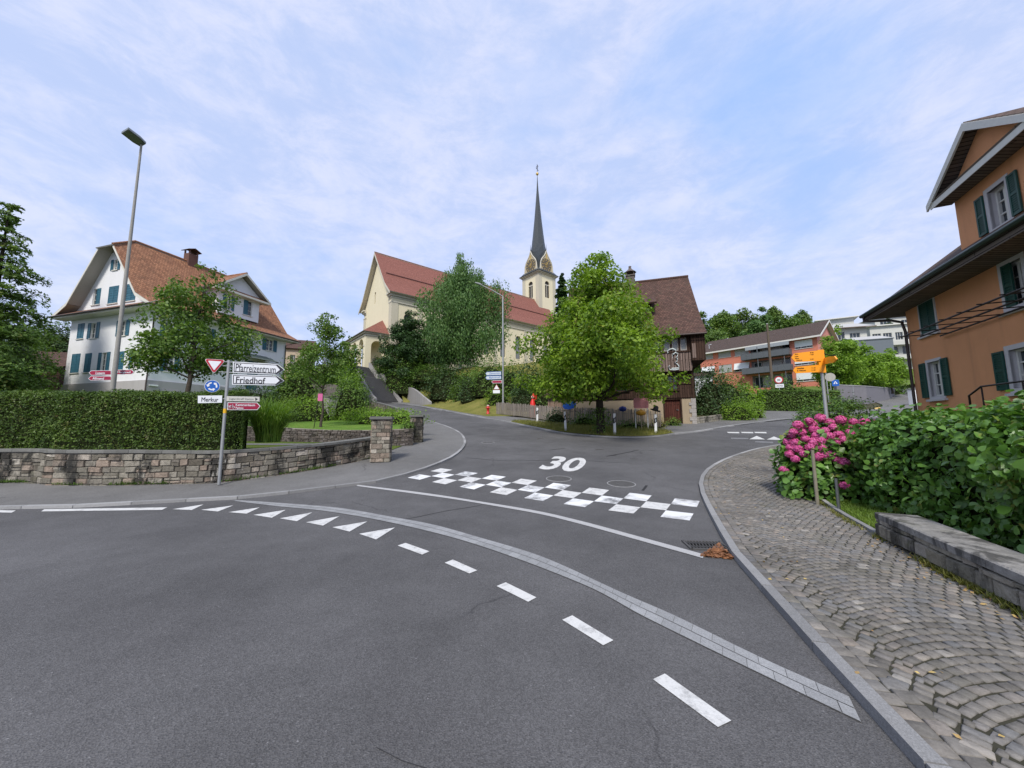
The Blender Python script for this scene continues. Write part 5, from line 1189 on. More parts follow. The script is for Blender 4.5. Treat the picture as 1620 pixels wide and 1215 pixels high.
mb.panel((0, DO, 0), (0, -1, 0), DO, -.2, zw); mb.panel((LO, 0, 0), (0, 1, 0), DO, -.2, zw); mb.panel((LO, DO, 0), (-1, 0, 0), LO, -.2, zw)
mb.build('wall', [M_OR, M_SILL], OHo)
for h in ow: win(OHo, TO, 'front', *h[:4], smat=M_GREEN, slats=16, rev=.18, surm=M_SILL, sillm=M_SILL, mull=1 if h[0] != ow[0][0] else 1, **h[4])
win(OHo, TO, 'front', gwx[0], gwx[1], gwz[0], gwz[1], smat=M_GREEN, slats=18, rev=.2, surm=M_SILL, sillm=M_SILL, surround=.12, shut='lr')
M_ROOFD = tiles('dark_brown_tiles', (.07, .045, .035), (.13, .085, .065), (.05, .045, .04), .15, .17, .4); M_UND = planks('eave_boards', (.12, .10, .085), (.17, .14, .12), .12, False, .1)
og_x, og_z = OX(1384, 486, -.9); zg1 = OX(1620, 352, -.9)[1]; zeav = (og_z + zg1) / 2
mb = MB(); mb.T = TO; pit = math.tan(R(40)); xL = min(og_x, -.9)
zr3 = zeav + (DO / 2 + .9) * pit
slab(mb, [(xL, -.9, zeav), (LO + 1, -.9, zeav), (LO + 1, DO / 2, zr3), (xL + DO / 2 + .9, DO / 2, zr3)], .14)
slab(mb, [(xL, -.9, zeav), (xL, DO + .9, zeav), (xL + DO / 2 + .9, DO / 2, zr3)], .14); slab(mb, [(xL, DO + .9, zeav), (LO + 1, DO + .9, zeav), (LO + 1, DO / 2, zr3), (xL + DO / 2 + .9, DO / 2, zr3)], .14)
rf = mb.build('roof', [M_ROOFD, M_UND], OHo)
mb = MB(); mb.T = TO; mb.bx(xL + .05, LO + .9, -.85, -.003, zeav - .22, zeav - .17); mb.bx(xL + .05, -.003, -.003, DO + .8, zeav - .22, zeav - .17); mb.bx(xL, LO + .9, -.9, -.86, zeav - .26, zeav - .02); mb.build('eave_boarding', M_UND, rf)
M_GUT = simple('dark_green_gutter', (.022, .045, .035), .4, .5, .3, .25)
mb = MB(); mb.T = TO; mb.tube([(xL - .1, -.98, zeav - .02), (LO + 1, -.98, zeav - .02)], .075, 10); mb.tube([(xL - .02, -.9, zeav - .02), (xL - .02, DO, zeav - .02)], .075, 8); mb.build('gutter', M_GUT, rf)
mb = MB(); mb.T = TO; mb.tube([(xL + .12, -.98, zeav - .05), (xL + .12, -.98, zeav - .28), (xL + .3, -.85, zeav - .34), (-.35, -.35, zeav - .42), (.0, -.14, zeav - .62), (.06, -.1, zeav - 1.0), (.06, -.09, 0)], .05, 8); mb.build('downpipe', M_RUSTP, OHo)
# big cross gable roof
mb = MB(); mb.T = TO
for xs in (lt[0], rgt): slab(mb, [(xs, -.5, zge), (gx_c, -.5, zga), (gx_c, 5, zga), (xs, 5, zge)], .14)
g2 = mb.build('gable_roof', [M_ROOFD, M_UND], OHo)
mb = MB(); mb.T = TO
for xs in (lt[0], rgt): a, b = Vector((xs, -.54, zge - .03)), Vector((gx_c, -.54, zga - .03)); mb.prism([a, b, b - Vector((0, 0, .24)), a - Vector((0, 0, .20))], (0, .05, 0))
mb.build('verge_board', M_FR, g2)
mb = MB(); mb.T = TO; mb.bx(lt[0] + .15, rgt - .15, -.48, -.02, zge - .20, zge - .15); mb.build('pediment_soffit', M_UND, g2)
mb = MB(); mb.T = TO; mb.bx(lt[0] + .12, rgt - .12, -.5, -.482, zge - .24, zge - .02); mb.build('pediment_board', M_FR, g2)
mb = MB(); mb.T = TO; slab(mb, [(lt[0] + .12, -.53, zge - .02), (rgt - .12, -.53, zge - .02), (rgt - .5, -.17, zge + .22), (lt[0] + .5, -.17, zge + .22)], .05); mb.build('pent_roof', [M_ROOFD, M_UND], g2)
# iron trellis and handrail
tx, tz = OX(1490, 531); tz = OX(1500, 529)[1]; mb = MB(); mb.T = TO; M_IR = simple('black_iron', (.03, .025, .022), .5, .4, .4)
for d in (.1, .65, 1.2): mb.tube([(tx + .3 * d + .1, -d, tz), (LO - 4, -d, tz)], .026, 5)
for k in range(9): x = tx + .5 + k * .75; mb.tube([(x, .0, tz + .02), (x, -1.3, tz + .02)], .016, 5)
mb.tube([(tx + .5, -1.25, tz), (tx + .5, 0, tz + .5)], .014, 5); mb.build('trellis', M_IR, OHo)
hx, hz = OX(1533, 626, -1.); mb = MB(); mb.T = TO; hz2 = OX(1556, 611, -1.)[1]
mb.tube([(hx, -1, hz - .5), (hx, -1, hz), (hx + .5, -1, hz2), (hx + 6, -1, hz2)], .025, 6)
for k in range(5): mb.tube([(hx + .5 + k * 1.3, -1, hz2), (hx + .5 + k * 1.3, -1, hz2 - 1.1)], .018, 5)
mb.build('handrail', M_IR, OHo)
# ================================================================== modern houses on the hill
M_MOD = plaster('pale_modern_plaster', (.52, .52, .48), .12, .15); M_MODG = simple('grey_slate_cladding', (.13, .15, .17), .6, .3, 0, .15); M_MODR = simple('pale_flat_roof', (.40, .40, .39), .8, .2, 0, .15); M_BRN = simple('brown_fascia', (.20, .15, .12), .7)
def hillbox(label, px0, px1, ptop, pbot, Y, U, D, roof, mats, wins=(), over=.5, name='modern_house', cat='house', mono=0., gable=0.):
    O = at(px0, (ptop + pbot) / 2, Y); T = frameT(O, U); w = onwall(px1, (ptop + pbot) / 2, T)[0]; zt = onwall((px0 + px1) / 2, ptop, T)[1]; zb = onwall((px0 + px1) / 2, pbot, T)[1]
    t = thing(name, (O.x, O.y, zb), label, cat); W = []
    for a, b, c, d in wins: W.append((w * a, w * b, zb + (zt - zb) * c, zb + (zt - zb) * d))
    mb = MB(); mb.T = T; mb.panel((0, 0, 0), (1, 0, 0), w, zb - 4, zt, W, .25)
    zt2 = zt + mono; mb.panel((0, D, 0), (0, -1, 0), D, zb - 4, max(zt, zt2) + gable, prof=[(0, zb - 4), (D, zb - 4), (D, zt), (D / 2, (zt + zt2) / 2 + gable), (0, zt2)]) ; mb.panel((w, 0, 0), (0, 1, 0), D, zb - 4, max(zt, zt2) + gable, prof=[(0, zb - 4), (D, zb - 4), (D, zt2), (D / 2, (zt + zt2) / 2 + gable), (0, zt)]); mb.panel((w, D, 0), (-1, 0, 0), w, zb - 4, zt2)
    mb.build('wall', mats[0], t)
    for a, b, c, d in W: win(t, T, 'front', a, b, c, d, mull=2, bars=0, rev=.25, sill=False)
    mb = MB(); mb.T = T; o = over; zm = (zt + zt2) / 2 + gable
    if gable:
        for f in (lambda y: y, lambda y: D - y): slab(mb, [(-o, f(-o), zt), (w + o, f(-o), zt), (w + o, D / 2, zm + .25), (-o, D / 2, zm + .25)], .25)
    else: slab(mb, [(-o, -o, zt + .25), (w + o, -o, zt + .25), (w + o, D + o, zt2 + .25), (-o, D + o, zt2 + .25)], .3)
    mb.build('roof', [mats[1], mats[2]], t); return t, T, w, zt, zb
UA = (.86, -.5)
hillbox('topmost flat white villa on the ridge with chimneys, behind the red building', 1296, 1352, 505, 530, 128., UA, 14, None, (M_MOD, M_MODR, M_FR), [(.1, .4, .2, .7)], 1.2)
t, T, w, zt, zb_h = hillbox('pale house with low pitched roof and brown fascia just right of the red gable', 1318, 1372, 519, 546, 105., (.96, -.28), 14, None, (M_MOD, M_MODR, M_BRN), [(.05, .35, .35, .8), (.5, .8, .3, .7)], 1.6, gable=2.6)
t, T, w, zt, zb_h = hillbox('grey slate clad house with plain gable between the trees and the white terrace house', 1356, 1416, 536, 590, 92., (.93, -.36), 12, None, (M_MODG, M_MODR, M_MODG), (), .2, gable=1.6)
t, T, w, zt, zb_h = hillbox('white terraced house with balconies next to the orange house corner', 1380, 1450, 514, 600, 112., (.93, -.37), 14, None, (M_MOD, M_MODR, M_FR), [(.05, .25, .72, .86), (.3, .5, .72, .86), (.58, .75, .72, .86), (.8, .95, .72, .86), (.3, .6, .45, .6), (.7, .95, .45, .6)], .8)
for k, zf in enumerate((.62, .36)):
    mb = MB(); mb.T = T; z = zb_h + (zt - zb_h) * zf; mb.bx(w * .3, w + 1, -2.2, -.003, z - .15, z); mb.bx(w * .3, w + 1, -2.25, -2.2, z - .2, z + .9); mb.build('balcony', M_MOD, t)
hillbox('wide white block with flat roof on the right skyline', 1384, 1470, 500, 520, 135., (.96, -.28), 14, None, (M_MOD, M_MODR, M_FR), [(.1, .3, .3, .7), (.5, .7, .3, .7)], .8)
hillbox('small white shed with dark flat roof behind the wooden house', 1100, 1128, 594, 616, 40., (.97, -.2), 5, None, (simple('white_boards', (.55, .56, .57), .7), M_TILE4, M_TILE4), (), .25, 'garden_shed', 'shed')
# old barn with tiled wall at the left edge
hillbox('low barn clad in dark brown tiles at the left edge, above the hedge', -60, 93, 579, 628, 34., (.97, .24), 9, None, (M_TILE3, M_TILE3, M_DKWOOD), (), .3, 'barn', 'barn', gable=2.)
hillbox('distant house with brown roof seen between the white house and the garden tree', 451, 490, 552, 585, 85., (.93, .37), 10, None, (plaster('tan_plaster', (.45, .36, .27)), M_TILE3, M_DKWOOD), [(.2, .4, .3, .7), (.6, .8, .3, .7)], .6, 'distant_house', 'house', gable=3.)
# ------------------------------------------------------------------ church hill, stairs, bank
RE = gpl([(771, 660), (652, 639.5)]); re0, re1 = RE; rdir = (re1 - re0); rdir.z = 0; rdir.normalize(); rn = Vector((rdir.y, -rdir.x, 0)) 
if rn.x < 0: rn = -rn
def sm(a, b, x): x = max(0, min(1, (x - a) / (b - a))); return x * x * (3 - 2 * x)
Rb = gp(630, 637); topz = 11.1; kt = ray(583, 582); Yt = (topz - EYE) / (kt.z / kt.y); Rt = at(583, 582, Yt); v_ = Vector((Rt.x - Rb.x, Rt.y - Rb.y, 0)); run = v_.length - 1.2; v_.normalize(); u_ = Vector((v_.y, -v_.x, 0)); sw_ = 5.0
botz = hgt(Rb.x, Rb.y) + .05; n_ = 34; TSI = frameT(Rb - u_ * sw_, u_).inverted()
def hill(x, y):
    d = (x - re0.x) * rn.x + (y - re0.y) * rn.y - .6; b = hgt(x, y) + .02
    s = rdir.x * (x - re0.x) + rdir.y * (y - re0.y)
    al = -(rdir.x * (x - Rb.x) + rdir.y * (y - Rb.y))
    r1 = .40 * max(0, d) * sm(1, 9, s + max(0, d) * .35) + 2.1 * sm(.45, 1.1, d) * (1 - sm(2.5, 9, al)) * sm(1, 9, s); r2 = .62 * max(0, (y - 54.5) + (x + 17) * .25) if x < -8 else 0
    n = .12 * math.sin(x * .7 + y * .31) * math.sin(y * .53 - x * .2) * min(1, max(r1, r2)); z = min(topz - .05, b + max(r1, r2) + n)
    q = TSI @ Vector((x, y, 0))
    if q.x < sw_ + .25 and q.y < run + 1.6:
        sz = botz + (topz - botz) * max(0, q.y) / (run + 1.2) - .8; z = min(z, max(b - .3, sz)) if q.x > -1 else min(z, max(b, sz + .5))
    elif q.x < sw_ + 2: z = min(z, botz + (topz - botz) * max(0, q.y + .8) / (run + 1.2) + .3)
    return z
sheet('bank', flat([gp(771, 659.5), gp(736, 654), gp(700, 647.5), gp(652, 639.2), gp(629, 635.5), Vector((-20, 56.5, 0)), Vector((-27, 58, 0)), Vector((-45, 66, 0)), Vector((-60, 80, 0)), Vector((-60, 130, 0)), Vector((60, 130, 0)), Vector((30, 62, 0)), Vector((14, 42, 0)), Vector((3, 33, 0))]), M_DRY, .03, hill, 1.)
ST = thing('church_stairs', (Rb.x, Rb.y, Rb.z), 'long dark stone flight of steps climbing to the church porch', 'stairs')
org = Rb - u_ * sw_; sb = Rb; mb = MB()
M_STEP = simple('dark_step_stone', (.125, .12, .115), .9, .2, 0, .35, 3, .01); M_CONC = plaster('weathered_concrete', (.30, .29, .28), .4, .7, .01)
for k in range(n_):
    extra = 1.2 if k >= 22 else 0
    y0 = run * k / n_ + extra; z = botz + (topz - botz) * (k + 1) / n_; T = frameT(org, u_); mb.T = T
    mb.bx(0, sw_, y0, y0 + run / n_ + .02 + (1.2 if k == 21 else 0), z - 1.2, z); mb.bx(0, sw_, y0 - .03, y0, z - .05, z - .003, 1)
mb.bx(-.4, sw_ + .4, run + 1.2, run + 6, topz - 2, topz); mb.build('steps', [M_STEP, simple('step_nosing', (.26, .25, .24), .9)], ST)
mb = MB(); mb.T = T; P = lambda s: (botz + (topz - botz) * s)
for x0, x1 in ((sw_, sw_ + .4), (-.4, 0)):
    pr = [(x0, -.6, botz - 1), (x0, -.6, botz + .25), (x0, .2, botz + .9), (x0, run * 22 / n_, P(22 / n_) + .95), (x0, run * 22 / n_ + 1.2, P(22 / n_) + .95), (x0, run + 1.2, topz + .9), (x0, run + 1.2, botz - 1)]
    mb = MB(); mb.T = T; mb.prism(pr, (x1 - x0, 0, 0)); mb.build('cheek_wall', M_CONC, ST)
# curved concrete planter wall at the foot of the stairs
al0 = -(rdir.x * (Rb.x - re0.x) + rdir.y * (Rb.y - re0.y)); LP = lambda a, e: Vector((re0.x, re0.y, 0)) + rdir * (-al0 - a) + rn * e
cw = even(spline([LP(-.3, .85), LP(2, .75), LP(4.5, .75), LP(7, .85), LP(9, 1.3)], .4), .45)
if (cw[-1] - cw[0]).dot(rn.cross(Vector((0, 0, 1)))) > 0: pass
t = thing('retaining_wall', (cw[3].x, cw[3].y, cw[3].z), 'curved weathered concrete retaining wall at the foot of the church stairs', 'retaining wall')
mb = MB(); n = len(cw)
for i in range(n - 1):
    a, b = cw[i], cw[i + 1]; ia = a + rn * .3; ib = b + rn * .3; ha = 2.1 * (1 - (i / n) ** 2.2) + .25; hb_ = 2.1 * (1 - ((i + 1) / n) ** 2.2) + .25; za, zb2 = hgt(a.x, a.y), hgt(b.x, b.y)
    V = [(a.x, a.y, za - .5), (b.x, b.y, zb2 - .5), (b.x, b.y, zb2 + hb_), (a.x, a.y, za + ha), (ia.x, ia.y, za - .5), (ib.x, ib.y, zb2 - .5), (ib.x, ib.y, zb2 + hb_), (ia.x, ia.y, za + ha)]
    mb.mesh(V, [(0, 1, 2, 3), (4, 7, 6, 5), (3, 2, 6, 7), (0, 3, 7, 4), (1, 5, 6, 2)])
mb.build('wall_body', M_CONC, t)
# concrete retaining walls behind the garden tree
def simple_wall(name, pts, z0, z1s, th, mat, label, cat='retaining wall', cap=None):
    t = thing(name, (pts[0].x, pts[0].y, z0), label, cat); q = offs(pts, th); mb = MB()
    for i in range(len(pts) - 1):
        V = [(p.x, p.y, z) for z in (z0, None) for p in (pts[i], pts[i + 1], q[i + 1], q[i])] if False else None
        a, b, c, d = pts[i], pts[i + 1], q[i + 1], q[i]; za, zb2 = z1s[i], z1s[i + 1]
        mb.mesh([(a.x, a.y, z0), (b.x, b.y, z0), (c.x, c.y, z0), (d.x, d.y, z0), (a.x, a.y, za), (b.x, b.y, zb2), (c.x, c.y, zb2), (d.x, d.y, za)], [(0, 1, 5, 4), (4, 5, 6, 7), (2, 3, 7, 6), (0, 4, 7, 3), (1, 2, 6, 5)])
    mb.build('wall_body', mat, t)
    if cap:
        mb = MB()
        for i in range(len(pts) - 1):
            a, b, c, d = [Vector((p.x, p.y, 0)) for p in (pts[i], pts[i + 1], q[i + 1], q[i])]; o = (a - d).normalized() * .05; za, zb2 = z1s[i], z1s[i + 1]
            mb.mesh([a + o + Vector((0, 0, za)), b + o + Vector((0, 0, zb2)), c - o + Vector((0, 0, zb2)), d - o + Vector((0, 0, za)), a + o + Vector((0, 0, za + .1)), b + o + Vector((0, 0, zb2 + .1)), c - o + Vector((0, 0, zb2 + .1)), d - o + Vector((0, 0, za + .1))], [(0, 1, 5, 4), (4, 5, 6, 7), (2, 3, 7, 6), (0, 4, 7, 3), (1, 2, 6, 5)])
        mb.build('coping', cap, t)
    return t
A1, A2, A3 = at(484, 640, 27), at(520, 640, 26.5), at(560, 640, 28)
simple_wall('retaining_wall', [A1, A2, A3], 1.5, [zat(A1.x, A1.y, 623), zat(A2.x, A2.y, 629), zat(A3.x, A3.y, 632)], .3, M_CONC, 'stained concrete garden wall with dark coping behind the young garden tree', cap=M_CAP)
bo = at(510, 618, 30); zt_ = zat(bo.x, bo.y, 607); mb = MB(); zb_ = zat(bo.x, bo.y, 634)
prf = [(-1.5, zb_ - 1), (-1.45, zt_ - .5), (-1.2, zt_ - .1), (-.8, zt_), (.7, zt_ - .02), (1.1, zt_ - .12), (1.35, zt_ - .5), (1.4, zb_ - 1)]
mb.T = frameT(bo, (.98, .15)); mb.prism([(x, 0, z) for x, z in prf], (0, .6, 0)); tag(mb.build('rounded_wall', plaster('mossy_stone', (.16, .14, .13), .5, .6, .02), origin=(bo.x, bo.y, zb_)), 'rounded grey stone wall block behind the garden tree', 'wall')
# right side: grey retaining wall of the climbing side road, kerb stones of bush bed
g1, g2, g3 = at(1322, 640, 47), at(1366, 637, 47), at(1428, 622, 66)
simple_wall('retaining_wall', [g1, g2, g3], 2, [zat(g1.x, g1.y, 610), zat(g2.x, g2.y, 612), zat(g3.x, g3.y, 617)], -.4, simple('grey_block_wall', (.17, .165, .18), .85, .2, 0, .2, 4), 'grey block retaining wall along the climbing side road', cap=simple('grey_cap', (.3, .3, .3), .8))
sheet('hillside', [(g1.x - 2, g1.y + .6), (g2.x, g2.y + .5), (g3.x, g3.y + .5), (g3.x + 25, g3.y + 8), (160, 160), (30, 160), (30, 60), (38, 44)], grassmat('hillside_grass', (.09, .15, .03), (.14, .19, .04), (.13, .13, .05)), .02, lambda x, y: hgt(x, y) + .25 + .02 * max(0, min(60, y - 47)) + max(0, 1.3 - abs(x - .807 * y) * .12) * (1 if y < 75 else 0), 4.)
sheet('planting_bed', flat([gp(1108, 670), gp(1160, 660.5), gp(1204, 655), gp(1206, 651), Vector((24, 44, 0)), Vector((19, 44, 0)), Vector((13.4, 30, 0))]), M_SOIL, .35, None, 0, skirt=.6)
BB = even(spline(gpl([(1103, 671), (1130, 667.5), (1160, 662.5), (1182, 659), (1204, 657)]), .3), .4)
stone_wall('bed_wall', BB, lambda p: hgt(p.x, p.y), lambda p: hgt(p.x, p.y) + .48, .25, 1, [M_ST2, M_MORT, M_CAP2], 'low rough stone edging of the shrub bed beside the wooden house', row=(.2, .3), wid=(.3, .7), cap=None, seed=9, stagger=False)
# ------------------------------------------------------------------ foliage
def rot_frames(n, up, spread, rng):
    """random orthonormal frames whose normals scatter round the given directions"""
    N = up + rng.normal(0, spread, (n, 3)); N /= np.linalg.norm(N, axis=1)[:, None] + 1e-9
    A = rng.normal(0, 1, (n, 3)); A -= (A * N).sum(1)[:, None] * N; A /= np.linalg.norm(A, axis=1)[:, None] + 1e-9
    return N, A, np.cross(N, A)
def leaf_arrays(P, N, A, B, size, ratio=.6, kind='rhomb'):
    n = len(P); s = size[:, None] if np.ndim(size) else size
    if kind == 'rhomb':
        V = np.stack([P - A * s * .5, P + B * s * ratio * .5 + N * s * .06, P + A * s * .5, P - B * s * ratio * .5 + N * s * .06], 1).reshape(-1, 3)
        F = np.arange(4 * n).reshape(n, 4)
    else:   # heart-like leaf folded along the midrib: 8 verts, 4 quads
        q = [(-.42, 0, 0), (-.50, .22, .04), (-.2, .42, .09), (.2, .30, .08), (.62, 0, -.04), (.2, -.30, .08), (-.2, -.42, .09), (-.50, -.22, .04), (.05, 0, -.02)]
        V = np.stack([P + A * s * a + B * s * b * ratio * 1.5 + N * s * c for a, b, c in q], 1).reshape(-1, 3)
        f = np.array([(0, 8, 2, 1), (8, 4, 3, 2), (0, 7, 6, 8), (8, 6, 5, 4)]); F = (f[None] + (np.arange(n) * 9)[:, None, None]).reshape(-1, 4)
    return V, F
def clump_points(C, Rd, dens, rng, shell=.55, flat=.8):
    """points in ellipsoidal clumps, biased to the shell; returns points and outward directions"""
    n = np.maximum(4, (dens * Rd ** 2).astype(int)); idx = np.repeat(np.arange(len(C)), n); m = len(idx)
    D = rng.normal(0, 1, (m, 3)); D /= np.linalg.norm(D, axis=1)[:, None]; r = shell + (1 - shell) * rng.random(m) ** .7; r *= 1 + rng.normal(0, .1, m)
    P = C[idx] + D * (r * Rd[idx])[:, None] * np.array([1, 1, flat]); return P, D
def sub(name, V, F, mat, parent=None, origin=None, **k): return np_mesh(name, V, F, mat, parent, origin, **k)
LEAF = {
 'linden': leafmat('linden_leaf', (.045, .115, .012), (.27, .40, .035), (.28, .24, .06), .38, .7),
 'maple': leafmat('maple_leaf', (0.040, 0.093, 0.018), (0.156, 0.255, 0.038), (0.239, 0.221, 0.046), .3, 1.1),
 'birch': leafmat('birch_leaf', (0.040, 0.102, 0.028), (0.138, 0.238, 0.061), None, .3, .8),
 'yew': leafmat('yew_needle', (0.016, 0.042, 0.013), (0.049, 0.105, 0.024), None, .12, 1.),
 'juniper': leafmat('juniper_needle', (.025, .07, .013), (.15, .27, .035), (.24, .16, .05), .15, 1.1),
 'bush': leafmat('bush_leaf', (0.043, 0.096, 0.017), (0.156, 0.256, 0.043), None, .3, 1.5),
 'bright': leafmat('bright_leaf', (0.087, 0.176, 0.018), (0.277, 0.432, 0.049), None, .4, 1.5),
 'dark': leafmat('dark_leaf', (0.021, 0.051, 0.017), (0.078, 0.136, 0.043), None, .2, 1.2),
 'forest': leafmat('forest_leaf', (0.041, 0.090, 0.022), (0.162, 0.255, 0.047), (0.194, 0.195, 0.041), .25, .25),
 'hedge': leafmat('clipped_hedge_leaf', (.016, .046, .008), (.125, .200, .030), (.13, .085, .035), .22, 1.6),
 'hazel': leafmat('hazel_leaf', (.045, .12, .024), (.16, .31, .055), (.26, .23, .05), .28, 1.4, .40, .45),
 'grass': leafmat('ornamental_grass', (0.049, 0.128, 0.016), (0.259, 0.405, 0.054), (0.324, 0.300, 0.095), .3, 1.5),
 'verge': leafmat('verge_grass', (0.091, 0.120, 0.022), (0.259, 0.240, 0.065), (0.311, 0.228, 0.086), .25, 2.),
 'lawn': leafmat('lawn_grass', (0.084, 0.156, 0.021), (0.197, 0.286, 0.041), None, .3, 1.),
}
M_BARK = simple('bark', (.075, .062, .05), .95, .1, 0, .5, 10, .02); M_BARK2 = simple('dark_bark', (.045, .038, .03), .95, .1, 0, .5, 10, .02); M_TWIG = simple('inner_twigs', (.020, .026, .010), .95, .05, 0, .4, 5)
def limb(mb, a, b, r0, r1, rng, bend=.12, seg=6):
    a, b = Vector(a), Vector(b); n = 5; L = (b - a).length; pts = [a]; off = Vector(rng.normal(0, bend * L, 3))
    for k in range(1, n + 1): t = k / n; pts.append(a.lerp(b, t) + off * math.sin(t * math.pi) * .6 + Vector(rng.normal(0, .015 * L, 3)) * (1 if k < n else 0))
    mb.tube(pts, [r0 + (r1 - r0) * k / n for k in range(n + 1)], seg)
def tree(name, x, y, z0, h, trunk_h, prof, leaf, label, cat='tree', group=None, leafsize=.16, dens=260, clumps=90, crad=.75, tr=.16, seed=1, bark=None, ratio=.62, lean=(0, 0), shell=.45, flat=.75, up=.55, spread=.65, droop=0, limbs=26, ir=1.):
    """prof: (height fraction of the crown, radius in m) pairs; a crown of leaf clumps on limbs"""
    rng = np.random.default_rng(seed); t = thing(name, (x, y, z0), label, cat, group); ph = [p[0] for p in prof]; pr = [p[1] for p in prof]
    fz = rng.random(clumps * 3); Rz = np.interp(fz, ph, pr); keep = rng.random(len(fz)) < (Rz / max(pr)) ** 1.3 * .9 + .08; fz, Rz = fz[keep][:clumps], Rz[keep][:clumps]
    n = len(fz); an = rng.random(n) * 2 * math.pi; rr = Rz * (rng.random(n) ** .45) * .9; cr = crad * (.5 + .9 * rng.random(n) ** 1.3) * np.clip(Rz / max(pr) + .25, .35, 1)
    lob = 1 + ir * (.14 * np.sin(an * 3 + seed) + .10 * np.sin(an * 5 + fz * 9 + seed * 2) + .10 * np.sin(fz * 21 + an * 2 + seed)); rr = np.maximum(0, rr * lob - cr * .35)
    C = np.stack([x + rr * np.cos(an) + lean[0] * fz, y + rr * np.sin(an) + lean[1] * fz, z0 + trunk_h + (h - trunk_h) * fz * .97], 1)
    P, D = clump_points(C, cr, dens, rng, shell, flat)
    if droop: P[:, 2] -= droop * rng.random(len(P)) ** 2 * .8
    U = D * .8 + np.array([0, 0, up]); N, A, B = rot_frames(len(P), U, spread, rng)
    if droop: A = A * .5 + np.array([0, 0, -1.]) * .8; A /= np.linalg.norm(A, axis=1)[:, None]; B = np.cross(N, A); B /= np.linalg.norm(B, axis=1)[:, None] + 1e-9
    V, F = leaf_arrays(P, N, A, B, leafsize * (.65 + .7 * rng.random(len(P))), ratio)
    sub('crown', V, F, LEAF[leaf], t)
    mb = MB(); top = Vector((x + lean[0] * .8, y + lean[1] * .8, z0 + trunk_h + (h - trunk_h) * .75)); b = Vector((x, y, z0 - .2))
    pts = [b, b + Vector((0, 0, .35))] + [Vector((x, y, z0)).lerp(top, k / 6) + Vector((*rng.normal(0, .04, 2), 0)) for k in range(1, 7)]
    mb.tube(pts, [tr * 1.5, tr * 1.05] + [tr * (1 - .8 * k / 6) for k in range(1, 7)], 9)
    for i in rng.permutation(n)[:limbs]:
        s = max(trunk_h * .85, min(h * .72, C[i][2] - z0 - rr[i] * .6)); f = s / (top.z - z0); a = Vector((x, y, z0)).lerp(top, min(.97, f)); limb(mb, a, C[i], tr * (1 - .7 * min(1, f)) * .45, .012, rng, .08, 5)
    mb.build('trunk', bark or M_BARK, t); return t
def bush(name, x, y, z0, w, d, h, leaf, label, cat='shrub', group=None, leafsize=.1, dens=2600, seed=1, rough=.12, kind='rhomb', ratio=.6, tiers=0, rz=0, core=True, spread=.6, up=.5):
    """mound of leaves: a bumpy half ellipsoid"""
    rng = np.random.default_rng(seed); t = thing(name, (x, y, z0), label, cat, group); n = int(dens * (w * d + 2 * h * (w + d) / 2) / 4)
    D = rng.normal(0, 1, (n, 3)); D[:, 2] = np.abs(D[:, 2]); D /= np.linalg.norm(D, axis=1)[:, None]
    a = np.arctan2(D[:, 1], D[:, 0]); b = D[:, 2]
    bump = 1 + rough * (np.sin(a * 4 + seed) * np.cos(b * 5 + seed) + .7 * np.sin(a * 9 + b * 8 + seed * 3) + .5 * np.sin(a * 15 - b * 13))
    if tiers: bump *= 1 + .10 * np.sin(b * tiers * 6.3 + np.sin(a * 3) * 1.5)
    r = bump * (1 - .22 * rng.random(n) ** 2 + rng.normal(0, .03, n)); c, s = math.cos(rz), math.sin(rz)
    L = np.stack([D[:, 0] * w / 2 * r, D[:, 1] * d / 2 * r, D[:, 2] ** .8 * h * r], 1)
    P = np.stack([x + L[:, 0] * c - L[:, 1] * s, y + L[:, 0] * s + L[:, 1] * c, z0 + L[:, 2]], 1); Dw = np.stack([D[:, 0] * c - D[:, 1] * s, D[:, 0] * s + D[:, 1] * c, D[:, 2]], 1)
    N, A, B = rot_frames(n, Dw * .9 + np.array([0, 0, up]), spread, rng); V, F = leaf_arrays(P, N, A, B, leafsize * (.6 + .8 * rng.random(n)), ratio, kind)
    sub('foliage', V, F, LEAF[leaf], t)
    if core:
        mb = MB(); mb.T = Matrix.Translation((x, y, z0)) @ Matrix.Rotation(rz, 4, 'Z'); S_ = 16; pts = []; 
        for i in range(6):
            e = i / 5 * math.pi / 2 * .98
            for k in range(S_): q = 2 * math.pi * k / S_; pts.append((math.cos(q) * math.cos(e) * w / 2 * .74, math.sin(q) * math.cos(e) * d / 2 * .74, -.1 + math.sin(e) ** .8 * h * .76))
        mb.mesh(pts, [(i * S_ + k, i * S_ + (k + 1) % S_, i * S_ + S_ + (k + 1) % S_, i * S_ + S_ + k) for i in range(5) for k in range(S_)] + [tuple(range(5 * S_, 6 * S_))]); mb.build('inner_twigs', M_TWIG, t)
    return t
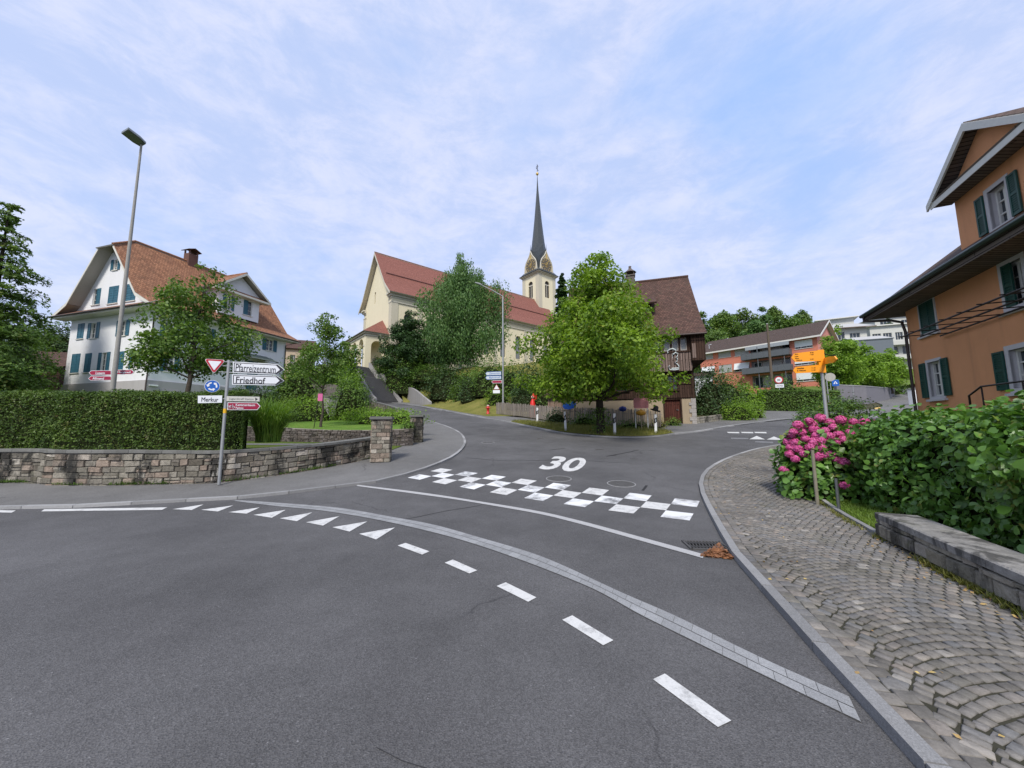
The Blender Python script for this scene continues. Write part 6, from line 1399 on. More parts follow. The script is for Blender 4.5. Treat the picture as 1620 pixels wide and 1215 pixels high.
def hedge(name, path, zb, zt, th, leaf, label, cat='hedge', leafsize=.06, dens=900, seed=1, kind='rhomb', side=1, bulge=.05, ratio=.5, spread=.7, rnd=.18, ends=True, wave=.04, bottomfall=0.):
    """clipped hedge along the front path; th to the left (side=1)"""
    rng = np.random.default_rng(seed); pts = [Vector((p.x, p.y, 0)) for p in path]; L = [0]
    for a, b in zip(pts, pts[1:]): L.append(L[-1] + (b - a).length)
    X = np.array([p.x for p in pts]); Y = np.array([p.y for p in pts]); L = np.array(L); T = L[-1]
    H = np.mean([zt(p) - zb(p) for p in pts]); W = H + th + H * .35; n = int(dens * T * W)
    s = rng.random(n) * T; u = rng.random(n) * W
    if ends:
        e = rng.random(n) < (2 * th / (T + 2 * th)) * .9; s = np.where(e, np.where(rng.random(n) < .5, rng.random(n) * .06, T - rng.random(n) * .06), s)
    px, py = np.interp(s, L, X), np.interp(s, L, Y); ds = .25; tx = np.interp(np.minimum(s + ds, T), L, X) - np.interp(np.maximum(s - ds, 0), L, X); ty = np.interp(np.minimum(s + ds, T), L, Y) - np.interp(np.maximum(s - ds, 0), L, Y); tl = np.hypot(tx, ty); tx /= tl; ty /= tl
    nx, ny = -ty * side, tx * side
    zbv = np.array([zb(p) for p in pts]); ztv = np.array([zt(p) for p in pts]); b = np.interp(s, L, zbv); tp = np.interp(s, L, ztv); h = tp - b
    front = u < H; top = (u >= H) & (u < H + th); back = ~front & ~top
    if ends: e2 = e; 
    off = np.where(front, 0, np.where(top, u - H, th)); hz = np.where(front, u / H, np.where(top, 1., rng.random(n)))
    if ends: off = np.where(e2, rng.random(n) * th, off); hz = np.where(e2, rng.random(n), hz)
    wob = wave * (np.sin(s * 2.1 + hz * 4 + seed) + .6 * np.sin(s * 5.3 - hz * 7) + .4 * np.sin(s * 11 + hz * 13)) + rng.normal(0, bulge * .5, n)
    dx = np.where(front, -1., np.where(back, 1., 0.)); dz = np.where(top, 1., .25)
    corner = np.clip((hz - (1 - rnd / H)) * H / rnd, 0, 1) ** 2 * rnd * .5
    depth = -rng.random(n) ** 2 * .10
    o = off + dx * (wob + depth) - dx * corner; zz = b + hz * h + np.where(top, wob + depth, 0) - np.where(top, np.clip(rnd - np.minimum(off, th - off), 0, rnd) ** 2 / rnd * .5, 0)
    if bottomfall: zz -= np.where((hz < .15) & front, rng.random(n) * bottomfall * (.5 + .5 * np.sin(s * 1.7 + 1)), 0)
    P = np.stack([px + nx * o, py + ny * o, zz], 1)
    ex = np.zeros(n)
    if ends: ex = np.where(e2, np.where(s < T / 2, -1., 1.), 0.)
    Dv = np.stack([nx * dx + tx * ex, ny * dx + ty * ex, dz + .15], 1); N, A, B = rot_frames(n, Dv, spread, rng)
    V, F = leaf_arrays(P, N, A, B, leafsize * (.6 + .8 * rng.random(n)), ratio, kind)
    m_ = pts[len(pts) // 2]; t = thing(name, (m_.x, m_.y, zb(m_)), label, cat); sub('foliage', V, F, LEAF[leaf], t)
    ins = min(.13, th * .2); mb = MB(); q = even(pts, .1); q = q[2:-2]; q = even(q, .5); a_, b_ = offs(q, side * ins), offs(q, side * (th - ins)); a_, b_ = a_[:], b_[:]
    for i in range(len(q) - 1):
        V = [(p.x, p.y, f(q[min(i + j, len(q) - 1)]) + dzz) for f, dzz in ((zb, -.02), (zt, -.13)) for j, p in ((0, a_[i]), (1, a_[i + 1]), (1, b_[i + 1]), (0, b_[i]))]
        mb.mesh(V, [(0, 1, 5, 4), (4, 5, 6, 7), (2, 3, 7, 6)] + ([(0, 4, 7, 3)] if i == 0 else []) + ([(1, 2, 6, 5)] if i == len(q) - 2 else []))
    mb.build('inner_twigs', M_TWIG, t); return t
def blades(n, P, length, width, rng, leanr=.5, droop=.5, seg=4, twist=True):
    """grass blades: strips bending outward; returns V,F"""
    an = rng.random(n) * 2 * math.pi; dx, dy = np.cos(an), np.sin(an); l = length * (.55 + .6 * rng.random(n)); ln = leanr * (.3 + rng.random(n)); w = width * (.6 + .8 * rng.random(n)); V = []
    for k in range(seg + 1):
        t = k / seg; out = ln * l * t ** 1.6; up = l * (t - droop * t ** 3 * ln / leanr * .5); ww = w * (1 - t ** 2) + .001
        c = np.stack([P[:, 0] + dx * out, P[:, 1] + dy * out, P[:, 2] + up], 1); sd = np.stack([-dy, dx, np.zeros(n)], 1) * ww[:, None] / 2; V += [c - sd, c + sd]
    V = np.stack(V, 1).reshape(-1, 3); f = np.array([(2 * k, 2 * k + 1, 2 * k + 3, 2 * k + 2) for k in range(seg)]); F = (f[None] + (np.arange(n) * 2 * (seg + 1))[:, None, None]).reshape(-1, 4); return V, F
def at_g(px, py, Y, hf=hgt): p = at(px, py, Y); return p.x, p.y, hf(p.x, p.y)
def dims(px0, px1, ptop, x, y): return (px1 - px0) / F_PX * y, zat(x, y, ptop)
# ---- hedges
HP = [p for p in offs(WBs, .12) if p.x > -23]; HP = [p for p in HP if p.x < at(372, 690, 9.6).x]
hz_b = lambda p: WTOP(p) + .04
hedge('clipped_hedge', HP, hz_b, lambda p: zat(p.x, p.y, 619 if p.x > -8 else 619), 1.3, 'hedge', 'tall dark green clipped hedge on top of the stone wall at the left', leafsize=.055, dens=1500, seed=3, bulge=.05, spread=.9, wave=.035, bottomfall=.25)
hr_ = [gp(1408, 838), gp(1460, 868), gp(1520, 905), gp(1580, 935), gp(1640, 968)]; hr_ = offs(hr_, .62); hr_ = [at(1366, 760, 7.3)] + hr_ + [hr_[-1] + (hr_[-1] - hr_[-2]).normalized() * 2.]
hr_ = even(spline(hr_, .3), .5)
def hzt(p): return zat(p.x, p.y, np.interp(p.x / p.y, [.95, 1.0, 1.15, 1.38], [674, 667, 662, 664])) if p.y > 2.8 else 1.70
hedge('leafy_hedge', hr_, lambda p: .1, hzt, 1.9, 'hazel', 'broad leafy green hedge behind the low stone wall at the right', leafsize=.085, dens=1000, seed=4, kind='heart', bulge=.2, spread=.75, wave=.13, rnd=.5, ratio=.75)
# ---- ornamental grass
x, y, z = at_g(424, 697, 11.4, lowg); z = zat(x, y, 697); rng = np.random.default_rng(5); n = 1500; a = rng.random(n) * 6.28; r = .32 * rng.random(n) ** .5
V, F = blades(n, np.stack([x + r * np.cos(a), y + r * np.sin(a), np.full(n, z - .05)], 1), 1.72, .02, rng, .62, .95, 7)
t = thing('ornamental_grass', (x, y, z), 'big arching clump of ornamental grass between the clipped hedge and the gate pillars', 'grass clump'); sub('blades', V, F, LEAF['grass'], t)
# ---- trees
x, y = at_g(292, 640, 17.5)[:2]; z = upg(x, y)
tree('maple_tree', x, y, z, zat(x + .2, y, 408) - z, zat(x, y, 588) - z, [(0, 1.5), (.15, 2.65), (.35, 2.6), (.55, 2.05), (.75, 1.35), (.9, .7), (1, .3)], 'maple', 'rounded green tree standing in front of the white house', leafsize=.15, dens=360, clumps=120, crad=.62, tr=.13, seed=11, lean=(.5, 0))
x, y = at_g(508, 662, 18.6)[:2]; z = upg(x, y)
tree('young_tree', x, y, z, zat(x, y, 488) - z, zat(x, y, 610) - z, [(0, .7), (.15, 1.55), (.4, 1.6), (.65, 1.15), (.85, .65), (1, .2)], 'maple', 'young slender tree on the garden lawn with a stake beside it', leafsize=.12, dens=560, clumps=75, crad=.42, tr=.06, seed=12, limbs=30)
xt, yt = at_g(950, 672, 20.9)[:2]; z = hgt(xt, yt) + .05
tree('linden_tree', xt, yt, z, zat(xt - .2, yt, 397) - z, zat(xt, yt, 622) - z, [(0, 2.9), (.08, 4.2), (.22, 4.75), (.4, 4.1), (.55, 3.15), (.7, 2.4), (.82, 1.85), (.93, 1.3), (1, .6)], 'linden', 'big bright green tree on the grass island in front of the wooden house', leafsize=.19, dens=370, clumps=215, crad=.95, tr=.24, seed=13, ir=1.5, shell=.5, limbs=40, lean=(-.1, 0), bark=M_BARK2)
n = 700; rng = np.random.default_rng(9); P = np.stack([xt + .28 * rng.normal(0, 1, n), yt + .28 * rng.normal(0, 1, n), z + 1.5 * rng.random(n)], 1); N, A, B = rot_frames(n, np.tile([0, -.3, .6], (n, 1)), .8, rng); V, F = leaf_arrays(P, N, A, B, np.full(n, .12), .6)
t = thing('trunk_shoots', (xt, yt, z), 'leafy green shoots growing round the foot of the big tree', 'shrub'); sub('foliage', V, F, LEAF['bush'], t)
x, y = at_g(728, 600, 59)[:2]; z = hill(x, y)
tree('birch_tree', x, y, z, zat(x, y, 399) - z, 2.2, [(0, 4.4), (.12, 6.6), (.35, 6.9), (.55, 6.3), (.72, 4.7), (.86, 3.0), (1, .9)], 'birch', 'tall birch with drooping foliage in front of the church wall', leafsize=.36, dens=120, clumps=190, crad=1.65, tr=.24, seed=14, droop=2.6, ir=1.8, ratio=.5, spread=.8, shell=.4, flat=1.1, bark=simple('birch_bark', (.45, .43, .4), .8))
x, y = at_g(646, 600, 59.5)[:2]; z = hill(x, y)
def conifer(name, x, y, z, h, r0, leaf, label, seed=1, tiers=16, leafsize=.25, dens=1., low=.06, cat='conifer', group=None, pw=.9):
    rng = np.random.default_rng(seed); t = thing(name, (x, y, z), label, cat, group); P = []; D = []; mb = MB(); mb.tube([(x, y, z - .3), (x, y, z + h * .95)], [h * .02 + .05, .02], 7)
    for k in range(tiers):
        f = low + (1 - low) * (k + .5 * rng.random()) / tiers; R_ = r0 * (1 - f) ** pw * (.85 + .3 * rng.random()) + .1; nb = max(5, int(9 * (1 - f) + 5))
        for b in range(nb):
            a = rng.random() * 6.28; L = R_ * (.75 + .4 * rng.random()); m = int(60 * L * dens) + 8; u = rng.random(m) ** .7; wv = (1 - u * .75) * L * .28
            px_ = np.cos(a) * u * L; py_ = np.sin(a) * u * L; lat = rng.normal(0, 1, m) * wv
            P.append(np.stack([x + px_ - np.sin(a) * lat, y + py_ + np.cos(a) * lat, z + h * f + .12 * L * u - .34 * L * u ** 2 - np.abs(lat) * .25 + rng.normal(0, .05, m) * L], 1)); D.append(np.tile([np.cos(a) * .5, np.sin(a) * .5, .8], (m, 1)))
            if L > 1: limb(mb, (x, y, z + h * f), (x + math.cos(a) * L * .85, y + math.sin(a) * L * .85, z + h * f - .12 * L), .03, .01, rng, .02, 4)
    P = np.concatenate(P); D = np.concatenate(D); N, A, B = rot_frames(len(P), D, .5, rng); V, F = leaf_arrays(P, N, A, B, leafsize * (.6 + .8 * rng.random(len(P))), .45)
    sub('crown', V, F, LEAF[leaf], t); mb.build('trunk', M_BARK2, t); return t
tree('yew_tree', x, y, z, zat(x, y, 489) - z, .8, [(0, 4.6), (.2, 5.0), (.45, 4.4), (.7, 3.2), (.9, 1.7), (1, .5)], 'yew', 'dark pointed yew beside the church porch', leafsize=.34, dens=190, clumps=190, crad=1.1, tr=.2, seed=15, ratio=.4, bark=M_BARK2)
x, y = at_g(891, 520, 72)[:2]; conifer('spruce_tree', x, y, 8, zat(x, y, 432) - 8, 3.4, 'yew', 'narrow dark spruce peeking up right of the church tower', 16, 60, .5, 1.6, pw=.62)
for i, (px, ptop, Y, w, d, lab) in enumerate(((638, 548, 58, 8.6, 4.2, 'broad layered juniper left of the birch, above the stairs wall'), (610, 563, 59.5, 5.0, 3.5, 'small layered juniper at the top edge of the stairs wall'), (681, 577, 56.3, 7.6, 3.0, 'low rounded juniper with brownish tips over the concrete planter'))):
    x, y = at(px, 600, Y)[:2]; z = hill(x, y) - .2; bush('juniper', x, y, z, w, d, max(1.5, zat(x, y, ptop) - z), 'juniper', lab, 'juniper', 'spreading junipers beside the church stairs', .24, 230, 20 + i, .10, tiers=4, ratio=.4, spread=.5, up=.9)
def ground_at(x, y):
    if x < -4.8 and y < 36 and y > 16: return upg(x, y)
    if y > 30 and x < 12: return hill(x, y)
    return hgt(x, y)
B_L = [ (716, 622, 54, 9, 3.5, 4.0, 'dark', .26, 160, 'dark green bush under the birch on the bank'), (750, 624, 50, 7, 3.5, 3.2, 'bush', .24, 170, 'green bush on top of the bank right of the birch'),  # px, base py, Y, width, depth, height, leaf, size, density, label
 (776, 628, 42, 5, 4, 4.6, 'bush', .2, 190, 'green bush behind the road signs left of the tall street lamp'),
 (810, 638, 40.5, 4, 3, 4.6, 'bush', .18, 240, 'green bush right behind the tall street lamp'),
 (838, 641, 37, 3.6, 3, 4.4, 'dark', .18, 240, 'dark shrub between the street lamp and the big tree'),
 (862, 638, 36.5, 3.2, 3, 3.6, 'bush', .17, 240, 'green shrub half hidden behind the left side of the big tree'),
 (742, 622, 42, 2.6, 2, 1.7, 'dark', .16, 300, 'small grey green tuft on the grassy bank'),
 (788, 646, 38.5, 3.2, 1.6, 2.0, 'bright', .13, 350, 'low yellow green shrub at the foot of the street lamp'),
 (826, 647, 36, 3.2, 1.4, 2.1, 'dark', .13, 350, 'low dark shrub behind the left end of the picket fence'),
 (555, 655, 24, 2.7, 2, 2.5, 'bush', .12, 700, 'round green bush in front of the concrete wall left of the stairs'),
 (612, 668, 20.5, 4.4, 1.8, .75, 'bright', .10, 800, 'low bright green ground shrub behind the gate pillars'),
 (575, 663, 23, 3, 1.4, .7, 'bright', .10, 700, 'low bright shrub below the round green bush'),
 (645, 688, 17.6, .7, .7, .6, 'bush', .07, 1500, 'tiny bush just left of the farther gate pillar'),
 (488, 650, 23, 3.6, 1.8, .9, 'bright', .10, 700, 'low light green shrub behind the young garden tree'),
 (470, 640, 27, 4.0, 3, 3.2, 'maple', .14, 500, 'tall green shrub right of the white house corner'),
 (537, 622, 36, 5.0, 3.4, 2.6, 'bright', .17, 300, 'pale green bush behind the rounded stone wall'),
 (440, 640, 26, 2.6, 2, 1.6, 'bush', .13, 500, 'green shrub behind the ornamental grass'),
 (400, 640, 25, 4, 2, 1.5, 'dark', .13, 500, 'dark shrub row behind the blue roundabout sign'),
 (1125, 655, 29.5, 3.2, 2.6, 3.6, 'dark', .15, 500, 'dark shrub at the right corner of the wooden house'),
 (1150, 650, 34, 4, 3, 3.6, 'bush', .16, 350, 'green shrub with reddish tips in front of the red building'),
 (1178, 650, 36, 3.6, 3, 2.6, 'bright', .22, 230, 'shrub with big light green leaves left of the trimmed hedge'),
 (1165, 657, 28.5, 3.0, 1.4, 1.15, 'bright', .11, 900, 'round light green clipped bush on the stone edged bed'),
 (1192, 654, 30, 1.7, 1.2, .95, 'bright', .11, 900, 'smaller light green bush at the right end of the stone edged bed'),
 (1325, 668, 14.5, 3.3, 1.7, .95, 'juniper', .09, 1500, 'low reddish green trimmed shrub behind the orange signpost'),
 (1290, 668, 16.5, 1.6, 1.5, .75, 'bush', .09, 1200, 'low green mound left of the orange signpost'),
 (1240, 607, 48, 6, 3, .7, 'bush', .2, 200, 'bush in front of the ground floor of the red building'),
 (1340, 645, 38, 3.5, 1.5, .8, 'juniper', .14, 400, 'low yellowish hedge at the corner of the side road'),
 (1395, 618, 60, 9, 3, 1.8, 'juniper', .25, 150, 'long low hedge on top of the grey retaining wall'),
]
for i, (px, py, Y, w, d, h, lf, sz, dn, lab) in enumerate(B_L):
    p = at(px, py, Y); g = ground_at(p.x, p.y); tp_ = p.z + h; p.z = min(g, p.z + .3) - .05; h = max(.4, tp_ - p.z)
    bush('bush' if lf != 'juniper' else 'low_shrub', p.x, p.y, p.z, w, d, h, lf, lab, 'bush', None, sz, dn, 40 + i, .13)
# clipped hedge in front of the red building
q = [gp(1206, 649.5), gp(1250, 650.5), gp(1300, 651.5), gp(1333, 652)]; q = even([Vector((p.x, p.y, 0)) for p in q], .6)
hedge('trimmed_hedge', q, lambda p: hgt(p.x, p.y), lambda p: zat(p.x, p.y, 617), 2.0, 'bush', 'trimmed green hedge along the pavement below the red building', leafsize=.13, dens=300, seed=8, wave=.05)
# trees on the right
for px, pb, Y, top, pr, lab, sd in ((1338, 640, 50, 512, [(0, 2.4), (.2, 3.1), (.5, 2.5), (.8, 1.2), (1, .4)], 'light green pointed tree right of the red building', 31), (1372, 640, 54, 540, [(0, 2.5), (.3, 3.1), (.6, 2.4), (1, .8)], 'light green tree in the middle above the grey retaining wall', 32), (1412, 628, 56, 548, [(0, 2.2), (.3, 2.8), (.6, 2.2), (1, .7)], 'light green round tree nearest the orange house corner', 33), (1318, 640, 52, 528, [(0, 1.6), (.3, 2.2), (.6, 1.6), (1, .5)], 'slim light green tree touching the red gable wall', 34)):
    p = at(px, pb - 10, Y); z = hgt(p.x, p.y) + 1; tree('acacia_tree', p.x, p.y, z, zat(p.x, p.y, top) - z, 1.4, pr, 'bright', lab, 'tree', None, .28, 170, 90, .85, .13, sd)
# wooded ridge behind
for i, (px, top, pw_, Y) in enumerate(((1112, 494, 50, 110), (1146, 488, 56, 112), (1180, 480, 46, 115), (1212, 484, 30, 114), (1230, 480, 34, 118), (1252, 495, 44, 108), (1274, 488, 28, 122), (1196, 505, 50, 100), (1128, 520, 60, 96))):
    p = at(px, 560, Y); z = hgt(p.x, p.y) + 4; R0 = pw_ / F_PX * Y / 2 * 1.15
    tree('forest_tree', p.x, p.y, z, zat(p.x, p.y, top) - z, 2, [(0, R0), (.4, R0 * 1.05), (.7, R0 * .9), (.9, R0 * .55), (1, R0 * .2)], ('forest', 'maple', 'forest', 'birch')[i % 4], ['leftmost forest tree beside the wooden house roof', 'broad forest tree left of the utility pole', 'tallest rounded forest tree on the ridge', 'thin forest tree between two bigger ones', 'forest tree rising just right of the utility pole top', 'low wide forest tree above the red roof', 'rightmost dark forest tree on the ridge', 'nearer green tree right above the red building roof', 'nearer green tree at the left end of the red building'][i], 'tree', 'trees on the wooded ridge', .62, 55, 75, 1.9, .35, 60 + i, limbs=8)
x, y = at_g(1405, 505, 128)[:2]; conifer('pine_tree', x, y, 16, zat(x, y, 497) - 16, 6, 'yew', 'flat dark pine on the skyline above the white houses', 71, 14, .8, .5, low=.6)
# left edge trees
x, y = at_g(-28, 600, 27)[:2]; conifer('cedar_tree', x, y, 2.6, zat(x, y, 312) - 2.6, 4.3, 'forest', 'tall feathery cedar cut by the left picture edge', 72, 22, .26, .8, pw=.6)
for i, (px, pb, Y, w, d, h, lf, lab) in enumerate(((8, 615, 32, 6.5, 4, 5.2, 'bush', 'big green bush under the cedar at the left edge'), (50, 590, 41, 6.5, 4, 5.6, 'bush', 'green tree mass behind the barn roof'), (92, 590, 42, 6.4, 4, 5.8, 'dark', 'dark green tree mass touching the white house'), (-30, 610, 29, 5, 4, 5, 'dark', 'dark bush at the far left edge'))):
    p = at(px, pb, Y); bush('large_bush', p.x, p.y, p.z, w, d, h, lf, lab, 'bush', None, .22, 260, 80 + i, .16)
for i, (px, top, R0, Y, lab) in enumerate(((478, 548, 3.5, 50, 'tree behind the right corner of the white house'), (520, 556, 3.4, 58, 'tree in the gap between white house and church'), (548, 530, 2.0, 48, 'slim tree in front of the church porch'))):
    p = at(px, 640, Y); z = hgt(p.x, p.y) - 1; tree('garden_tree', p.x, p.y, z, zat(p.x, p.y, top) - z, 1.5, [(0, R0), (.4, R0), (.8, R0 * .6), (1, R0 * .2)], 'maple', lab, 'tree', None, .3, 130, 60, 1.1, .18, 90 + i)
# hydrangea with flower heads
p = gp(1300, 770); hx_, hy_ = at(1308, 760, 8.2)[:2]; zt_h = zat(hx_, hy_, 668); z0h = .1
HY = bush('hydrangea', hx_, hy_, z0h, 1.95, 1.35, zt_h - z0h - .1, 'hazel', 'hydrangea bush covered in round pink flower heads round the orange signpost', 'hydrangea', None, .11, 1500, 101, .10, 'heart', .75)
M_PINK = leafmat('hydrangea_pink', (.50, .045, .22), (.78, .22, .48), (.62, .25, .40), .25, 9., .6, .2)
fl_px = [(1262, 672), (1280, 666), (1298, 661), (1312, 668), (1330, 664), (1350, 667), (1368, 668), (1268, 684), (1288, 680), (1305, 681), (1274, 694), (1292, 690), (1312, 690), (1327, 687), (1258, 700), (1246, 699), (1249, 718), (1282, 708), (1300, 709), (1318, 703), (1333, 695), (1350, 694), (1372, 676), (1384, 670), (1258, 726), (1345, 685), (1362, 680), (1252, 690), (1287, 699), (1340, 676), (1318, 676), (1263, 710), (1250, 708), (1272, 718), (1294, 722), (1306, 720), (1314, 719), (1323, 727), (1334, 731), (1240, 743), (1336, 768), (1270, 676), (1300, 697), (1284, 672), (1255, 683), (1320, 700)]
rng = np.random.default_rng(77); heads = []
for i, (px, py) in enumerate(fl_px):
    # put the head on the front surface of the bush
    d = ray(px, py); best = None
    for Y in np.arange(6.6, 9.5, .03):
        q = at(px, py, Y); e = ((q.x - hx_) / (1.02)) ** 2 + ((q.y - hy_) / .70) ** 2 + (max(0, (q.z - z0h)) / (zt_h - z0h)) ** 2.2
        if e < 1: best = q; break
    if best is None: best = at(px, py, hy_ - .1)
    r = rng.uniform(.075, .105); n = 190; D = rng.normal(0, 1, (n, 3)); D /= np.linalg.norm(D, axis=1)[:, None]; D[:, 2] *= .85; P = D * r * (.92 + .12 * rng.random(n))[:, None]; N, A, B = rot_frames(n, D, .3, rng)
    V, F = leaf_arrays(P, N, A, B, np.full(n, .036), 1.0); core_ = MB(); core_.lathe((0, 0, 0), [(.01, -.06 * r / .07), (r * .8, -.02), (r * .82, .02), (.01, r * .75)], 8); cv = np.array([tuple(v) for v in core_.v]); 
    cf = [f for f in core_.f if len(f) == 4]; V2 = np.concatenate([V, cv]); F2 = np.concatenate([F, np.array(cf) + len(V)])
    o = np_mesh('flower_head', V2 + np.array([best.x, best.y, best.z]), F2, M_PINK, HY)
M_STAKE = simple('weathered_stake', (.22, .20, .15), .9, .2, 0, .3, 12)
for (px, p0, p1, Y, lab, m, r) in ((1291, 712, 772, 7.5, 'weathered wooden stake standing in the hydrangea', M_STAKE, .032), (1325, 757, 783, 7.0, 'short grey metal post in the grass below the hydrangea', M_METAL, .028)):
    a, b = at(px, p1, Y), at(px, p0, Y); mb = MB(); mb.tube([(a.x, a.y, hgt(a.x, a.y)), (a.x, a.y, b.z)], [r, r * .9], 8); tag(mb.build('stake', m, origin=(a.x, a.y, hgt(a.x, a.y))), lab, 'post')
# ---- grass tufts
def tufts(name, poly, n, length, width, leaf, hf, seed, dz=0, leanr=.6):
    rng = np.random.default_rng(seed); xs = [p[0] for p in poly]; ys = [p[1] for p in poly]; P = []
    while len(P) < n:
        x, y = rng.uniform(min(xs), max(xs)), rng.uniform(min(ys), max(ys))
        if inside((x, y), poly) and (math.sin(x * 2.3) * math.sin(y * 1.9 + x) + rng.random() * 1.6 > .2): P.append((x, y, hf(x, y) + dz))
    V, F = blades(n, np.array(P), length, width, rng, leanr, .4, 3); o = np_mesh(name, V, F, LEAF[leaf]); tag(o, {'verge_grass': 'long dry grass on the island verge', 'lawn_grass': 'short grass of the lawn bed'}.get(name), 'grass', None, 'stuff'); return o
vp = flat(offs(spline(ISL, .4), .15) + gpl([(1067, 687), (1050, 682), (1010, 679), (950, 676), (874, 671.5), (825, 666.5)]))
tufts('verge_grass', vp, 9000, .20, .014, 'verge', hgt, 1, .09)
lp = flat(offs(eds, .09) + [Vector((5.9, 5.2, 0)), Vector((6.6, 6.5, 0)), Vector((8, 9.5, 0))])
tufts('bed_grass', lp, 14000, .07, .007, 'lawn', hgt, 2, CZ + .03)
# weeds along the wall feet
def weeds(name, path, n, length, leaf, seed, dz, off, label, w=.01):
    rng = np.random.default_rng(seed); q = even(path, .1); P = []
    for _ in range(n):
        i = rng.integers(0, len(q)); f = math.sin(i * .23 + seed) * math.sin(i * .071) 
        if f + rng.random() * .5 < .25: continue
        p = q[i]; P.append((p.x + rng.normal(0, .03) + off[0] * rng.random(), p.y + off[1] * rng.random(), hgt(p.x, p.y) + dz))
    V, F = blades(len(P), np.array(P), length, w, rng, .8, .4, 3); tag(np_mesh(name, V, F, LEAF[leaf]), label, 'weeds', None, 'stuff')
weeds('wall_weeds', [p for p in WBs if -16 < p.x < -4.6], 5000, .10, 'bush', 3, .07, (0, -.06), 'weeds at the foot of the sandstone wall')
weeds('wall_weeds', WRr, 5000, .09, 'verge', 4, CZ, (-.08, .0), 'weeds and dry grass at the foot of the low grey wall', .008)
weeds('edge_weeds', offs(eds, -.03), 2500, .06, 'verge', 5, CZ, (-.05, 0), 'weeds along the bed edging', .008)
# ------------------------------------------------------------------ street furniture and small things
M_GALV = simple('galvanised_steel', (.36, .37, .37), .5, .5, .5, .15, 5); M_SW = simple('sign_white', (.74, .76, .78), .4, .4, 0, .05); M_SK = simple('sign_black', (.02, .02, .025), .5); M_SR = simple('sign_red', (.42, .015, .03), .4, .4, 0, .1)
M_SB = simple('sign_blue', (.01, .10, .42), .4, .4, 0, .1); M_MAR = simple('sign_maroon', (.30, .012, .045), .4, .4, 0, .1); M_CONP = granite('concrete_pole', (.30, .29, .26), .1, .2); M_SG = simple('sign_back_grey', (.30, .31, .31), .5, .4, .3)
def flat_poly(T, pts, off, mat, name, parent, th=.004):
    mb = MB(); mb.T = T; mb.prism([(x, off, z) for x, z in pts], (0, th, 0)); return mb.build(name, mat, parent)
def grow(pts, d):
    cx, cz = sum(p[0] for p in pts) / len(pts), sum(p[1] for p in pts) / len(pts); n = len(pts); out = []
    for i in range(n):
        a, b, c = Vector(pts[i - 1]), Vector(pts[i]), Vector(pts[(i + 1) % n]); e1 = (b - a).normalized(); e2 = (c - b).normalized(); n1, n2 = Vector((-e1.y, e1.x)), Vector((-e2.y, e2.x)); m = (n1 + n2).normalized(); k = 1 / max(.35, m.dot(n1)); out.append(tuple(b + m * d * k))
    return out
def area2d(p): return sum(p[i][0] * p[(i + 1) % len(p)][1] - p[(i + 1) % len(p)][0] * p[i][1] for i in range(len(p))) / 2
def inset(p, d): return grow(p, d if area2d(p) > 0 else -d)
def stext(T, body, x, z, w, h, off, mat, parent, bold=.0, name='lettering'):
    X = (T.to_3x3() @ Vector((1, 0, 0))); O = T @ Vector((x, off, z)); me = fit_text(body, O, X, (0, 0, 1), w, h, bold, None, 0, .003); return link(name, me, mat, parent)
def lathe_pole(name, base_, h, r0, r1, mat, root, seg=12, z0=0):
    mb = MB(); mb.tube([base_ + Vector((0, 0, z0)), base_ + Vector((0, 0, h * .5)), base_ + Vector((0, 0, h))], [r0, (r0 + r1) / 2, r1], seg); return mb.build(name, mat, root)
# signpost with guide signs
b = gp(346, 771); TS = frameT(b, (.88, .47)); S_ = lambda px, py: onwall(px, py, TS, 'front', -.06)
zb0 = hgt(b.x, b.y) + .07; SP = thing('signpost', (b.x, b.y, zb0), 'grey steel post with a give way triangle, roundabout sign and white guide signs', 'signpost')
ztop = zat(b.x, b.y, 570); lathe_pole('pole', Vector((b.x, b.y, zb0)), ztop - zb0, .037, .037, M_GALV, SP)
def guide(px, texts, mat, edge, line, dark=None, off=-.06, edgew=.022):
    pts = [S_(*p) for p in px]; pts = pts if area2d(pts) > 0 else pts[::-1]
    s = flat_poly(TS, pts, off, edge, 'guide_sign', SP, .02); flat_poly(TS, inset(pts, edgew), off - .003, line, 'border', s, .003); flat_poly(TS, inset(pts, edgew * 1.9), off - .006, mat, 'panel', s, .003)
    for body, x0, x1, y0, y1, m, bold in texts:
        (xa, za), (xb, _), (_, zt) = S_(x0, y1), S_(x1, y1), S_(x0, y0); stext(TS, body, xa, za, xb - xa, zt - za, off - .0075, m, s, bold)
    return s
s = guide([(368.5, 572), (439.5, 576), (450.5, 585), (438.5, 592.5), (368, 589.5)], [('Pfarreizentrum', 372.5, 436, 575.2, 587.5, M_SK, .0)], M_SW, M_SW, M_SK)
def arrowhead(px): 
    pts = [S_(*p) for p in px]; pts = pts if area2d(pts) > 0 else pts[::-1]; flat_poly(TS, pts, -.071, M_SK, 'arrow', s, .003)
arrowhead([(436, 577), (439, 576.8), (449, 585), (438, 591.6), (435, 591.4), (443, 584.9)])
s = guide([(367, 592), (438.5, 594.5), (450, 602.5), (438, 609.5), (367, 608.5)], [('Friedhof', 373, 419.5, 595.5, 605.8, M_SK, .01)], M_SW, M_SW, M_SK)
arrowhead([(436, 595.3), (438, 595.2), (448.8, 602.4), (437.5, 608.8), (435, 608.5), (442.5, 602.3)])
s = guide([(358, 626.5), (411, 627.5), (411, 635.5), (358, 635)], [('Jugendtreff Station', 362, 401, 629, 633, simple('grey_letters', (.25, .25, .24), .6), 0)], simple('beige_sign', (.55, .54, .49), .5, .3, 0, .05), M_SG, M_SG, edgew=.004)
arrowhead([(404, 629), (408, 631.4), (404, 633.8)])
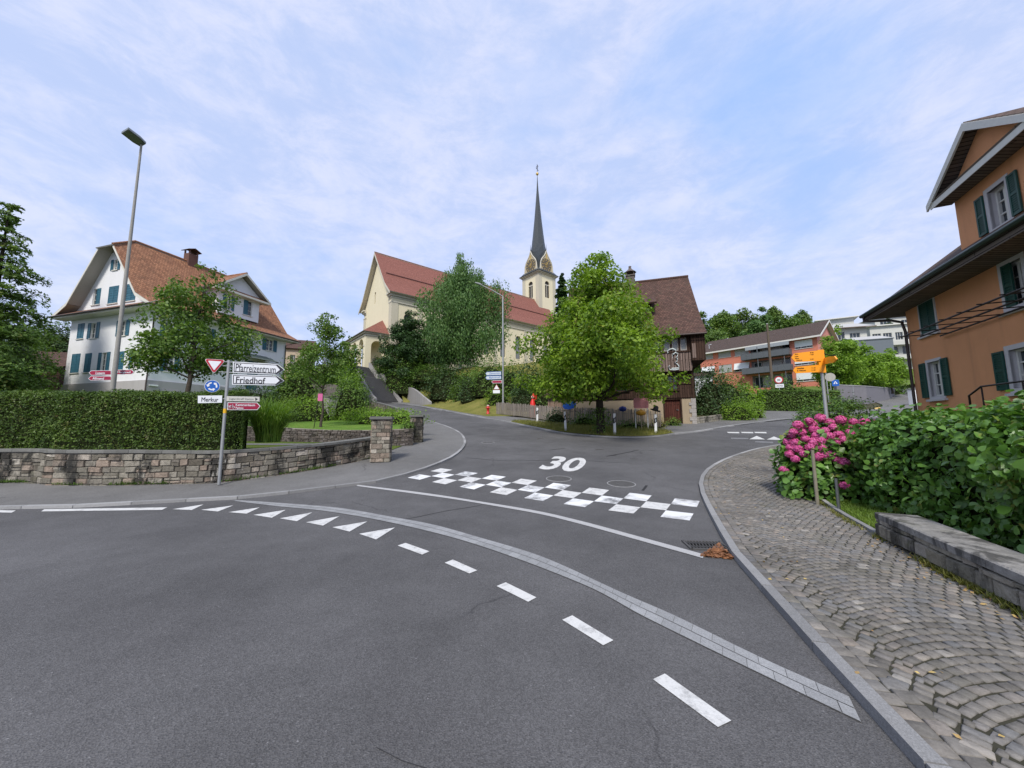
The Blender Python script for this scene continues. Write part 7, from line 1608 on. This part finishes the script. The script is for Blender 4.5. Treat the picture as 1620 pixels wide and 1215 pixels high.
s = guide([(360, 636.5), (407, 637), (412, 642.5), (407, 648.5), (359.5, 648.5)], [('Kastanienbaum', 373, 403.5, 638.5, 642.2, M_SW, .01), ('Felmis', 373, 385, 643.6, 647, M_SW, .01)], M_MAR, M_SW, M_MAR, edgew=.014)
bx_, bz_ = S_(366, 643.5); mb = MB(); mb.T = TS
for dx in (-.045, .045): mb.tube([(bx_ + dx + .03 * math.cos(a * .785), -.071, bz_ - .012 + .03 * math.sin(a * .785)) for a in range(9)], .005, 4)
mb.tube([(bx_ - .045, -.071, bz_ - .012), (bx_ - .02, -.071, bz_ + .035), (bx_ + .025, -.071, bz_ + .035), (bx_, -.071, bz_ - .012), (bx_ - .02, -.071, bz_ + .035)], .005, 4); mb.tube([(bx_ + .045, -.071, bz_ - .012), (bx_ + .02, -.071, bz_ + .055), (bx_ + .04, -.071, bz_ + .06)], .005, 4); mb.build('bicycle_symbol', M_SW, s)
pts = [S_(*p) for p in ((313, 626), (351.5, 625.5), (351, 637), (313, 637.8))]; s = flat_poly(TS, pts, -.06, M_SW, 'name_sign', SP, .015); (xa, za), (xb, _), (_, zt) = S_(318.5, 635.2), S_(345, 635.2), S_(319, 628.4); stext(TS, 'Merkur', xa, za, xb - xa, zt - za, -.064, M_SK, s, .0)
def rtri(c, s, r=.05):   # rounded triangle pointing down
    P = [Vector((-s / 2, s * .289)), Vector((s / 2, s * .289)), Vector((0, -s * .577))]; out = []
    for i in range(3):
        a, b2, d = P[i - 1], P[i], P[(i + 1) % 3]; 
        for t in (0, .5, 1): u = (a - b2).normalized() * r * (1 - t) + (d - b2).normalized() * r * t; out.append(tuple(Vector(c) + b2 + u * (1 if t != .5 else .75)))
    return out
(tx0, tz0), (tx1, tz1), (tx2, tz2) = S_(323, 567), S_(357, 569.5), S_(338, 598.5); sz = tx1 - tx0; cc = ((tx0 + tx1) / 2, tz0 - sz * .30)
s = flat_poly(TS, rtri(cc, sz), -.06, M_SW, 'give_way_sign', SP, .015); flat_poly(TS, rtri(cc, sz * .95), -.063, M_SR, 'red_border', s, .003); flat_poly(TS, rtri(cc, sz * .64, .02), -.066, M_SW, 'white_field', s, .003)
cx, cz = S_(335.8, 611); r = (S_(348, 611)[0] - S_(323.5, 611)[0]) / 2; circ = lambda cx, cz, r, n=32: [(cx + r * math.cos(2 * math.pi * k / n), cz + r * math.sin(2 * math.pi * k / n)) for k in range(n)]
s = flat_poly(TS, circ(cx, cz, r), -.06, M_SW, 'roundabout_sign', SP, .015); flat_poly(TS, circ(cx, cz, r * .95), -.063, M_SB, 'blue_field', s, .003)
for k in range(3):
    q0 = R(100 + 120 * k); arc = lambda q, rr: (cx + rr * math.cos(q), cz + rr * math.sin(q)); Q = [q0 + R(62) * j / 6 for j in range(7)]
    mb = MB(); mb.T = TS; 
    for qa, qb in zip(Q, Q[1:]): mb.poly([(x, -.066, z) for x, z in (arc(qa, r * .46), arc(qb, r * .46), arc(qb, r * .68), arc(qa, r * .68))])
    e = Q[-1]; mb.poly([(x, -.066, z) for x, z in (arc(e, r * .32), arc(e + R(34), r * .60), arc(e, r * .84))]); mb.build('arrow', M_SW, s)
mb = MB(); mb.T = TS
for py in (572.5, 579, 589): z = S_(362, py)[1]; mb.tube([(cx + .1, -.03, z), (0, -.02, z), (.12, -.02, z)], .012, 5)
z = S_(355, 611)[1]; mb.tube([(cx, -.03, z), (0, -.02, z)], .012, 5); z = S_(355, 631)[1]; mb.tube([(cx, -.03, z), (.2, -.02, z)], .012, 5); mb.build('bracket', M_GALV, SP)
mb = MB(); z = S_(354, 650)[1]; mb.tube([(b.x, b.y, z - .06), (b.x, b.y, z + .06)], .040, 12); mb.build('yellow_sticker', simple('yellow_trail_mark', (.72, .42, .02), .5), SP)
# tall street lamp at the left with two red arrow signs
l0 = at(178, 618, 12.4); lt_ = at(226, 230, 12.4); zl = zat(l0.x, l0.y, 229); z0 = .9
SLp = thing('street_lamp', (l0.x, l0.y, z0), 'tall concrete street lamp behind the clipped hedge with red cycle route signs', 'street lamp'); lathe_pole('pole', Vector((l0.x, l0.y, z0)), zl - z0, .078, .032, M_CONP, SLp, 14)
lt_ = Vector((l0.x, l0.y, zl)); k1 = ray(228, 229); k2 = ray(198, 202); Y2 = l0.y * (k1.z / k1.y) / (k2.z / k2.y) * 1.03; e_ = at(198, 202, Y2); e_.z = zl + .14; d_ = (e_ - lt_); side = Vector((-d_.y, d_.x, 0)).normalized() * .26
mb = MB(); q = [lt_ - d_ * .12 - side * .7, lt_ - d_ * .12 + side * .7, lt_ + d_ * .3 + side, e_ + side * .95, e_ - side * .95, lt_ + d_ * .3 - side]
mb.prism([p + Vector((0, 0, .03)) for p in q], (0, 0, .07)); h_ = mb.build('lamp_head', simple('lamp_housing', (.22, .24, .24), .4, .5, .4), SLp)
mb = MB(); mb.prism([p.lerp(lt_ + d_ * .5, .12) + Vector((0, 0, .015)) for p in q], (0, 0, .02)); mb.build('lens', simple('lamp_lens', (.10, .12, .09), .25, .5), h_)
TL = frameT(l0, (.97, .22)); L_2 = lambda px, py: onwall(px, py, TL, 'front', -.16)
def lampsign(px, tip, texts, off):
    P2_ = lambda p: onwall(p[0], p[1], TL, 'front', off); pts = [P2_(p) for p in px]; pts = pts if area2d(pts) > 0 else pts[::-1]
    s = flat_poly(TL, pts, off, M_SW, 'route_sign', SLp, .015); flat_poly(TL, inset(pts, .012), off - .003, M_MAR, 'red_panel', s, .003)
    for body, x0, x1, y0, y1 in texts: (xa, za), (xb, _), (_, zt) = P2_((x0, y1)), P2_((x1, y1)), P2_((x0, y0)); stext(TL, body, xa, za, xb - xa, zt - za, off - .0065, M_SW, s, .01)
lampsign([(140.5, 589.8), (144.5, 586.2), (176, 586), (176, 593), (144.5, 593.6)], 0, [('Luzern', 151.5, 166, 588, 592.2)], .21)
lampsign([(212.5, 588.3), (208.5, 585), (183, 585.3), (183, 592.5), (208.5, 592)], 0, [('Hergiswil', 186, 206.5, 587, 591)], .2105)
lampsign([(139.5, 599), (143.5, 594.8), (176, 595), (176, 601.5), (143.5, 602)], 0, [('Allmend', 146.5, 164.5, 596.5, 600.5)], .21)
# street lamp by the church road
c0 = at(796, 648, 36.2); c0.z = hgt(c0.x, c0.y); zc_ = zat(c0.x, c0.y, 469); SL2 = thing('street_lamp', c0, 'slim white street lamp with curved arm beside the road up to the church', 'street lamp'); lathe_pole('pole', c0, zc_ - c0.z, .10, .06, M_GALV, SL2)
a0 = Vector((c0.x, c0.y, zc_)); a1 = at(762, 451, c0.y - .6); mb = MB(); mb.tube([a0, a0.lerp(a1, .5) + Vector((0, 0, .05)), a1.lerp(a0, .12), a1], [.06, .05, .05, .04], 7); mb.build('arm', M_GALV, SL2)
mb = MB(); dd = (a1 - a0).normalized(); mb.tube([a1 - dd * .1, a1 + dd * .25, a1 + dd * .75 - Vector((0, 0, .1))], [.06, .11, .05], 8); mb.build('lamp_head', M_SG, SL2)
TC2 = frameT(c0, (.98, -.2)); C_2 = lambda px, py: onwall(px, py, TC2, 'front', -.12)
def csign(px, m, name='guide_sign', texts=(), bm=None):
    pts = [C_2(*p) for p in px]; pts = pts if area2d(pts) > 0 else pts[::-1]; s = flat_poly(TC2, pts, -.12, bm or m, name, SL2, .03)
    if bm: flat_poly(TC2, inset(pts, .03), -.125, m, 'panel', s, .005)
    for body, x0, x1, y0, y1, mm in texts: (xa, za), (xb, _), (_, zt) = C_2(x0, y1), C_2(x1, y1), C_2(x0, y0); stext(TC2, body, xa, za, xb - xa, zt - za, -.13, mm, s, .0)
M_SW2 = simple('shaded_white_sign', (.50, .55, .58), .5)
csign([(768, 591), (770, 588.3), (793, 587.5), (793, 593.5), (770, 594)], M_SW2, 'guide_sign', [('Zentrum', 774, 791, 589.6, 592.2, M_SB)], M_SB); csign([(768, 597.5), (770, 594.8), (793, 594.3), (793, 600), (770, 600.6)], M_SW2, 'guide_sign', [('Bahnhof', 774, 791, 596, 598.8, M_SB)], M_SB)
csign([(777.5, 604), (779.5, 602), (794, 601.5), (794, 606), (779.5, 606.4)], M_MAR, 'route_sign', (), M_SW); csign([(779.8, 617.2), (790.8, 617), (790.8, 622), (780, 622.2)], M_SW, 'plate')
csign([(780.6, 616.2), (790.4, 616), (785.5, 607.8)], M_SW, 'warning_sign', (), M_SR); csign([(784.6, 614.6), (786.6, 614.6), (786.3, 611.5), (785, 611.5)], M_SK, 'pictogram')
# hydrant
h0 = gp(772, 655.8); z = hgt(h0.x, h0.y) + .05; hh = zat(h0.x, h0.y, 640.5) - z; HYD = thing('hydrant', (h0.x, h0.y, z), 'red fire hydrant with pale cap at the left end of the picket fence', 'hydrant'); M_HR = simple('hydrant_red', (.50, .02, .02), .4, .5)
mb = MB(); mb.lathe((h0.x, h0.y, z), [(.17, 0), (.17, .06), (.12, .09), (.115, hh * .6), (.15, hh * .62), (.15, hh * .7), (.12, hh * .74), (.12, hh * .86)], 12); mb.build('body', M_HR, HYD)
mb = MB(); mb.lathe((h0.x, h0.y, z), [(.125, hh * .861), (.13, hh * .9), (.09, hh * .97), (.02, hh)], 12); mb.build('cap', simple('hydrant_cap', (.55, .40, .36), .5), HYD)
for sx in (-1, 1): mb = MB(); mb.tube([(h0.x + sx * .1, h0.y - .05, z + hh * .66), (h0.x + sx * .22, h0.y - .08, z + hh * .66)], .055, 8); mb.build('outlet', M_HR, HYD)
# picket fence
fp = even(spline([gp(785, 656.3), gp(830, 661.2), gp(874, 667.5), gp(950, 672.5), gp(1048, 678)], .3), .135); fp = offs(fp, .05); zf = lambda p: hgt(p.x, p.y) + .06
fh_ = zat(fp[-3].x, fp[-3].y, 650) - zf(fp[-3]); PF = thing('picket_fence', (fp[60].x, fp[60].y, zf(fp[60])), 'weathered grey picket fence round the garden of the wooden house', 'fence'); M_PK = planks('weathered_pickets', (.15, .13, .11), (.25, .22, .19), .5); rnd = random.Random(4); mb = MB()
for i, p in enumerate(fp[:-1]):
    d = fp[i + 1] - p; a = math.atan2(d.y, d.x); h = fh_ * rnd.uniform(.94, 1.04); z = zf(p); c, s_ = math.cos(a), math.sin(a); w = .044; M = Matrix.Rotation(a + rnd.uniform(-.05, .05), 3, 'Z') @ Matrix.Rotation(rnd.uniform(-.02, .02), 3, 'Y'); P = [(-w, z), (w, z), (w, z + h - .03), (0, z + h + .02), (-w, z + h - .03)]
    V = [Vector((p.x, p.y, z)) + M @ Vector((x, y, q - z + .04)) for y in (-.012, .012) for x, q in P]; mb.mesh(V, [(0, 1, 2, 3, 4), (9, 8, 7, 6, 5)] + [(k, (k + 5), (k + 1) % 5 + 5, (k + 1) % 5) for k in range(5)])
mb.build('pickets', M_PK, PF)
for f in (.25, .78): mb = MB(); mb.tube([Vector((p.x, p.y, zf(p) + fh_ * f)) for p in offs(fp[::6] + [fp[-1]], .035)], .025, 4, smooth=False); mb.build('rail', M_PK, PF)
for p in offs(fp[::18], .06): mb = MB(); mb.box((p.x, p.y, zf(p) + fh_ * .45), (.08, .08, fh_ * .98)); mb.build('fence_post', M_PK, PF)
# delineator posts
M_PW = simple('white_plastic', (.74, .75, .76), .45, .4, 0, .08, 6); M_PB = simple('black_band', (.02, .022, .025), .4, .4); M_REF = simple('reflector', (.55, .58, .6), .2, .6, .3); first = None
labs = ['leftmost of the four white marker posts, partly before the red garden figure', 'second white marker post from the left, in front of the blue disc', 'third marker post, just right of the big tree trunk', 'rightmost marker post at the end of the grass island']
for i, (px, py, top) in enumerate(((850, 669.5, 645), (895, 683.5, 651), (972.5, 689.5, 654), (1037.5, 687.5, 655.5))):
    p = gp(px, py); z = hgt(p.x, p.y) + .06; 
    if first is None:
        t = thing('marker_post', (0, 0, 0), labs[i], 'marker post', 'white marker posts on the grass island'); H = .98
        def post(n, z0, z1, m, e=0):
            mb = MB(); A2 = [(-.062 - e, -.035 - e), (-.04, -.055 - e), (.04, -.055 - e), (.062 + e, -.035 - e), (.05 + e, .05), (-.05 - e, .05)]; r_ = lambda z: 1 - .12 * z
            sl = .035 if z1 >= H else 0; V = [(x * r_(z0), y * r_(z0), z0) for x, y in A2] + [(x * r_(z1), y * r_(z1), z1 - (y + .05) * sl * 8) for x, y in A2]
            if m is M_PB: V = [(x, y, z + (.04 if x > 0 else -.02) * 1) for x, y, z in V]
            mb.mesh(V, [(0, 1, 2, 3, 4, 5)[::-1], (6, 7, 8, 9, 10, 11)] + [(k, (k + 1) % 6, (k + 1) % 6 + 6, k + 6) for k in range(6)]); return mb.build(n, m, t)
        post('body', 0, H, M_PW); bd = post('band', H * .55, H * .80, M_PB, .004); mb = MB(); mb.box((0, -.062, H * .68), (.035, .008, .13)); mb.build('reflector', M_REF, t); first = t; c = t
    else: c = copy_tree(first); c['label'] = labs[i]
    c.location = (p.x, p.y, z); c.scale = (1.15, 1.15, (zat(p.x, p.y, top) - z) / .98); c.rotation_euler = (R((-1, 1.2, .5, -1.5)[i]), R((1, -1.5, .8, 2)[i]), R((10, -6, 4, -14)[i]))
# garden decorations behind the fence
def at_f(px, py, Y): return at(px, py, Y)
p = at(1014, 638, 23.0); T = frameT(p, (.96, -.28)); w_ = 18 / F_PX * 23; h_ = 16 / F_PX * 23; t = thing('pink_sign', (p.x, p.y, hgt(p.x, p.y)), 'pink rounded sign board standing behind the picket fence', 'sign')
rr = lambda cx, cz, w, h, r: [(cx + sx * (w / 2 - r) + r * math.cos(a), cz + sz * (h / 2 - r) + r * math.sin(a)) for sx, sz, q in ((1, 1, 0), (-1, 1, 90), (-1, -1, 180), (1, -1, 270)) for a in (R(q), R(q + 30), R(q + 60), R(q + 90))]
flat_poly(T, rr(0, p.z, w_ * 1.25, h_, .1), 0, simple('pink_board', (.62, .25, .28), .5), 'board', t, .03)
mb = MB(); mb.T = T; 
mb.tube([(-w_ * .5, .05, hgt(p.x, p.y)), (-w_ * .5, .05, p.z)], .03, 6); mb.build('leg', M_PW, t); mb = MB(); mb.T = T; mb.tube([(w_ * .5, .05, hgt(p.x, p.y)), (w_ * .5, .05, p.z)], .03, 6); mb.build('leg', M_PW, t)
p = at(901, 641.5, 27); T = frameT(p, (.97, -.25)) ; s = MB(); s.T = T @ Matrix.Translation((0, 0, p.z)) @ Matrix.Rotation(R(-8), 4, 'Y')
pts = [(-.55, 0), (-.42, .2), (-.1, .3), (.25, .28), (.5, .1), (.5, -.1), (.3, -.24), (-.1, -.28), (-.42, -.2)]; s.prism([(x * .95, -.03, z) for x, z in pts], (0, .12, 0)); 
t = thing('blue_disc', (p.x, p.y, hgt(p.x, p.y)), 'big blue rounded board leaning above the picket fence', 'garden ornament'); s.build('board', simple('bright_blue', (.01, .09, .42), .4), t, bevel=.02); mb = MB(); mb.tube([(p.x, p.y + .1, hgt(p.x, p.y)), (p.x, p.y + .1, p.z)], .03, 6); mb.build('stake', M_STAKE, t)
p = at(985, 647, 24); mb = MB(); mb.lathe((p.x, p.y, p.z), [(.02, -.18), (.2, -.12), (.26, 0), (.2, .12), (.02, .18)], 12); t = thing('blue_ball', (p.x, p.y, hgt(p.x, p.y)), 'small dark blue ball behind the fence, left of the pink sign', 'garden ornament'); mb.build('ball', simple('dark_blue', (.01, .03, .22), .4), t); mb = MB(); mb.tube([(p.x, p.y, hgt(p.x, p.y)), (p.x, p.y, p.z - .15)], .025, 6); mb.build('stake', M_STAKE, t)
p = at(1014, 652.5, 22.9); mb = MB(); mb.lathe((p.x, p.y, p.z), [(.05, -.2), (.25, -.14), (.31, 0), (.24, .11), (.08, .14), (.05, .2)], 12); t = thing('yellow_pumpkin', (p.x, p.y, hgt(p.x, p.y)), 'yellow round garden ornament right below the pink sign', 'garden ornament'); mb.build('body', simple('ochre_yellow', (.55, .28, .03), .5), t); mb = MB(); mb.tube([(p.x, p.y, hgt(p.x, p.y)), (p.x, p.y, p.z - .15)], .03, 6); mb.build('stake', M_STAKE, t)
p = at(1037, 648, 22.6); t = thing('black_hat', (p.x, p.y, hgt(p.x, p.y)), 'black hat shaped ornament on a stick above the rightmost marker post', 'garden ornament'); mb = MB(); mb.T = Matrix.Translation(p) @ Matrix.Rotation(R(18), 4, 'Y'); mb.lathe((0, 0, 0), [(.32, -.06), (.30, -.03), (.16, 0), (.14, .18), (.08, .24), (.02, .25)], 14); mb.build('hat', simple('black_felt', (.012, .012, .014), .8), t); mb = MB(); mb.tube([(p.x, p.y, hgt(p.x, p.y)), p], .02, 6); mb.build('stick', M_STAKE, t)
p = at(843, 655, 32.2); zr0 = hgt(p.x, p.y); t = thing('red_figure', (p.x, p.y, zr0), 'red cone shaped garden figure with pale face behind the left part of the fence', 'garden ornament'); k = 600 / 19.
def hz(py): return zat(p.x, p.y, py) - zr0
mb = MB(); mb.lathe((p.x, p.y, zr0), [(.30, 0), (.28, hz(645)), (.2, hz(636)), (.12, hz(633)), (.10, hz(631))], 12); mb.build('robe', simple('bright_red', (.62, .02, .015), .5), t)
mb = MB(); mb.lathe((p.x, p.y - .02, zr0 + hz(628.5)), [(.02, -.14), (.12, -.08), (.15, 0), (.11, .1), (.02, .14)], 12); mb.build('head', simple('pale_face', (.6, .42, .36), .6), t); mb = MB(); mb.lathe((p.x + .05, p.y + .06, zr0 + hz(628)), [(.22, -.03), (.16, .08), (.07, .25), (.01, .36)], 12); mb.build('cap', bpy.data.materials['bright_red'], t)
mb = MB(); mb.tube([(p.x + .1, p.y, zr0 + hz(633)), (p.x + .32, p.y - .1, zr0 + hz(631)), (p.x + .3, p.y - .1, zr0 + hz(625))], .05, 6); mb.build('arm', bpy.data.materials['bright_red'], t)
# blue planter by the door, plants
p = gp(1091, 670); z = hgt(p.x, p.y) + .05; t = thing('flower_pot', (p.x, p.y, z), 'dark blue square planter with a green plant right of the wooden door', 'planter'); M_POT = simple('cobalt_glaze', (.015, .012, .11), .25, .6)
mb = MB(); mb.mesh([(p.x + a * r, p.y + b2 * r, z + zz) for zz, r in ((0, .21), (.42, .27), (.46, .29), (.46, .24), (.40, .23)) for a, b2 in ((-1, -1), (1, -1), (1, 1), (-1, 1))], [(i * 4 + j, i * 4 + (j + 1) % 4, i * 4 + 4 + (j + 1) % 4, i * 4 + 4 + j) for i in range(4) for j in range(4)] + [(16, 17, 18, 19)]); mb.build('pot', M_POT, t)
rng = np.random.default_rng(6); n = 260; P = np.array([p.x, p.y, z + .62]) + rng.normal(0, 1, (n, 3)) * np.array([.19, .19, .13]); N, A, B = rot_frames(n, np.tile([0, -.2, .8], (n, 1)), .8, rng); V, F = leaf_arrays(P, N, A, B, np.full(n, .12), .5); np_mesh('plant', V, F, LEAF['bush'], t)
p = gp(1066, 674); bush('door_plant', p.x, p.y, hgt(p.x, p.y), 1.1, .7, .55, 'bush', 'low green plant growing in front of the dark red wooden door', 'plant', None, .09, 1200, 301, .2)
p = gp(1046, 678); bush('dry_bush', p.x, p.y + .5, hgt(p.x, p.y), 1.3, .8, .8, 'verge', 'dry brownish plant at the right end of the picket fence', 'plant', None, .09, 900, 302, .2)
rng = np.random.default_rng(8)
for i, (px, Y, w, h, lf, lab) in enumerate(((880, 27.5, 1.8, 1.0, 'dark', 'dark garden shrub behind the fence left of the blue board'), (925, 25.5, 2.2, .9, 'bush', 'garden plants behind the fence right of the blue board'), (1000, 23.6, 2.2, .6, 'bush', 'garden plants behind the fence under the pink sign'))):
    p = at(px, 665, Y); z = hgt(p.x, p.y); bush('garden_plant', p.x, p.y, z, w, .8, h, lf, lab, 'plant', None, .11, 700, 310 + i, .2)
# orange hiking signpost
o0 = at(1316, 740, 8.45); OP = thing('hiking_signpost', (o0.x, o0.y, .1), 'grey post with orange yellow hiking arrows rising from the hydrangea', 'signpost'); zt = zat(o0.x, o0.y, 556); lathe_pole('pole', Vector((o0.x, o0.y, .1)), zt - .1, .037, .035, M_GALV, OP, 14); M_YO = simple('hiking_yellow', (.85, .32, .01), .4, .4, 0, .06); M_YE = simple('hiking_yellow_edge', (.55, .20, .01), .5); M_DL = simple('hiking_letters', (.12, .05, .01), .6)
TA = frameT(o0, (.93, -.37)); TB = frameT(o0, (.55, .83))
def arm(T, px, lines, off, name='direction_arm'):
    pts = [onwall(a, b2, T, 'front', off) for a, b2 in px]; pts = pts if area2d(pts) > 0 else pts[::-1]; s = flat_poly(T, pts, off, M_YO, name, OP, .025)
    for body, x0, x1, y0, y1 in lines: (xa, za), (xb, zb3), (_, zt3) = onwall(x0, y1, T, 'front', off), onwall(x1, y1, T, 'front', off), onwall(x0, y0, T, 'front', off); stext(T, body, xa, za, xb - xa, zt3 - za, off - .004, M_DL, s)
    return s
arm(TA, [(1252, 565.7), (1256.5, 559), (1299, 553.8), (1299.5, 571), (1258, 572.5)], [('Horw', 1257.5, 1263, 559.4, 561.2), ('Kriens', 1257.5, 1263, 563, 564.8), ('Pilatus', 1258, 1264, 566.4, 568), ('Hochwald', 1260, 1269, 569.2, 571), ('40 min', 1281.5, 1287, 557, 558.8), ('1 h 20', 1281.5, 1287, 560, 561.8), ('2 h 50', 1281.5, 1287, 567.4, 569)], -.075)
arm(TA, [(1254.8, 585.6), (1259, 580.5), (1301, 576.6), (1301.5, 588.5), (1258.5, 590.5)], [('Kastanienbaum', 1261, 1272, 581.6, 583.8), ('St. Niklausen', 1261, 1275, 585.4, 587.4), ('1 h 10', 1284, 1290, 581, 583), ('1 h 30', 1284, 1290, 584.6, 586.4)], -.075)
arm(TB, [(1299, 577.5), (1299, 569.5), (1306, 566.2), (1313, 564), (1322, 563.2), (1325.5, 568), (1321.5, 573.3)], [('Zentrum', 1300, 1304, 571, 573)], -.08)
mb = MB(); mb.T = TA; zz0, zz1 = zat(o0.x, o0.y, 590), zat(o0.x, o0.y, 554); mb.bx(-.06, .06, -.055, .055, zz0, zz1); mb.build('sleeve', M_YO, OP)
mb = MB(); mb.tube([(o0.x, o0.y, zt - .02), at(1312, 562, 8.3), at(1322, 562.5, 8.6)], .012, 5); mb.build('stay', M_IR, OP)
# far signs
def pole_sign(px, ptop, pbot, Y, label, r=.035, name='road_sign', cat='road sign'):
    p = at(px, (ptop + pbot) / 2, Y); z = hgt(p.x, p.y); zt = zat(p.x, p.y, ptop); t = thing(name, (p.x, p.y, z), label, cat); mb = MB(); mb.tube([(p.x, p.y, z), (p.x, p.y, zt)], r, 7); mb.build('pole', M_GALV, t); return t, frameT(p, (1, -.1 if px < 1000 else -.55)), p
t, T, p = pole_sign(1232, 596, 613, 39., 'round thirty zone sign with a plate below it above the trimmed hedge'); cx, cz = onwall(1232, 601, T, 'front', -.05); r = 5.8 / F_PX * 39
s = flat_poly(T, circ(cx, cz, r * 1.0), -.05, M_SR, 'zone_sign', t, .02); flat_poly(T, circ(cx, cz, r * .74), -.054, M_SW, 'white_field', s, .004); stext(T, '30', cx - r * .36, cz - r * .26, r * .72, r * .52, -.06, M_SK, s, .02)
(xa, za), (xb, zb2) = onwall(1226.8, 613.5, T, 'front', -.05), onwall(1240, 607.3, T, 'front', -.05); s = flat_poly(T, [(xa, za), (xb, za), (xb, zb2), (xa, zb2)], -.05, M_SW, 'plate', t, .02); stext(T, 'ZONE', xa + .1, za + .1, (xb - xa) - .2, (zb2 - za) - .2, -.055, M_SK, s)
t, T, p = pole_sign(1314, 606, 616, 36., 'square blue pedestrian crossing sign near the light green trees'); (xa, za), (xb, zb2) = onwall(1316.5, 611, T, 'front', -.05), onwall(1327, 600.5, T, 'front', -.05)
s = flat_poly(T, rr((xa + xb) / 2, (za + zb2) / 2, xb - xa, zb2 - za, .08), -.05, M_SB, 'blue_panel', t, .02); w = xb - xa; flat_poly(T, [(xa + w * .2, za + w * .38), (xb - w * .2, za + w * .38), ((xa + xb) / 2, za + w * .92)], -.054, M_SW, 'white_triangle', s, .004); flat_poly(T, [((xa + xb) / 2 - .06, za + w * .42), ((xa + xb) / 2 + .06, za + w * .42), ((xa + xb) / 2, za + w * .74)], -.058, M_SB, 'pictogram', s, .004)
mb = MB(); mb.T = T; z_ = za + .3; mb.tube([(0, 0, z_ + .2), (xa + .1, -.02, z_ + .2)], .03, 6); mb.build('bracket', M_GALV, t)
t, T, p = pole_sign(1309, 590, 640, 24., 'round pale sign seen from behind just right of the orange signpost'); cx, cz = onwall(1313.5, 596.5, T, 'front', -.05); s = flat_poly(T, circ(cx, cz, 6.6 / F_PX * 24), -.03, simple('sign_back', (.40, .39, .35), .6), 'sign_back', t, .02)
t, T, p = pole_sign(1350, 611, 632, 42., 'slim bare grey post in front of the grey retaining wall', .04, 'thin_post', 'post')
p0 = at(1221, 600, 50.); zt = zat(p0.x, p0.y, 513); z = hgt(p0.x, p0.y); UP = thing('utility_pole', (p0.x, p0.y, z), 'old wooden utility pole standing in front of the red building', 'utility pole'); lathe_pole('pole', Vector((p0.x, p0.y, z)), zt - z, .20, .13, simple('old_pole_wood', (.11, .085, .06), .9), UP); mb = MB(); mb.lathe((p0.x, p0.y, zt), [(.14, 0), (.1, .08), (.02, .14)], 8); mb.build('cap', M_SG, UP)
p = at(1443, 622, 44); z = hgt(p.x, p.y); t = thing('waste_bin', (p.x, p.y, z), 'small white and orange waste bin by the climbing road', 'waste bin'); zt = zat(p.x, p.y, 617); mb = MB(); mb.box((p.x, p.y, (z + zt) / 2), (.6, .5, zt - z)); mb.build('body', M_PW, t, bevel=.03); mb = MB(); mb.box((p.x, p.y, zt + .06), (.68, .58, .12)); mb.build('lid', M_SG, t, bevel=.03)
p = at(1411, 602, 58); mb = MB(); mb.box((0, 0, .45), (1.3, .5, .9)); mb.box((0, 0, .95), (1.4, .6, .1)); o = mb.build('orange_box', simple('faded_orange', (.55, .16, .06), .6), origin=(0, 0, 0)); o.location = (p.x, p.y, p.z - .3); tag(o, 'orange utility box in the greenery above the grey retaining wall', 'utility box')
# pink notice on a stake beside the young tree
p = at(500, 628, 18.0); z = upg(p.x, p.y); t = thing('notice_stake', (p.x, p.y, z), 'small pink notice on a thin dark stake leaning by the young garden tree', 'sign'); b2 = at(497, 662, 18.0); mb = MB(); mb.tube([(b2.x, b2.y, z - .1), (p.x + .15, p.y, p.z)], .018, 5); mb.build('stake', M_IR, t)
T = frameT((p.x + .22, p.y - .03), (1, .1)); flat_poly(T, rr(0, p.z - .02, .22, .36, .03), 0, simple('pink_notice', (.55, .12, .28), .6), 'notice', t, .01)
# dry leaves at the drain
rng = np.random.default_rng(10); tri = [gp(1108, 881), gp(1138, 862), gp(1163, 886)]; n = 520; u = rng.random((n, 2)); u = np.where(u.sum(1)[:, None] > 1, 1 - u, u); Pq = np.array([[*(tri[0] + (tri[1] - tri[0]) * a + (tri[2] - tri[0]) * b3)[:2], .008 + .014 * rng.random()] for a, b3 in u]); Pq[:, 2] += np.array([hgt(a, b3) for a, b3 in Pq[:, :2]])
N, A, B = rot_frames(n, np.tile([0, 0, 1.], (n, 1)), .35, rng); V, F = leaf_arrays(Pq, N, A, B, .045 * (.5 + rng.random(n)), .6); tag(np_mesh('dry_leaves', V, F, leafmat('dry_leaf', (.12, .05, .02), (.32, .14, .06), (.4, .25, .12), .1, 8.)), 'pile of dry brown leaves between drain and kerb', 'leaves', None, 'stuff')
n = 260; Pq = []
for _ in range(n):
    k = rng.integers(0, len(WRr) - 1); q = WRr[k].lerp(WRr[k + 1], rng.random()); s_ = abs(rng.normal(0, .28)); Pq.append((q.x - s_ * .8, q.y - s_ * .4, hgt(q.x, q.y) + CZ + .025))
for _ in range(160):
    q = KRs[rng.integers(5, 45)]; s_ = abs(rng.normal(.25, .9)); Pq.append((q.x + s_, q.y, hgt(q.x, q.y) + CZ + .022))
Pq = np.array([q for q in Pq if inside(q[:2], af)]); n = len(Pq); N, A, B = rot_frames(n, np.tile([0, 0, 1.], (n, 1)), .25, rng); V, F = leaf_arrays(Pq, N, A, B, .035 * (.4 + rng.random(n)), .6); tag(np_mesh('fallen_leaves', V, F, leafmat('fallen_leaf', (.25, .12, .05), (.55, .42, .15), (.30, .10, .04), .1, 8.)), 'scattered small fallen leaves on the cobbles', 'leaves', None, 'stuff')
